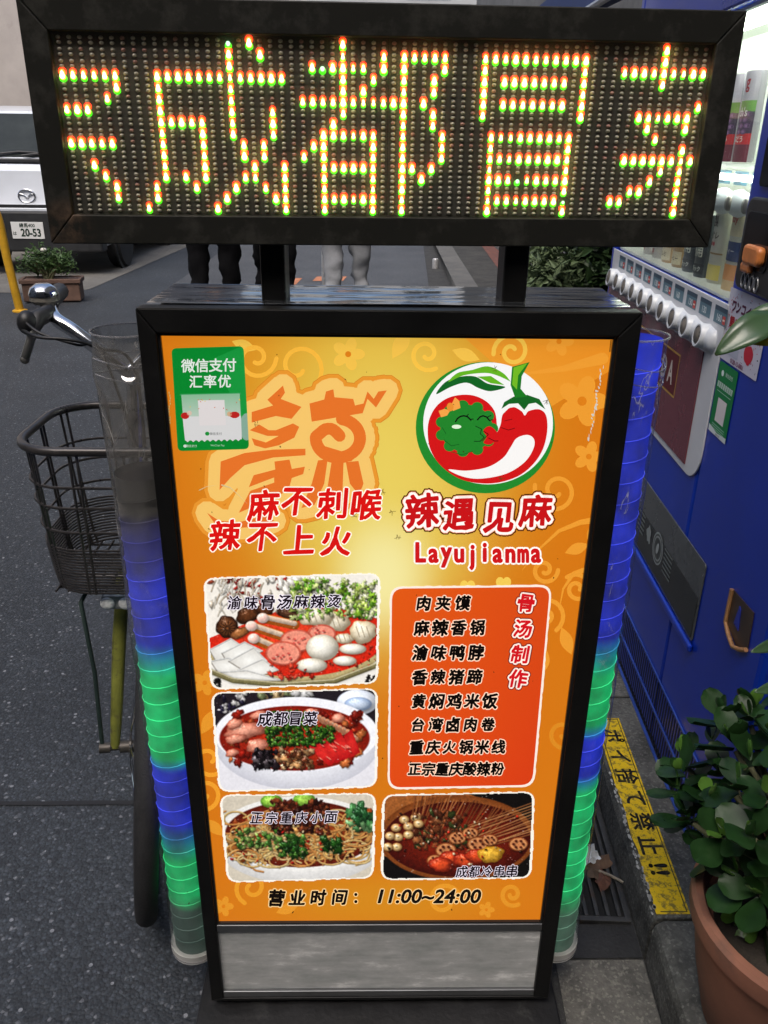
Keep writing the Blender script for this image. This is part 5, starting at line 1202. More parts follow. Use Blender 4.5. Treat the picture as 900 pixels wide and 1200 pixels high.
def inner_bar(zc, ys):
    b = MB()
    n = 100; y0, y1 = ys[0]-.04, ys[-1]+.03; rows = []
    for i in range(n+1):
        y = y0+(y1-y0)*i/n; k = .5+.5*math.cos(2*math.pi*(y-ys[0])/(ys[1]-ys[0])); r = .018+.006*k
        rows.append([(.034-r*.9*math.sin(t), y, zc+r*math.cos(t)) for t in [math.pi*j/8 for j in range(9)]])
    v = [p for q in rows for p in q]; f = [(i*9+j, i*9+j+1, (i+1)*9+j+1, (i+1)*9+j) for i in range(n) for j in range(8)]; f += [list(range(9)), [n*9+j for j in range(9)][::-1]]
    b.add(v, f); bar = b.build('button_bar', mat('bar_white', (.66, .69, .72), .3), vm, smooth=60)
    for y in ys:
        q = MB(); M = Matrix.Translation((.0125, y, zc)) @ Matrix.Rotation(R(-90), 4, 'Y'); q.lathe([(.0, .003), (.011, .0025), (.013, .0), (.013, -.005)], seg=16); q.v = [M @ p for p in q.v]
        q.build('button', mat('button_metal', (.23, .21, .18), .3, .55), bar, smooth=50)
inner_bar(Zl(1.205), [.60+.0815*i for i in range(2)]+[.60+.0815*i for i in range(2, 10)])
# price tags
A = VA(-.004); rnd = random.Random(4)
for i, y in enumerate([.575+.0815*k for k in range(11)]):
    y -= 0; 
    if y > 1.38: continue
    A.poly([(-y-.034, -1.040), (-y+.028, -1.040), (-y+.028, -1.010), (-y-.034, -1.010)], (88, 122, 136), 1)
    A.poly([(-y-.034, -1.040), (-y+.028, -1.040), (-y+.028, -1.032), (-y-.034, -1.032)], (52, 74, 92), 1.5)
    A.glyphs('130' if i % 3 else '160', -y-.006, -1.021, .017, (232, 240, 240), 2, off=.02)
    if i % 2 == 0 or i > 4: A.poly([(-y+.010, -1.027), (-y+.024, -1.027), (-y+.024, -1.013), (-y+.010, -1.013)], (206, 60, 50), 2); A.poly([(-y+.012, -1.0215), (-y+.022, -1.0215), (-y+.022, -1.0185), (-y+.012, -1.0185)], (244, 226, 210), 3)
A.build('price_tags', M_DECAL, vm)
A = Art(lambda u, v, l: Vector((.029-.00025*l, -u, Zl(0)-v)))
for y in (.60, .6815, .763):
    A.poly([(-y-.034, -1.258), (-y+.030, -1.258), (-y+.030, -1.235), (-y-.034, -1.235)], (74, 112, 130), 1); A.poly([(-y-.028, -1.255), (-y+.0, -1.255), (-y, -1.238), (-y-.028, -1.238)], (40, 62, 84), 2)
A.build('price_tags', M_DECAL, vm)
# flap, coin tray, vents
b = MB(); b.prism(rr(.438, .99, Zl(.436), Zl(.602), .008, -.003, 0), (.0025, 0, 0)); flap = b.build('dispenser_flap', mat('smoked_flap', (.085, .09, .09), .25, var=.15, scale=8, coat=.2), vm, bevel=.001)
b = MB(); b.box(-.0042, -.0032, .445, .985, Zl(.442), Zl(.53)); b.build('flap_window', mat('flap_dark', (.025, .027, .026), .2, var=.3, scale=14), flap)
b = MB(); b.box(-.010, -.0005, .43, .995, Zl(.418), Zl(.434)); b.build('flap_lip', M_BLUE, vm, bevel=.004)
A = VA(-.0044)
cyc = -.64
for r, c in ((.036, (150, 156, 154)), (.032, (44, 48, 47)), (.028, (150, 156, 154)), (.024, (60, 64, 62))): A.ell(-.70, -.505, r, r, c, 1+(.04-r)*50, n=28)
A.ell(-.70, -.505, .008, .014, (160, 166, 164), 3.5, rot=20); A.ell(-.77, -.505, .014, .022, (140, 146, 144), 2, rot=-20, rough=.3)
for i in range(6): A.poly([(-.655, -.53+i*.01), (-.60, -.53+i*.01), (-.60, -.526+i*.01), (-.655, -.526+i*.01)], (110, 116, 114), 2)
for i in range(5): A.poly([(-.86, -.53+i*.011), (-.81, -.53+i*.011), (-.81, -.525+i*.011), (-.86, -.525+i*.011)], (110, 116, 114), 2)
A.build('flap_notice', M_DECAL, flap)
b = MB(); o_ = [(.312, .560), (.262, .545), (.222, .565), (.228, .628), (.312, .622)]
b.prism([Vector((-.002, y, Zl(z))) for y, z in o_], (.0015, 0, 0)); tray = b.build('coin_tray', mat('tray_dark', (.05, .03, .02), .35, var=.4, scale=40), vm)
b = MB(); b.tube([(-.004, .314, Zl(.622)), (-.004, .313, Zl(.560)), (-.006, .288, Zl(.549)), (-.007, .262, Zl(.543)), (-.006, .238, Zl(.553)), (-.004, .221, Zl(.564))], .004, 8)
b.build('tray_lip', mat('orange_brass', (.55, .28, .12), .3, .4), tray, smooth=60)
b = MB(); b.prism([Vector((-.0032, y, Zl(z))) for y, z in ((.285, .575), (.264, .572), (.27, .608), (.277, .612))], (.001, 0, 0)); b.build('tray_sticker', mat('tray_blue', (.02, .04, .4), .3), tray)
b = MB()
for row in (0, 1):
    for i in range(86):
        y = .225+i*.0138; z0 = Zl(.108+.078*row); b.box(-.0008, .0005, y, y+.0062, z0, z0+.062)
b.build('vent', mat('vent_dark', (.004, .006, .02), .7), vm)
b = MB(); b.box(-.0035, -.0005, .19, 1.43, Zl(.1785), Zl(.183)); b.box(-.0035, -.0005, .19, 1.43, Zl(.2565), Zl(.26)); b.box(-.006, .0, .18, 1.45, Zl(.098), Zl(.1035)); b.build('vent_trim', mat('blue_trim', (.03, .07, .32), .35), vm)
# coin panel
b = MB(); b.prism(rr(.19, .522, Zl(1.085), Zl(1.225), .02, -.014, 0), (.0135, 0, 0)); cp = b.build('coin_panel', M_BLACKPL, vm, bevel=.004)
b = MB(); b.prism(rr(.40, .505, Zl(1.12), Zl(1.205), .012, -.0165, 0), (.002, 0, 0)); b.build('coin_plate', mat('black_gloss', (.01, .01, .011), .1), cp, bevel=.002)
b = MB(); b.prism(rr(.405, .470, Zl(1.128), Zl(1.158), .010, -.029, 0), (.013, 0, 0)); b.prism(rr(.44, .478, Zl(1.114), Zl(1.130), .005, -.026, 0), (.010, 0, 0)); b.build('coin_lever', mat('orange_lever', (.62, .20, .05), .35, var=.2, scale=40), cp, bevel=.006)
b = MB()
for i in range(4): b.tube([(-.0155, .478-i*.018+.007*math.cos(a*.524), Zl(1.101)+.011*math.sin(a*.524)) for a in range(12)], .0015, 6, closed=True)
b.build('slot_ring', mat('slot_grey', (.35, .36, .36), .3, .5), cp, smooth=60)
b = MB(); b.prism(rr(.19, .512, Zl(1.24), Zl(1.315), .008, -.006, 0), (.0055, 0, 0)); b.build('display_panel', mat('black_gloss', (.01, .01, .011), .1), vm, bevel=.002)
# notices stuck on the door
M_PAPER = print_mat('paper_print', 0, rough=.55, basef=1)
A = VA(-.0012)
A.poly(rquad([(-.560, -1.078), (-.388, -1.078), (-.388, -.957), (-.556, -.957)], .004), (206, 204, 216), 1); rnd = random.Random(9)
for i in range(110):
    u = rnd.uniform(-.553, -.393); v = rnd.uniform(-1.072, -.965)
    if -.53 < u < -.42 and -1.06 < v < -.98: continue
    A.ell(u, v, rnd.uniform(.001, .003), rnd.uniform(.0006, .0012), rnd.choice([(196, 50, 74), (150, 40, 90), (40, 36, 60), (206, 90, 110)]), 2+i*.004, rot=rnd.uniform(0, 180), n=7)
A.row('ワンコイン', -.530, -.445, -1.050, -1.050, .021, (104, 30, 74), 3, .05); A.row('飼い主さ', -.528, -.452, -1.024, -1.024, .021, (196, 36, 52), 3, .04)
A.ell(-.505, -.995, .016, .02, (226, 170, 180), 3, rough=.2); A.ell(-.51, -1.003, .006, .012, (30, 26, 30), 3.3); A.ell(-.435, -.988, .018, .016, (200, 40, 60), 3, rough=.1)
A.poly([(-.53, -.985), (-.475, -.985), (-.475, -.97), (-.53, -.97)], (184, 186, 200), 3.4)
A.glyphs('0120-15-0001', -.475, -.9635, .0105, (130, 36, 84), 3.6, .02)
A.build('notice_paper', M_PAPER, vm)
A = VA(-.0012)
A.poly(rquad([(-.5485, -.953), (-.461, -.953), (-.461, -.826), (-.547, -.826)], .005), (16, 124, 66), 1)
A.ell(-.527, -.935, .006, .0055, (230, 240, 234), 2, n=16); A.glyphs('微信支付', -.496, -.936, .0085, (226, 240, 230), 2)
for i in range(8): A.poly([(-.541+i*.0092, -.919), (-.5345+i*.0092, -.919), (-.5345+i*.0092, -.909), (-.541+i*.0092, -.909)], (222, 236, 226), 2); A.line([(-.5385+i*.0092, -.918), (-.5365+i*.0092, -.910)], .0016, (16, 124, 66), 2.4, cap=False)
A.poly([(-.538, -.903), (-.472, -.903), (-.472, -.902), (-.538, -.902)], (190, 220, 200), 2)
A.poly([(-.526, -.892), (-.484, -.892), (-.484, -.850), (-.526, -.850)], (222, 214, 212), 2)
for i in range(3): A.poly([(-.535, -.844+i*.004), (-.475, -.844+i*.004), (-.475, -.8425+i*.004), (-.535, -.8425+i*.004)], (150, 200, 170), 2)
A.poly([(-.547, -.838), (-.53, -.836), (-.505, -.832), (-.461, -.836), (-.461, -.826), (-.547, -.826)], (214, 220, 218), 2.4)
A.glyphs('微信支付', -.50, -.829, .005, (30, 60, 46), 2.8)
A.build('payment_sticker', M_PAPER, vm)
# ---- drinks
def drink(name, kind, label, y, z, h, r, cols, words, shape='can', dx=.052):
    p = VM_M @ Vector((dx, y, Zl(z))); t = thing(name, label, kind, p, MRZ, 'drinks shown in the vending machine window')
    b = MB(); sx = .5
    if shape == 'can': prof = [(.001, .0), (r*.9, .0), (r, .006), (r, h-.008), (r*.88, h), (.001, h)]
    else: prof = [(.001, .0), (r*.92, .0), (r, .006), (r, h*.70), (r*.86, h*.78), (r*.5, h*.90), (r*.42, h*.93), (r*.42, h*.94), (.001, h*.94)]
    b.lathe(prof, seg=24, sx=sx); o = b.build('bottle' if shape != 'can' else 'can', mat('drink_%s' % words[0][0], tuple(c*.75 for c in lin(cols[0])), .3, var=.05, scale=20), t, smooth=40)
    if shape != 'can': c = MB(); c.lathe([(r*.46, h*.935), (r*.46, h), (.001, h)], seg=16, sx=sx); c.build('cap', M_WHITE, t, smooth=40)
    A = Art(lambda u, v, l: Vector((-math.sqrt(max(0, 1-(u/r)**2))*r*sx*1.0-.0006-.00015*l, -u, -v)))
    bands = cols[1:]
    for (v0, v1, c) in bands:
        for i in range(10):
            u0 = -r*.97+2*r*.97*i/10; u1 = u0+2*r*.97/10; A.poly([(u0, -v0*h), (u1, -v0*h), (u1, -v1*h), (u0, -v1*h)], c, 1)
    if words[0] == 'grape':
        for gx in range(3):
            for gy in range(4): A.ell((-.55+gx*.5+.2*(gy % 2))*r, -(.34+gy*.065)*h, .26*r, .0048, (74+20*(gx % 2), 44, 84), 2+gx*.1+gy*.02, center=(150, 110, 160), n=12)
    for (txt, u, vv, s, c) in words[1]: A.glyphs(txt, u*r, -vv*h, s, c, 3, .02)
    A.build('drink_label', M_PAPER, t); return t
dk = [(620, )]
YS = [.70, .79, .873, .95, 1.027, 1.108, 1.189, 1.27]
drink('juice_bottle', 'bottle', 'cream bottle with red seal emblem at the right end of the lower shelf', YS[0], 1.052, .155, .030, ((228, 224, 206), (.0, .12, (226, 190, 140)), (.12, .3, (238, 160, 90)), (.34, .56, (40, 60, 110)), (.62, .95, (222, 206, 170))), ('orange', [('Ray', .05, .80, .018, (190, 40, 40)), ('ティー', .0, .45, .012, (230, 230, 230))]), 'can')
drink('milk_drink_bottle', 'bottle', 'tall cream bottle with dark lettering and yellow band on the lower shelf', YS[1], 1.052, .16, .030, ((226, 222, 206), (.04, .22, (226, 206, 110)), (.34, .36, (160, 130, 90)), (.9, 1.0, (230, 200, 170))), ('cream', [('製', -.05, .72, .022, (60, 40, 30)), ('オレ', .1, .56, .016, (60, 40, 30)), ('●●', .0, .46, .010, (170, 40, 50))]), 'can')
drink('black_coffee_can', 'can', 'dark coffee can beside the tall cream bottle on the lower shelf', YS[2], 1.052, .12, .027, ((44, 56, 64), (.06, .22, (30, 34, 40)), (.62, .66, (120, 130, 130))), ('dark', [('専用', .0, .42, .022, (228, 226, 206)), ('ブラック', .0, .14, .011, (220, 220, 210))]), dx=.05)
drink('black_coffee_can', 'can', 'dark coffee can between another dark can and an amber one', YS[3], 1.052, .12, .027, ((52, 64, 72), (.06, .22, (34, 38, 44)), (.62, .66, (120, 130, 130))), ('darker', [('専用', .0, .42, .022, (228, 226, 206)), ('ブラック', .0, .14, .011, (220, 220, 210))]), dx=.05)
drink('coffee_can', 'can', 'amber coffee can right beside the dark cans on the lower shelf', YS[4], 1.052, .12, .027, ((206, 160, 84), (.05, .28, (232, 214, 170)), (.75, .98, (60, 46, 40))), ('amber', [('アム', .0, .5, .024, (50, 36, 24)), ('コーヒー', .0, .16, .011, (60, 40, 30))]), dx=.05)
drink('coffee_can', 'can', 'amber coffee can on the red cans\' side of the lower shelf', YS[5], 1.052, .12, .027, ((214, 172, 96), (.05, .28, (236, 220, 180)), (.75, .98, (60, 46, 40))), ('amber2', [('アム', .0, .5, .024, (50, 36, 24)), ('プレミ', .0, .16, .012, (60, 40, 30))]), dx=.05)
drink('red_can', 'can', 'red and white can next to the amber cans on the lower shelf', YS[6], 1.052, .115, .027, ((226, 220, 214), (.3, .95, (196, 40, 40))), ('red', [('用', .0, .5, .022, (240, 236, 226)), ('専', .0, .14, .014, (190, 40, 40))]), dx=.05)
drink('red_can', 'can', 'red and white can at the far left of the lower shelf', YS[7], 1.052, .115, .027, ((228, 222, 216), (.3, .95, (202, 50, 46))), ('red2', [('用', .0, .5, .022, (240, 236, 226)), ('専', .0, .14, .014, (190, 40, 40))]), dx=.05)
GP = ((196, 190, 202), (.0, .20, (110, 40, 60)), (.20, .32, (196, 40, 46)), (.32, .56, (64, 48, 76)), (.56, .68, (110, 160, 70)), (.68, 1.0, (206, 196, 210)))
drink('grape_bottle', 'bottle', 'grape drink bottle at the right end of the upper shelf', .752, 1.272, .148, .031, GP, ('grape', [('ch\'s', .1, .56, .020, (240, 236, 240)), ('ぶどう', 0., .26, .012, (240, 230, 220)), ('g', .2, .84, .03, (190, 40, 60))]), 'can')
drink('grape_bottle', 'bottle', 'grape drink bottle second from the right on the upper shelf', .832, 1.272, .148, .031, GP, ('grape', [('W', .1, .56, .018, (240, 236, 240)), ('ぶどう', 0., .26, .012, (240, 230, 220)), ('S', .2, .84, .03, (60, 60, 70))]), 'can')

# ================================================================== KERB NOTICE, DRAIN, LITTER
def KU(u, v, l): # u towards the camera along the kerb, v across to the street side
    y = .64-u; return Vector((kx(y, .5245)-v, y, .1006+.00015*l))
A = Art(KU); rnd = random.Random(2); L_ = .525
left = []
for i in range(40):
    u = L_*i/39; d = .0575 if u < .2 else .0575-.004*noise.noise(Vector((u*30, 0, 0)))-.010*max(0, noise.noise(Vector((u*9, 4, 0)))); left.append((u, d))
out = [(0.0, .0), (L_, .0)]+[(u, d) for u, d in reversed(left)]
A.poly(out, (222, 186, 24), 1)
for q in ([(.004, .0035), (L_-.004, .0035), (L_-.004, .0055), (.004, .0055)], [(L_-.006, .0055), (L_-.004, .0055), (L_-.004, .050), (L_-.006, .050)], [(.004, .0055), (.006, .0055), (.006, .053), (.004, .053)], [(.006, .051), (.20, .051), (.20, .053), (.006, .053)]): A.poly(q, (66, 58, 30), 2)
for ch, u in zip('ポイ捨て禁止', (.062, .128, .19, .252, .315, .375)): A.glyphs(ch, u, .027, .047, (38, 38, 44), 3, off=.022, sx=1.0)
A.glyphs('!!', .43, .027, .046, (38, 38, 44), 3, off=.03, sx=1.3)
def kerb_sticker_mat():
    m = print_mat('weathered_sticker', 0, rough=.6, basef=1); t = m.node_tree; L = t.links.new; p = t.nodes['Principled BSDF']
    src = p.inputs['Base Color'].links[0].from_socket
    tc = N(t, 'ShaderNodeTexCoord'); n = N(t, 'ShaderNodeTexNoise'); n.inputs['Scale'].default_value = 70; n.inputs['Detail'].default_value = 9; n.inputs['Roughness'].default_value = .75; L(tc.outputs['Object'], n.inputs['Vector'])
    mr = N(t, 'ShaderNodeMapRange'); mr.inputs['From Min'].default_value = .49; mr.inputs['From Max'].default_value = .58; mr.inputs['To Max'].default_value = .8; L(n.outputs['Fac'], mr.inputs['Value'])
    mx = N(t, 'ShaderNodeMix', data_type='RGBA'); L(mr.outputs[0], mx.inputs['Factor']); L(src, mx.inputs[6]); mx.inputs[7].default_value = (.09, .08, .035, 1); L(mx.outputs[2], p.inputs['Base Color']); return m
o = A.build('kerb_notice', kerb_sticker_mat()); tag(o, 'worn yellow no-littering strip stuck along the kerb top', 'notice')
# glue residue along the torn side
b = MB()
for i in range(70):
    u = rnd.uniform(.18, L_); p = KU(u, .0585+rnd.uniform(-.002, .007)-.006*max(0, noise.noise(Vector((u*9, 4, 0)))), 0); r = rnd.uniform(.0012, .0035)
    b.add([p+Vector((r*math.cos(k*1.05)*rnd.uniform(.6, 1.2), r*2*math.sin(k*1.05)*rnd.uniform(.6, 1.2), .0002)) for k in range(6)], [tuple(range(6))])
gl_ = b.build('glue_residue', mat('dry_glue', (.34, .34, .32), .8), o)
# drain
dr = thing('drain_grate', 'rusty steel drain grate in the gutter under the green light tube', 'drain grate', (kx(.38, .33), .38, 0), MRZ)
M_IRON = mat('old_iron', (.055, .055, .055), .6, .5, var=.4, scale=30, bump=.3, stain=((.09, .055, .035), 18, .55, .75))
b = MB(); b.box(-.125, .118, -.205, .245, .0042, .0062); b.build('pit', mat('drain_dark', (.006, .006, .006), .9), dr)
b = MB()
for x0, x1, y0, y1 in ((-.125, .118, -.205, -.195), (-.125, .118, .235, .245), (-.125, -.116, -.195, .235), (.109, .118, -.195, .235)): b.box(x0, x1, y0, y1, .0065, .016)
b.build('grate_frame', M_IRON, dr, bevel=.001)
b = MB()
for i in range(11): x = -.1+i*.02; b.box(x-.0035, x+.0035, -.194, .234, .0068, .0165)
b.build('grate_bars', M_IRON, dr, bevel=.001)
b = MB()
for y in (-.06, .09): b.box(-.115, .108, y-.004, y+.004, .0068, .0135)
b.build('cross_bars', M_IRON, dr)
# litter
rnd = random.Random(8)
def crumple(n, s, seed, amp):
    b = MB(); 
    for j in range(n+1):
        for i in range(n+1):
            x = s*(i/n-.5); y = s*.8*(j/n-.5); b.v.append(Vector((x, y, .006+amp*abs(noise.noise(Vector((i*.9+seed, j*.9, seed)))))))
    for j in range(n):
        for i in range(n): k = j*(n+1)+i; b.f.append([k, k+1, k+n+2, k+n+1]); b.mi.append(0)
    return b
p = atZ(686, 1005, .02); o = crumple(7, .05, 3, .03).build('paper_scrap', mat('litter_white', (.62, .64, .66), .7), None, loc=(p.x, p.y, .014), rz=.4); tag(o, 'crumpled white paper scrap lying on the drain grate', 'litter')
for k, (px, py, s, rz, c, lb) in enumerate(((702, 1010, .035, .3, (.13, .075, .045), 'brown dead leaf on the grate beside the white paper'), (707, 1030, .03, 1.2, (.12, .05, .03), 'reddish dead leaf on the grate below the white paper'), (694, 1020, .03, 2.0, (.10, .065, .04), 'dark dead leaf half under the white paper scrap'))):
    p = atZ(px, py, .02); b = MB(); pts = [Vector((s*math.cos(a*.63)*(1 if a % 2 else .7), s*.5*math.sin(a*.63), .004*math.sin(a*2))) for a in range(10)]
    b.add(pts+[Vector((0, 0, .006))], [(i, (i+1) % 10, 10) for i in range(10)]); o = b.build('dead_leaf', mat('dead_leaf_%d' % k, c, .8, var=.4, scale=60), None, loc=(p.x, p.y, .018), rz=rz)
    tag(o, lb, 'leaf', 'dead leaves on the drain grate')
p = atZ(716, 1028, .02); b = MB(); b.tube([(-.02, .014, .021), (0, .002, .022), (.02, -.012, .0195)], .0026, 8); o = b.build('twig', mat('twig_pale', (.30, .26, .2), .8), None, smooth=60, loc=(p.x, p.y, 0)); tag(o, 'pale bent twig across the drain grate', 'twig')

# ================================================================== POT AND JADE PLANT
PC = Vector((.590, -.075, .1))
pot = thing('terracotta_pot', 'big brown terracotta pot at the kerb holding the jade plant', 'pot', PC)
M_TERRA = mat('terracotta', (.25, .108, .068), .75, var=.3, scale=6, bump=.15, bscale=40, stain=((.12, .08, .065), 5, .5, .72))
b = MB(); b.lathe([(.001, 0), (.098, 0), (.108, .01), (.130, .10), (.142, .17), (.146, .19), (.153, .196), (.155, .205), (.155, .226), (.150, .232), (.140, .232), (.136, .226), (.134, .19)], seg=56); b.build('pot_body', M_TERRA, pot, smooth=35)
b = MB(); b.lathe([(.133, .188), (.08, .196), (.001, .2)], seg=40); b.build('soil', mat('soil', (.03, .024, .018), .95, var=.5, scale=40, bump=.8, bscale=120), pot, smooth=60)
M_JADE = mat('jade_leaf', (.013, .040, .010), .30, var=.6, scale=11, spec=.2, stain=((.030, .055, .022), 22, .55, .75))
M_JADE2 = mat('jade_leaf_young', (.075, .17, .025), .3, var=.3, scale=9)
M_JSTEM = mat('jade_stem', (.12, .12, .06), .7, var=.3, scale=30)
def leaf_mesh(b, M, ln, wd, cup=.12, thick=.09):
    nu, nv = 6, 4; k = len(b.v); top = []; bot = []
    vs = []
    for i in range(nu+1):
        t = i/nu; w_ = wd*(.16+.84*math.sin(math.pi*min(1, t**1.35*.985)*.92+.05)**.8) if 0 < i < nu else (wd*.14 if i == 0 else wd*.30)
        for j in range(nv+1):
            s_ = -1+2*j/nv; x = w_*s_*.5; z = cup*ln*(t*t)*1.0+.10*wd*s_*s_; e = (1-s_*s_)*thick*wd*(math.sin(math.pi*min(1, t*.9+.05)))
            vs.append((Vector((x, t*ln, z+e)), Vector((x, t*ln, z-e*.6))))
    for a, c in vs: b.v += [M @ a]
    for a, c in vs: b.v += [M @ c]
    m = len(vs)
    for i in range(nu):
        for j in range(nv):
            q = k+i*(nv+1)+j; b.f.append([q, q+1, q+nv+2, q+nv+1]); b.mi.append(b.cur); q += m; b.f.append([q, q+nv+1, q+nv+2, q+1]); b.mi.append(b.cur)
    ring_ = [i for i in range(nv+1)]+[i*(nv+1)+nv for i in range(1, nu+1)]+[nu*(nv+1)+j for j in range(nv-1, -1, -1)]+[i*(nv+1) for i in range(nu-1, 0, -1)]
    for i in range(len(ring_)):
        a, c = ring_[i], ring_[(i+1) % len(ring_)]; b.f.append([k+a, k+m+a, k+m+c, k+c]); b.mi.append(b.cur)
jp = thing('jade_plant', 'jade plant with thick round glossy leaves growing in the terracotta pot', 'plant', PC+Vector((0, 0, .198)))
J0 = PC+Vector((0, 0, .198)); bs = MB(); bl = MB(); rnd = random.Random(21)
tips = []
for (px, py, Y) in ((806, 900, .09), (800, 932, .07), (816, 962, .05), (880, 1062, -.05), (902, 1085, -.08), (805, 912, .07), (835, 880, .10), (862, 880, .06), (880, 900, .02), (838, 945, .0), (870, 930, -.02), (850, 985, -.06), (885, 985, -.09), (880, 850, .10), (905, 870, .03), (812, 965, .02), (900, 940, -.06), (872, 1030, -.07), (892, 1050, -.10), (895, 1010, -.08), (920, 960, -.06), (850, 915, .05), (888, 840, .13), (868, 862, .12), (850, 850, .12), (838, 1000, .0)):
    tips.append(atY(px, py, Y))
for k in range(20):
    a = rnd.uniform(0, 6.28); r = rnd.uniform(.03, .17); tips.append(J0+Vector((.03+r*math.cos(a), r*math.sin(a), rnd.uniform(.03, .30)-r*.35)))
for k, tpt in enumerate(tips):
    base = J0+Vector((rnd.uniform(-.03, .03), rnd.uniform(-.03, .03), -.005)); mid = base.lerp(tpt, .55)+Vector((0, 0, .03))
    bs.tube([base-J0, mid-J0, tpt-J0], [.008, .006, .004], 7)
    axis = ((tpt-mid).normalized()+Vector((rnd.uniform(-.3, .3), rnd.uniform(-.5, .1), .7))).normalized()
    q = axis.to_track_quat('Z', 'Y').to_matrix().to_4x4(); spin = rnd.uniform(0, 6.28)
    big = rnd.uniform(.7, 1.15) if k > 11 else rnd.uniform(.95, 1.2)
    for lv in range(3):
        for sd_ in (0, 1):
            if rnd.random() < .12: continue
            ang = spin+lv*math.pi/2+sd_*math.pi+rnd.uniform(-.25, .25); ln = (.056, .047, .027)[lv]*big*rnd.uniform(.75, 1.15); tilt = R((8, 38, 68)[lv]+rnd.uniform(-14, 14))
            M = Matrix.Translation(tpt-J0+axis*(.0+lv*.007)) @ q @ Matrix.Rotation(ang, 4, 'Z') @ Matrix.Rotation(tilt, 4, 'X') @ Matrix.Translation((0, .004, 0)) @ Matrix.Rotation(rnd.uniform(-.25, .25), 4, 'Y')
            bl.cur = 1 if lv == 2 and rnd.random() < .6 else 0; leaf_mesh(bl, M, ln, ln*rnd.uniform(.62, .8), cup=rnd.uniform(-.05, .2))
bs.build('stem', M_JSTEM, jp, smooth=60); bl.build('foliage', [M_JADE, M_JADE2], jp, smooth=50)
# dry scraps on the soil, taller plant leaning in from the right
M_RUBL = mat('rubber_leaf', (.040, .085, .035), .3, var=.25, scale=6, coat=.25)
M_RUBY = mat('yellow_leaf', (.30, .30, .02), .35, var=.2, scale=8)
rp = thing('rubber_plant', 'tall plant with long pointed leaves reaching over the vending machine notices', 'plant', (.66, .02, .1))
RB = Vector((.66, .02, .1)); b = MB(); b.tube([(-.03, -.03, .19), (.0, 0, .34), (-.012, .0, .6), (-.03, -.02, .86), (-.05, -.04, 1.0)], [.010, .009, .008, .006, .004], 8); b.tube([(-.03, -.02, .86), (-.09, -.05, .87)], [.004, .003], 6); b.tube([(-.005, 0, .4), (-.04, .06, .46)], [.004, .003], 6); 
for q_ in (atY(912, 372, -.02), atY(925, 380, -.01), atY(930, 400, -.02), atY(925, 392, -.024)): q_ = q_-RB; b.tube([(-.03, -.02, .86), (q_.x*.5-.015, q_.y*.5-.02, q_.z*.5+.45), tuple(q_)], [.004, .003, .0022], 6)
for q_ in (atY(915, 752, 0), atY(925, 800, 0)): q_ = q_-RB; b.tube([(0, 0, .36), (q_.x*.5, q_.y*.5-.01, q_.z*.5+.18), tuple(q_)], [.004, .003, .0016], 6)
b.build('stem', mat('woody_stem', (.10, .075, .05), .8), rp, smooth=60)
def long_leaf(b, base, tip, wd, sag=.015, nrm=Vector((0, 0, 1)), fold=.25):
    d = tip-base; ln = d.length; d.normalize(); sx_ = d.cross(nrm).normalized(); up_ = sx_.cross(d); n = 12; k = len(b.v)
    for i in range(n+1):
        t = i/n; w_ = wd*.5*math.sin(math.pi*min(.995, .02+t**.8*.97))**.75; c = base+d*ln*t+up_*(sag*math.sin(math.pi*t))
        for s_ in (-1, -.5, 0, .5, 1): b.v.append(c+sx_*w_*s_+up_*(abs(s_)*w_*fold))
    for i in range(n):
        for j in range(4): q = k+i*5+j; b.f.append([q, q+1, q+6, q+5]); b.mi.append(b.cur)
b = MB(); b.cur = 0
Yl = -.02
p0, p1 = atY(912, 372, Yl), atY(838, 416, Yl-.02); long_leaf(b, p0-RB, p1-RB, .034, .010, Vector((-.35, -.75, .55)))
p0, p1 = atY(925, 380, Yl+.01), atY(868, 376, Yl+.02); long_leaf(b, p0-RB, p1-RB, .036, .006, Vector((-.2, -.8, .55)))
p0, p1 = atY(930, 400, Yl), atY(884, 398, Yl+.01); long_leaf(b, p0-RB, p1-RB, .022, .004, Vector((-.2, -.7, .7)))
for k in range(16):
    a = rnd.uniform(-.8, .7); z = rnd.uniform(.35, 1.05); bp_ = Vector((-.02, -.01, z)); tp = bp_+Vector((.13*math.cos(a)+.02, .12*math.sin(a), rnd.uniform(-.02, .07))); long_leaf(b, bp_, tp, .04, .012)
p0, p1 = atY(915, 752, .0), atY(880, 764, -.03); long_leaf(b, p0-RB, p1-RB, .016, .004, Vector((-.1, -.8, .6)))
p0, p1 = atY(925, 800, .0), atY(884, 811, -.03); long_leaf(b, p0-RB, p1-RB, .018, .004, Vector((-.1, -.8, .6)))
b.cur = 1; p0, p1 = atY(925, 392, Yl-.004), atY(874, 401, Yl-.01); long_leaf(b, p0-RB, p1-RB, .022, .004, Vector((-.2, -.8, .5)))
o = b.build('foliage', [M_RUBL, M_RUBY], rp, smooth=60); so = o.modifiers.new('thickness', 'SOLIDIFY'); so.thickness = .0008

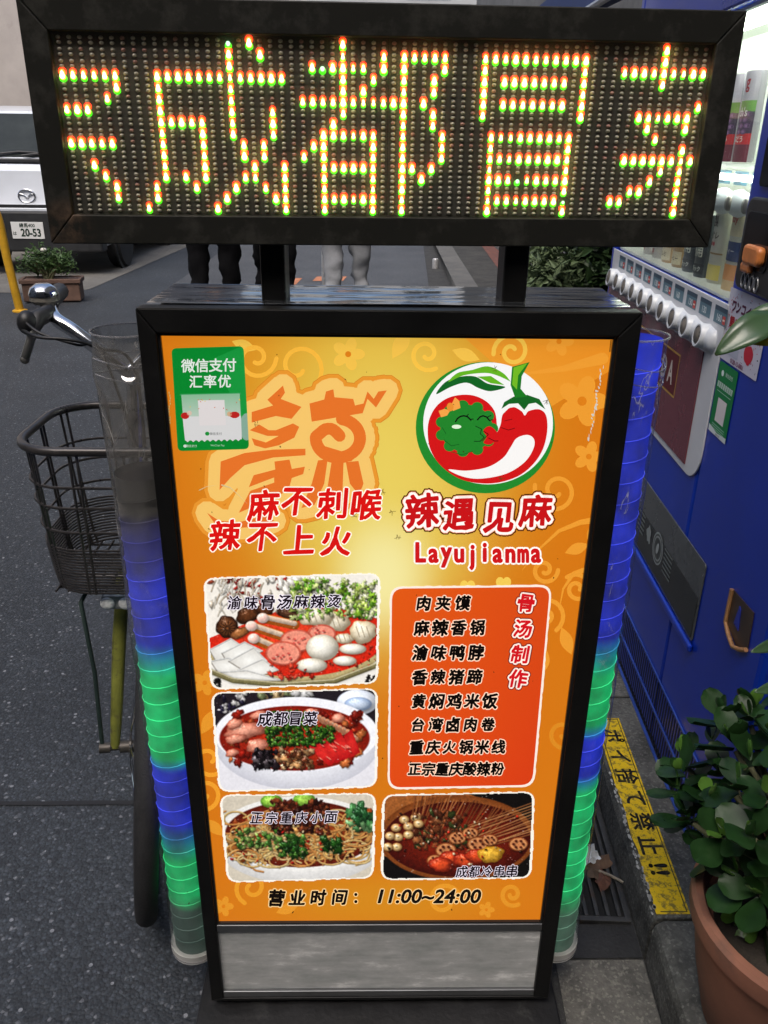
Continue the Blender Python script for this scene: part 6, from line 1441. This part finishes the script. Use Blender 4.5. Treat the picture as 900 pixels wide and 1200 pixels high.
# ================================================================== BICYCLE
BR = Vector((-.427, .309, 0)); WR = .297
bike = thing('bicycle', 'city bicycle with wire front basket standing behind the sign on its left', 'bicycle', BR)
def bw(p): return Vector(p)-BR
M_FORK = mat('olive_enamel', (.16, .17, .03), .4, var=.35, scale=30, stain=((.07, .06, .03), 40, .55, .7))
M_BASK = mat('basket_wire', (.060, .055, .054), .3, .5, var=.25, scale=40)
M_CHROM = M_CHROME
LEAN = R(6)
def wheel(cy, turn=0):
    made = []
    b = MB(); n = 64
    b.tube([(0, cy+(WR-.018)*math.cos(2*math.pi*i/n), WR+(WR-.018)*math.sin(2*math.pi*i/n)) for i in range(n)], .0185, 12, closed=True)
    ty = b.build('wheel', M_RUBBER, bike, smooth=60)
    b = MB(); b.tube([(0, cy+(WR-.04)*math.cos(2*math.pi*i/n), WR+(WR-.04)*math.sin(2*math.pi*i/n)) for i in range(n)], .010, 8, closed=True); b.build('rim', M_CHROM, ty, smooth=60)
    b = MB(); b.tube([(-.05, cy, WR), (.05, cy, WR)], .011, 12); b.tube([(-.072, cy, WR), (.072, cy, WR)], .006, 8)
    for s_ in (-1, 1): b.tube([(s_*.03, cy, WR), (s_*.034, cy, WR)], .020, 16); b.tube([(s_*.066, cy, WR), (s_*.085, cy, WR)], .0095, 10)
    b.build('hub', mat('hub_dark', (.10, .09, .08), .45, .6), ty, smooth=40)
    b = MB()
    for i in range(32):
        a = 2*math.pi*i/32; h = a+(.5 if i % 4 < 2 else -.5); s_ = 1 if i % 2 else -1
        b.tube([(s_*.033, cy+.018*math.cos(h), WR+.018*math.sin(h)), (s_*.004, cy+(WR-.045)*math.cos(a), WR+(WR-.045)*math.sin(a))], .0011, 4)
    b.build('spokes', M_CHROM, ty, smooth=60)
    ty.rotation_euler = (0, LEAN if turn else 0, turn)
    if turn: ty.location.x = -.022
TURN = R(13); wheel(0, TURN); wheel(1.02)
ax = Vector((0, 0, WR)); crown = Vector((0, .105, .615)); head = Vector((0, .155, .76)); stem_ = Vector((0, .205, .93))
b = MB()
for s_ in (-1, 1): b.tube([(s_*.058, 0, WR), (s_*.056, .012, WR+.05), (s_*.052, .06, .48), (s_*.045, .10, .60), (0, .108, .625)], [.008, .0105, .0125, .013, .014], 10)
fk_ = b.build('fork', M_FORK, bike, smooth=60); fk_.rotation_euler = (0, LEAN, TURN); fk_.location.x = -.022
b = MB(); b.tube([(0, .108, .625), (0, .155, .77)], .018, 14); b.tube([(0, .13, .70), (0, .35, .42), (0, .53, .27)], .015, 12); b.tube([(0, .142, .74), (0, .38, .50), (0, .64, .42)], .012, 12); b.tube([(0, .53, .27), (0, .72, .68)], .014, 12)
for s_ in (-1, 1): b.tube([(s_*.02, .53, .27), (s_*.06, 1.02, WR)], .009, 8); b.tube([(s_*.015, .71, .66), (s_*.06, 1.02, WR)], .007, 8)
b.build('frame', M_FORK, bike, smooth=60)
b = MB(); b.tube([(0, .155, .77), (0, .200, .92)], .0125, 12); b.tube([(0, .2, .92), (0, .18, .935)], .014, 10)
hL = [bw(atY(165, 440, .50)), bw(atY(135, 424, .49)), bw(atY(108, 404, .485)), bw(atY(84, 386, .49)), bw(atY(66, 374, .50)), bw(atY(58, 360, .54))]
hb = []
P = [Vector((0, .185, .935))]+[Vector((q.x, q.y, q.z)) for q in hL[1:]]
def smoothpts(P, n=6):
    out = []
    for i in range(len(P)-1):
        p0, p1, p2, p3 = P[max(i-1, 0)], P[i], P[i+1], P[min(i+2, len(P)-1)]
        for k in range(n):
            t = k/n; out.append(.5*((2*p1)+(p2-p0)*t+(2*p0-5*p1+4*p2-p3)*t*t+(3*p1-p0-3*p2+p3)*t**3))
    return out+[P[-1]]
SPL = smoothpts(P); b.tube(SPL, .0115, 14); b.tube([Vector((-p.x, p.y, p.z)) for p in SPL], .0115, 14)
hbar = b.build('handlebar', M_CHROM, bike, smooth=60)
end = SPL[-1]
for s_ in (-1, 1):
    q = Vector((s_*abs(end.x), end.y, end.z)); b = MB(); b.tube([q, q+Vector((s_*.012, .04, .004)), q+Vector((s_*.03, .14, .004)), q+Vector((s_*.03, .145, .004))], [.0135, .0155, .0155, .010], 12); b.build('grip', M_BLACKPL, bike, smooth=50)
# bell, brake lever and cable
bp_ = bw(atY(51, 343, .535)); b = MB(); b.lathe([(.001, .016), (.012, .0145), (.021, .008), (.0245, -.001), (.0245, -.004), (.02, -.004)], bp_, seg=24); bell = b.build('bell', M_CHROM, bike, smooth=50)
b = MB(); b.lathe([(.023, -.004), (.024, -.012), (.018, -.018), (.001, -.018)], bp_, seg=20); b.tube([bp_+Vector((0, 0, -.016)), bw(atY(60, 372, .52))], .010, 10); b.build('bell_base', mat('bell_base_grey', (.16, .15, .13), .5, .4), bell, smooth=40)
q0, q1, q2, q3 = bw(atY(58, 366, .51)), bw(atY(43, 374, .47)), bw(atY(36, 398, .45)), bw(atY(29, 421, .45))
b = MB(); b.tube([q0, q1, q1.lerp(q2, .6)], [.014, .014, .009], 10); b.sphere(bw(atY(32, 378, .46)), (.016, .018, .020), 12, 8); b.build('brake_bracket', M_BLACKPL, bike, smooth=50)
b = MB(); b.tube(smoothpts([q1, q2, q3]), [.008]*6+[.007]*6+[.0055], 10); b.sphere(q3, .008, 10, 6); b.build('brake_lever', mat('lever_grey', (.2, .2, .19), .35, .7), bike, smooth=50)
b = MB(); b.tube(smoothpts([bw(atY(25, 386, .45)), bw(atY(45, 395, .42)), bw(atY(80, 398, .42)), bw(atY(115, 408, .44)), bw(atY(160, 440, .46)), Vector((.02, .12, .64))]), .0028, 8); b.tube(smoothpts([bw(atY(28, 376, .45)), bw(atY(48, 391, .43)), bw(atY(90, 404, .43)), bw(atY(120, 414, .46)), Vector((.01, .15, .80))]), .0025, 8)
b.build('brake_cable', M_BLACKPL, bike, smooth=60)
# basket
def rrect(hx, y0, y1, z, r, n=6):
    out = []
    for (cx, cy, a) in ((hx-r, y1-r, 0), (-hx+r, y1-r, 90), (-hx+r, y0+r, 180), (hx-r, y0+r, 270)):
        for i in range(n+1): t = R(a+90*i/n); out.append(Vector((cx+r*math.cos(t), cy+r*math.sin(t), z)))
    return out
Zr, Zb = .862, .612
def brng(t):  # t=1 rim, 0 bottom
    k = t**.7; return (.136+.022*k, .0-.004*k, .21+.034*k, Zb+(Zr-Zb)*t)
def bring(t, r=.075): hx, y0, y1, z = brng(t); return [p+Vector((.012, 0, 0)) for p in rrect(hx, y0, y1, z, r)]
b = MB(); b.tube(bring(1), .0072, 10, closed=True); bas = b.build('basket_rim', M_BASK, bike, smooth=60)
b = MB()
for i in range(16): b.tube(bring(.008+i*.021), .0019, 6, closed=True)
for t in (.45, .62, .76): b.tube(bring(t), .0024, 6, closed=True)
lo, hi, mid_ = bring(0), bring(1), bring(.5)
def along(P, s):
    L = [0]
    for i in range(len(P)): L.append(L[-1]+(P[(i+1) % len(P)]-P[i]).length)
    d = s*L[-1]
    for i in range(len(P)):
        if L[i+1] >= d: return P[i].lerp(P[(i+1) % len(P)], (d-L[i])/max(1e-9, L[i+1]-L[i]))
    return P[0]
for k in range(14):
    for e in (-.006, .006): s_ = (k/14+e) % 1; b.tube([along(bring(t), s_) for t in (0, .1, .25, .5, .75, 1)], .0022, 6)
for k in range(13): x = -.112+k*.0205; b.tube([(x, .01, Zb), (x, .20, Zb)], .0022, 6)
for k in range(5): y = .03+k*.04; b.tube([(-.115, y, Zb-.003), (.14, y, Zb-.003)], .0022, 6)
b.build('basket', M_BASK, bike, smooth=60)
b = MB()
for s_ in (-1, 1): b.tube([(s_*.07, 0, WR+.004), (s_*.068, .02, .45), (s_*.075, .03, .585), (s_*.06, .06, Zb-.006)], .004, 8)
b.build('basket_stay', mat('stay_green', (.03, .05, .045), .5, .3), bike, smooth=60).rotation_euler.z = TURN*.6
LP_ = bw(atY(146, 707, .325)); b = MB(); b.box(LP_.x-.040, LP_.x+.052, LP_.y, LP_.y+.03, LP_.z-.014, LP_.z+.014); lamp = b.build('headlamp', mat('lamp_housing', (.32, .34, .34), .3, .3), bike, bevel=.006)
for i in range(3):
    b = MB(); b.sphere((LP_.x-.028+.030*i, LP_.y-.001, LP_.z), (.0125, .006, .0115), 16, 10); b.build('lens', mat('lamp_lens', (.75, .78, .78), .06, spec=.8, var=.3, scale=90), lamp, smooth=60)
b = MB(); b.tube([(-.02, LP_.y+.02, LP_.z+.01), (-.01, .06, Zb)], .005, 8); b.build('lamp_bracket', M_BLACKPL, lamp, smooth=60)
# saddle, rear parts
b = MB(); b.sphere((0, .76, .80), (.085, .125, .035), 20, 10); b.sphere((0, .62, .80), (.04, .09, .028), 16, 8); b.build('saddle', mat('saddle_vinyl', (.03, .022, .018), .45), bike, smooth=60)
b = MB(); b.tube([(0, .72, .66), (0, .745, .79)], .012, 10); b.build('seat_post', M_CHROM, bike, smooth=60)
b = MB(); n = 24; b.tube([(0, 1.02+(WR+.02)*math.cos(R(-20+i*9)), WR+(WR+.02)*math.sin(R(-20+i*9))) for i in range(n)], .014, 8); b.build('mudguard', M_CHROM, bike, smooth=60)
b = MB(); b.tube([(.02, .53, .27), (.09, .60, .14)], .008, 8); b.tube([(-.02, .53, .27), (-.09, .46, .40)], .008, 8); b.tube([(-.05, .53, .27), (.05, .53, .27)], .02, 14); b.build('crank', M_CHROM, bike, smooth=50)
for s_, y, z in ((1, .60, .14), (-1, .46, .40)): b = MB(); b.box(s_*.09, s_*.09+s_*.08, y-.03, y+.03, z-.012, z+.012); b.build('pedal', M_BLACKPL, bike, bevel=.003)
b = MB(); b.tube([(-.03, 1.02, WR-.02), (-.13, .98, .005)], .008, 8); b.build('kickstand', M_CHROM, bike, smooth=60)

# ================================================================== PARKED CAR
cp0 = atY(33, 250, 8.2); CX = cp0.x
car = thing('parked_car', 'silver van with black bumper parked at upper left behind the yellow pole', 'car', (CX, 8.2, 0), R(0))
M_SILV = mat('silver_paint', (.66, .70, .76), .3, .1, var=.04, scale=3, coat=.7)
M_CGLS = mat('car_glass', (.026, .031, .029), .08, var=.3, scale=2, spec=.25)
M_CBLK = mat('bumper_black', (.022, .023, .025), .5, var=.2, scale=20)
prof = [(.02, .26), (.0, .42), (.0, .66), (.03, .72), (.075, 1.02), (.14, 1.08), (.42, 1.12), (.98, 1.60), (1.25, 1.66), (3.3, 1.66), (3.62, 1.58), (3.78, 1.05), (3.84, .60), (3.80, .28)]
def hw(z): return .745 if z < 1.1 else .745-(z-1.1)*.20
b = MB(); n = len(prof); v = [(-hw(z)*(.93 if y < .1 else 1), y, z) for y, z in prof]+[(hw(z)*(.93 if y < .1 else 1), y, z) for y, z in prof]
b.add(v, [list(range(n)), list(range(n, 2*n))[::-1]]+[(i, n+i, n+(i+1) % n, (i+1) % n) for i in range(n)]); b.build('body', M_SILV, car, smooth=25, bevel=.03)
b = MB(); b.prism([Vector((-.735, -.035, z)) for z in (.24,)]+[Vector((x, y, .24)) for x, y in ((-.60, -.075), (.60, -.075), (.735, -.035), (.745, .12), (-.745, .12))][0:], (0, 0, .40)); b.build('bumper', M_CBLK, car, bevel=.02)
b = MB(); b.box(-.70, .70, .004, .03, .645, .70); b.build('grille_slot', M_CBLK, car)
def onslope(x, t): # windscreen from cowl (t=0) to roof edge (t=1)
    y = .44+(.955-.44)*t; z = 1.137+(1.575-1.137)*t; return Vector((x*(hw(z)-.07)/.745, y-.012, z+.012))
b = MB(); b.add([onslope(-.76, .02), onslope(.76, .02), onslope(.745, .97), onslope(-.745, .97)]+[onslope(-.76, .02)+Vector((0, .02, -.02)), onslope(.76, .02)+Vector((0, .02, -.02)), onslope(.745, .97)+Vector((0, .02, -.02)), onslope(-.745, .97)+Vector((0, .02, -.02))], [(0, 1, 2, 3), (4, 7, 6, 5), (0, 4, 5, 1), (1, 5, 6, 2), (2, 6, 7, 3), (3, 7, 4, 0)]); b.build('windscreen', M_CGLS, car)
b = MB(); b.box(-.66, .66, .16, .40, 1.098, 1.132); b.build('cowl', M_CBLK, car, bevel=.008)
b = MB(); b.tube([onslope(-.15, .0)+Vector((0, -.02, .01)), onslope(.25, .10)+Vector((0, -.012, .012)), onslope(.5, .07)+Vector((0, -.012, .012))], .012, 8); b.tube([onslope(-.6, .0)+Vector((0, -.02, .01)), onslope(-.2, .08)+Vector((0, -.012, .012)), onslope(.02, .06)+Vector((0, -.012, .012))], .012, 8); b.build('wiper', M_CBLK, car, smooth=50)
for s_ in (-1, 1):
    b = MB()
    for (y0, y1, z0, z1, d) in ((1.05, 1.85, 1.12, 1.54, .30), (1.95, 2.75, 1.12, 1.54, 0), (2.85, 3.5, 1.12, 1.54, 0)):
        xs = lambda z: s_*(hw(z)+.004); b.add([(xs(z0), y0-d, z0), (xs(z0), y1, z0), (xs(z1), y1-.02, z1), (xs(z1), y0+.02, z1)]+[(xs(z0)-s_*.02, y0-d, z0), (xs(z0)-s_*.02, y1, z0), (xs(z1)-s_*.02, y1-.02, z1), (xs(z1)-s_*.02, y0+.02, z1)], [(0, 1, 2, 3), (4, 7, 6, 5), (0, 4, 5, 1), (1, 5, 6, 2), (2, 6, 7, 3), (3, 7, 4, 0)])
    b.build('side_window', M_CGLS, car)
    b = MB(); b.prism([Vector((s_*x, .012+max(0, x-.6)*.1, z)) for x, z in ((.46, .76), (.69, .78), (.69, .95), (.50, .92))], (0, .05, 0)); b.build('headlight', mat('headlight_clear', (.55, .57, .58), .08, var=.2, scale=20, coat=.6), car, bevel=.008)
    b = MB(); b.sphere((s_*.86, .62, 1.14), (.075, .05, .085), 14, 10); b.tube([(s_*.72, .62, 1.1), (s_*.82, .62, 1.12)], .02, 8); b.build('mirror', M_CBLK, car, smooth=50)
    for y in (.72, 3.1):
        b = MB(); b.lathe([(.20, -.085), (.275, -.08), (.292, -.05), (.292, .05), (.275, .08), (.20, .085)], (s_*.70, y, .292), 'X', 32); wh = b.build('wheel', M_RUBBER, car, smooth=40)
        b = MB(); b.lathe([(.001, .055), (.05, .06), (.07, .05), (.16, .066), (.19, .08), (.205, .082), (.205, .03), (.001, .03)], (s_*.70+(0 if s_ > 0 else 0), y, .292), 'X', 28)
        if s_ < 0: b.v = [Vector((2*s_*.70-p.x, p.y, p.z)) for p in b.v]
        b.build('rim', mat('alloy', (.45, .46, .47), .35, .7), wh, smooth=40)
        b = MB(); b.lathe([(.30, .0), (.34, .0), (.34, .02), (.30, .02)], (s_*.735, y, .30), 'X', 32); b.build('wheel_arch', M_CBLK, car, smooth=40)
em = atY(31, 230, 8.23); ez = em.z
b = MB(); ring_ = [(.085*math.cos(2*math.pi*i/36), -.0, .064*math.sin(2*math.pi*i/36)) for i in range(36)]; wx = [(-.082, .012), (-.045, .010), (-.018, -.004), (0, -.020), (.018, -.004), (.045, .010), (.082, .012)]
yo = .030+(ez-.72)*.15-.006
b.tube([(x, yo, ez+z) for x, _, z in ring_], .010, 8, closed=True); b.tube(smoothpts([Vector((x, yo, ez+z*1.3+.006)) for x, z in wx], 4), .008, 8); b.build('emblem', M_CHROME, car, smooth=60)
pz = atY(33, 270, 8.12).z
b = MB(); b.box(-.165, .165, -.083, -.076, pz-.0825, pz+.0825); pl = b.build('number_plate', mat('plate_white', (.72, .73, .72), .4, var=.04), car, bevel=.002)
A = Art(lambda u, v, l: Vector((u, -.0836-.0004*l, pz-v)))
A.glyphs('20-53', .03, .022, .105, (24, 60, 44), 1, off=.03, sx=.86); A.glyphs('練馬400', .0, -.05, .046, (24, 60, 44), 1, off=.02); A.glyphs('は', -.135, .03, .042, (24, 60, 44), 1, off=.02)
A.build('plate_lettering', M_PAPER, pl)

# yellow tubular barrier
M_YEL = mat('yellow_enamel', (.55, .30, .015), .45, var=.2, scale=10, stain=((.2, .12, .05), 12, .66, .85))
p0 = Vector((-2.935, 6.09, 0)); p1 = atY(-6, 246, 6.09)
o = thing('yellow_pole', 'yellow tubular barrier pole leaning left in front of the silver van', 'pole', p0)
b = MB(); b.tube(smoothpts([Vector((0, 0, 0)), (p1-p0)*.5, p1-p0, (p1-p0)+Vector((-.16, 0, .12)), (p1-p0)+Vector((-.7, 0, .13)), (p1-p0)+Vector((-.9, 0, .0)), Vector(((p1-p0).x-.95, 0, 0))]), .034, 14); b.build('tube', M_YEL, o, smooth=60)
b = MB(); b.lathe([(.06, .0), (.06, .012), (.04, .02)], (0, 0, 0), seg=20); b.build('foot', M_YEL, o, smooth=40)
# planter with bush at the lot corner
M_LEAFG = mat('shrub_leaf', (.055, .11, .03), .55, var=.4, scale=6); M_LEAFP = mat('pale_leaf', (.12, .17, .08), .6, var=.35, scale=6); M_LEAFD = mat('dark_leaf', (.035, .07, .022), .4, var=.45, scale=5, coat=.2)
def shrub(name, label, cat, loc, rx, ry, z0, z1, n, ls, m, seed, group=None, asp=.4, droop=0, flowers=None):
    t = thing(name, label, cat, loc, 0, group); rnd = random.Random(seed); b = MB(); st = MB()
    br = []
    for k in range(max(8, n//60)):
        a = rnd.uniform(0, 6.28); r = rnd.random()**.5; tp = Vector((rx*r*math.cos(a), ry*r*math.sin(a), z0+(z1-z0)*(.35+.65*rnd.random()*(1-.5*r*r)))); br.append(tp); st.tube([(0+rnd.uniform(-.03, .03), rnd.uniform(-.03, .03), 0), tp*.5+Vector((0, 0, .03)), tp], [.008, .006, .003], 5)
    for k in range(n):
        c = rnd.choice(br); s_ = rnd.random()**.4; p = c*1.0+Vector((rnd.gauss(0, rx*.22), rnd.gauss(0, ry*.22), rnd.gauss(0, (z1-z0)*.16)))
        if p.z < z0*.5: continue
        d = Vector((rnd.uniform(-1, 1), rnd.uniform(-1, 1), rnd.uniform(-.3-droop, .8))).normalized(); sd_ = d.cross(Vector((rnd.uniform(-1, 1), rnd.uniform(-1, 1), rnd.uniform(-1, 1)))).normalized(); l = ls*rnd.uniform(.6, 1.3); w_ = l*asp
        nn = d.cross(sd_)*l*.12
        b.add([p, p+d*l*.4+sd_*w_*.5+nn, p+d*l, p+d*l*.4-sd_*w_*.5+nn], [(0, 1, 2), (0, 2, 3)])
    st.build('stem', M_JSTEM, t, smooth=60); b.build('foliage', m, t)
    if flowers:
        f = MB()
        for k in range(flowers): q = rnd.choice(br)+Vector((0, 0, .03)); f.sphere(q, (.03, .03, .02), 8, 5)
        f.build('flowers', mat('white_petals', (.7, .68, .62), .7), t, smooth=60)
    return t
pl_ = thing('planter_box', 'brown planter box at the edge of the parking lot beside the yellow pole', 'planter', (-2.83, 6.62, 0), R(10))
b = MB(); b.box(-.24, .24, -.11, .11, .01, .19); b.build('trough', mat('brown_planter', (.13, .075, .055), .75, var=.3, scale=12), pl_, bevel=.01)
b = MB(); b.box(-.255, .255, -.125, -.10, .165, .2); b.box(-.255, .255, .10, .125, .165, .2); b.box(-.255, -.23, -.1, .1, .165, .2); b.box(.23, .255, -.1, .1, .165, .2); b.build('lip', mat('brown_planter', (.13, .075, .055), .75), pl_, bevel=.005)
shrub('flowering_shrub', 'small green shrub with white flowers growing in the brown planter', 'shrub', (-2.86, 6.62, .17), .21, .1, .02, .24, 1500, .045, M_LEAFG, 4, flowers=5)
# plants along the shop front
for nm, lb, loc, rx, ry, z1, n, ls, m, asp, sd_ in (('pale_shrub', 'pale feathery shrub just right of the right sign post', (.74, 2.75, .42), .14, .16, .50, 2600, .05, M_LEAFP, .18, 5), ('dark_shrub', 'dark green broad-leaved shrub between the pale shrub and the vending machine', (1.02, 2.85, .42), .22, .22, .56, 2200, .085, M_LEAFD, .42, 6),
                                              ('dark_shrub', 'dark bushy shrub growing against the shop wall behind the broad-leaved one', (1.30, 3.5, .42), .25, .3, .66, 2200, .08, M_LEAFD, .4, 9)):
    shrub(nm, lb, 'shrub', loc, rx, ry, .02, z1, n, ls, m, sd_)
    b = MB(); t = thing('plant_pot', 'dark round pot under the ' + ('pale feathery shrub' if nm == 'pale_shrub' else ('broad-leaved dark shrub' if sd_ == 6 else 'shrub against the shop wall')), 'pot', (loc[0], loc[1], .094))
    b.lathe([(.001, 0), (.10, 0), (.125, .30), (.135, .30), (.135, .335), (.12, .335), (.118, .32), (.001, .32)], seg=28); b.build('pot_body', mat('dark_pot', (.05, .045, .04), .6, var=.3), t, smooth=35)

# ================================================================== PEOPLE
def person(label, loc, rz, trousers, top, shoe, hairc, stride, hscale=1., skirt=False):
    t = thing('person', label, 'person', loc, rz)
    V = []; E_s = []; Rr_ = []
    def a(p, r, parent=None):
        V.append(Vector(p)*hscale); Rr_.append(r if isinstance(r, tuple) else (r, r))
        if parent is not None: E_s.append((parent, len(V)-1))
        return len(V)-1
    s = stride
    pel = a((0, 0, .96), (.135, .10)); w1 = a((0, .0, 1.10), (.125, .09), pel); ch = a((0, -.01, 1.28), (.15, .105), w1); uc = a((0, 0, 1.41), (.11, .08), ch); nk = a((0, .0, 1.50), .052, uc)
    h0 = a((0, .015, 1.57), (.066, .075), nk); h1 = a((0, .02, 1.65), (.075, .092), h0); h2 = a((0, .01, 1.725), (.052, .062), h1)
    for sd_ in (-1, 1):
        f = s*sd_
        hp = a((sd_*.088, 0, .92), (.088, .092), pel); kn = a((sd_*.095, f*.16+.02, .51), .060, hp); cf = a((sd_*.096, f*.20-.03, .36), .056, kn); an = a((sd_*.098, f*.27-.06, .085), .040, cf); to = a((sd_*.11, f*.27+.10, .035), (.040, .030), an)
        sh = a((sd_*.17, -.005, 1.405), .060, uc); el = a((sd_*.235, -f*.06-.02, 1.12), .044, sh); wr = a((sd_*.24, -f*.13+.06, .89), .029, el); pm = a((sd_*.24, -f*.14+.075, .83), (.020, .036), wr)
        for k, (dy, ln) in enumerate(((-.028, .060), (-.010, .070), (.010, .066), (.028, .052))):
            f1 = a((sd_*.238, -f*.14+.08+dy, .785), .0095, pm); a((sd_*.228, -f*.14+.088+dy, .785-ln*.75), .0080, f1)
        th = a((sd_*.225, -f*.14+.115, .825), .011, pm); a((sd_*.215, -f*.14+.13, .785), .009, th)
    me = bpy.data.meshes.new('body'); me.from_pydata(V, E_s, []); o = bpy.data.objects.new('body', me); COL.objects.link(o)
    md = o.modifiers.new('skin', 'SKIN'); sv = me.skin_vertices[0].data
    for i, r in enumerate(Rr_): sv[i].radius = (r[0]*hscale, r[1]*hscale)
    sv[0].use_root = True; md.use_smooth_shade = True
    sb = o.modifiers.new('sub', 'SUBSURF'); sb.levels = 2; sb.render_levels = 2
    dg = bpy.context.evaluated_depsgraph_get(); ev = o.evaluated_get(dg); m2 = bpy.data.meshes.new_from_object(ev)
    bpy.data.objects.remove(o)
    skin = mat('skin', (.45, .26, .18), .5, var=.08)
    for x in (skin, trousers, top, shoe): m2.materials.append(x)
    for p in m2.vertices:
        z = p.co.z/hscale
        if .08 < z < 1.42 and abs(p.co.x) < .3:
            q = Vector((p.co.x*7+loc[0], p.co.y*7, p.co.z*(16 if z < .95 else 9))); k = (noise.noise(q)*.024+abs(noise.noise(q*2.3))*.022-.006)*(1 if z < .95 else (.35 if abs(p.co.x) < .17 else .12))
            nn = Vector((p.normal.x, p.normal.y, 0)); p.co += nn*k
    for p in m2.polygons:
        z = p.center.z/hscale; x = abs(p.center.x)/hscale
        i = 0
        if z < .075: i = 3
        elif z < 1.0 and x < .2: i = 1
        elif z < 1.47 and not (x > .19 and z < .90): i = 2
        p.material_index = i; p.use_smooth = True
    bo = bpy.data.objects.new('body', m2); COL.objects.link(bo); bo.parent = t
    b = MB(); b.sphere((0, .0, 1.668*hscale), (.088, .104, .098), 18, 12); b.v = [p for p in b.v]
    hair = b.build('hair', hairc, t, smooth=60)
    for p in hair.data.vertices:
        if p.co.y > .03: p.co.y = .03+(p.co.y-.03)*.55
        if p.co.y > .05 and p.co.z < 1.69*hscale: p.co.z = 1.69*hscale
    b = MB(); b.sphere((0, .112*hscale, 1.625*hscale), (.014, .02, .02), 8, 6); b.build('nose', skin, t, smooth=60)
    for sd_ in (-1, 1):
        b = MB(); b.sphere((sd_*.032, .092*hscale, 1.65*hscale), (.013, .010, .008), 8, 6); b.build('eye', mat('eye_dark', (.05, .04, .035), .2), t, smooth=60)
        b = MB(); b.sphere((sd_*.085*hscale, .0, 1.635*hscale), (.012, .022, .034), 8, 6); b.build('ear', skin, t, smooth=60)
    b = MB(); b.sphere((0, .098*hscale, 1.585*hscale), (.026, .008, .006), 10, 5); b.build('mouth', mat('lip', (.34, .12, .11), .5), t, smooth=60)
    return t
T_BLK = mat('black_trousers', (.006, .006, .007), .9, var=.4, scale=14, spec=.1); T_GRY = mat('grey_trousers', (.24, .25, .27), .85, var=.2, scale=12)
T_TOP1 = mat('navy_jacket', (.02, .025, .04), .85); T_TOP2 = mat('black_coat', (.015, .015, .016), .85); T_TOP3 = mat('grey_shirt', (.22, .22, .22), .85)
SHO = mat('black_shoes', (.012, .011, .01), .5); HAIR = mat('dark_hair', (.012, .010, .009), .5, var=.4, scale=60)
def standx(px, Y): return atY(px, 300, Y).x
person('pedestrian in black trousers on the road, leftmost of the three behind the sign', (standx(251, 4.3), 4.3, 0), R(8), T_BLK, T_TOP1, SHO, HAIR, .25)
person('pedestrian in black trousers behind the left sign post, between the two others', (standx(322, 4.9), 4.9, 0), R(-6), T_BLK, T_TOP2, SHO, HAIR, -.3)
person('pedestrian in grey trousers on the road behind the middle of the sign', (standx(406, 4.6), 4.6, 0), R(4), T_GRY, T_TOP3, SHO, HAIR, .35)
pp = atY(375, 300, 4.9); b = MB(); b.lathe([(.0, 0), (.014, 0), (.014, .95), (.011, .96), (.0, .962)], seg=12); b.lathe([(.014, .0), (.02, .0), (.02, .03), (.014, .04)], seg=12)
o = b.build('thin_pole', mat('pole_white', (.55, .56, .57), .5), None, smooth=40, loc=(pp.x, 6.4*0+5.3, 0)); tag(o, 'thin white pole standing in the road beside the grey-trousered pedestrian', 'pole')
pp = atZ(510, 315, .0); b = MB(); b.lathe([(.001, 0), (.035, 0), (.037, .01), (.037, .10), (.03, .115), (.001, .115)], seg=16); o = b.build('drink_can', mat('can_alu', (.6, .6, .6), .3, .6), None, smooth=40, loc=(pp.x, pp.y, 0)); tag(o, 'small white can left on the far gutter edge', 'can')
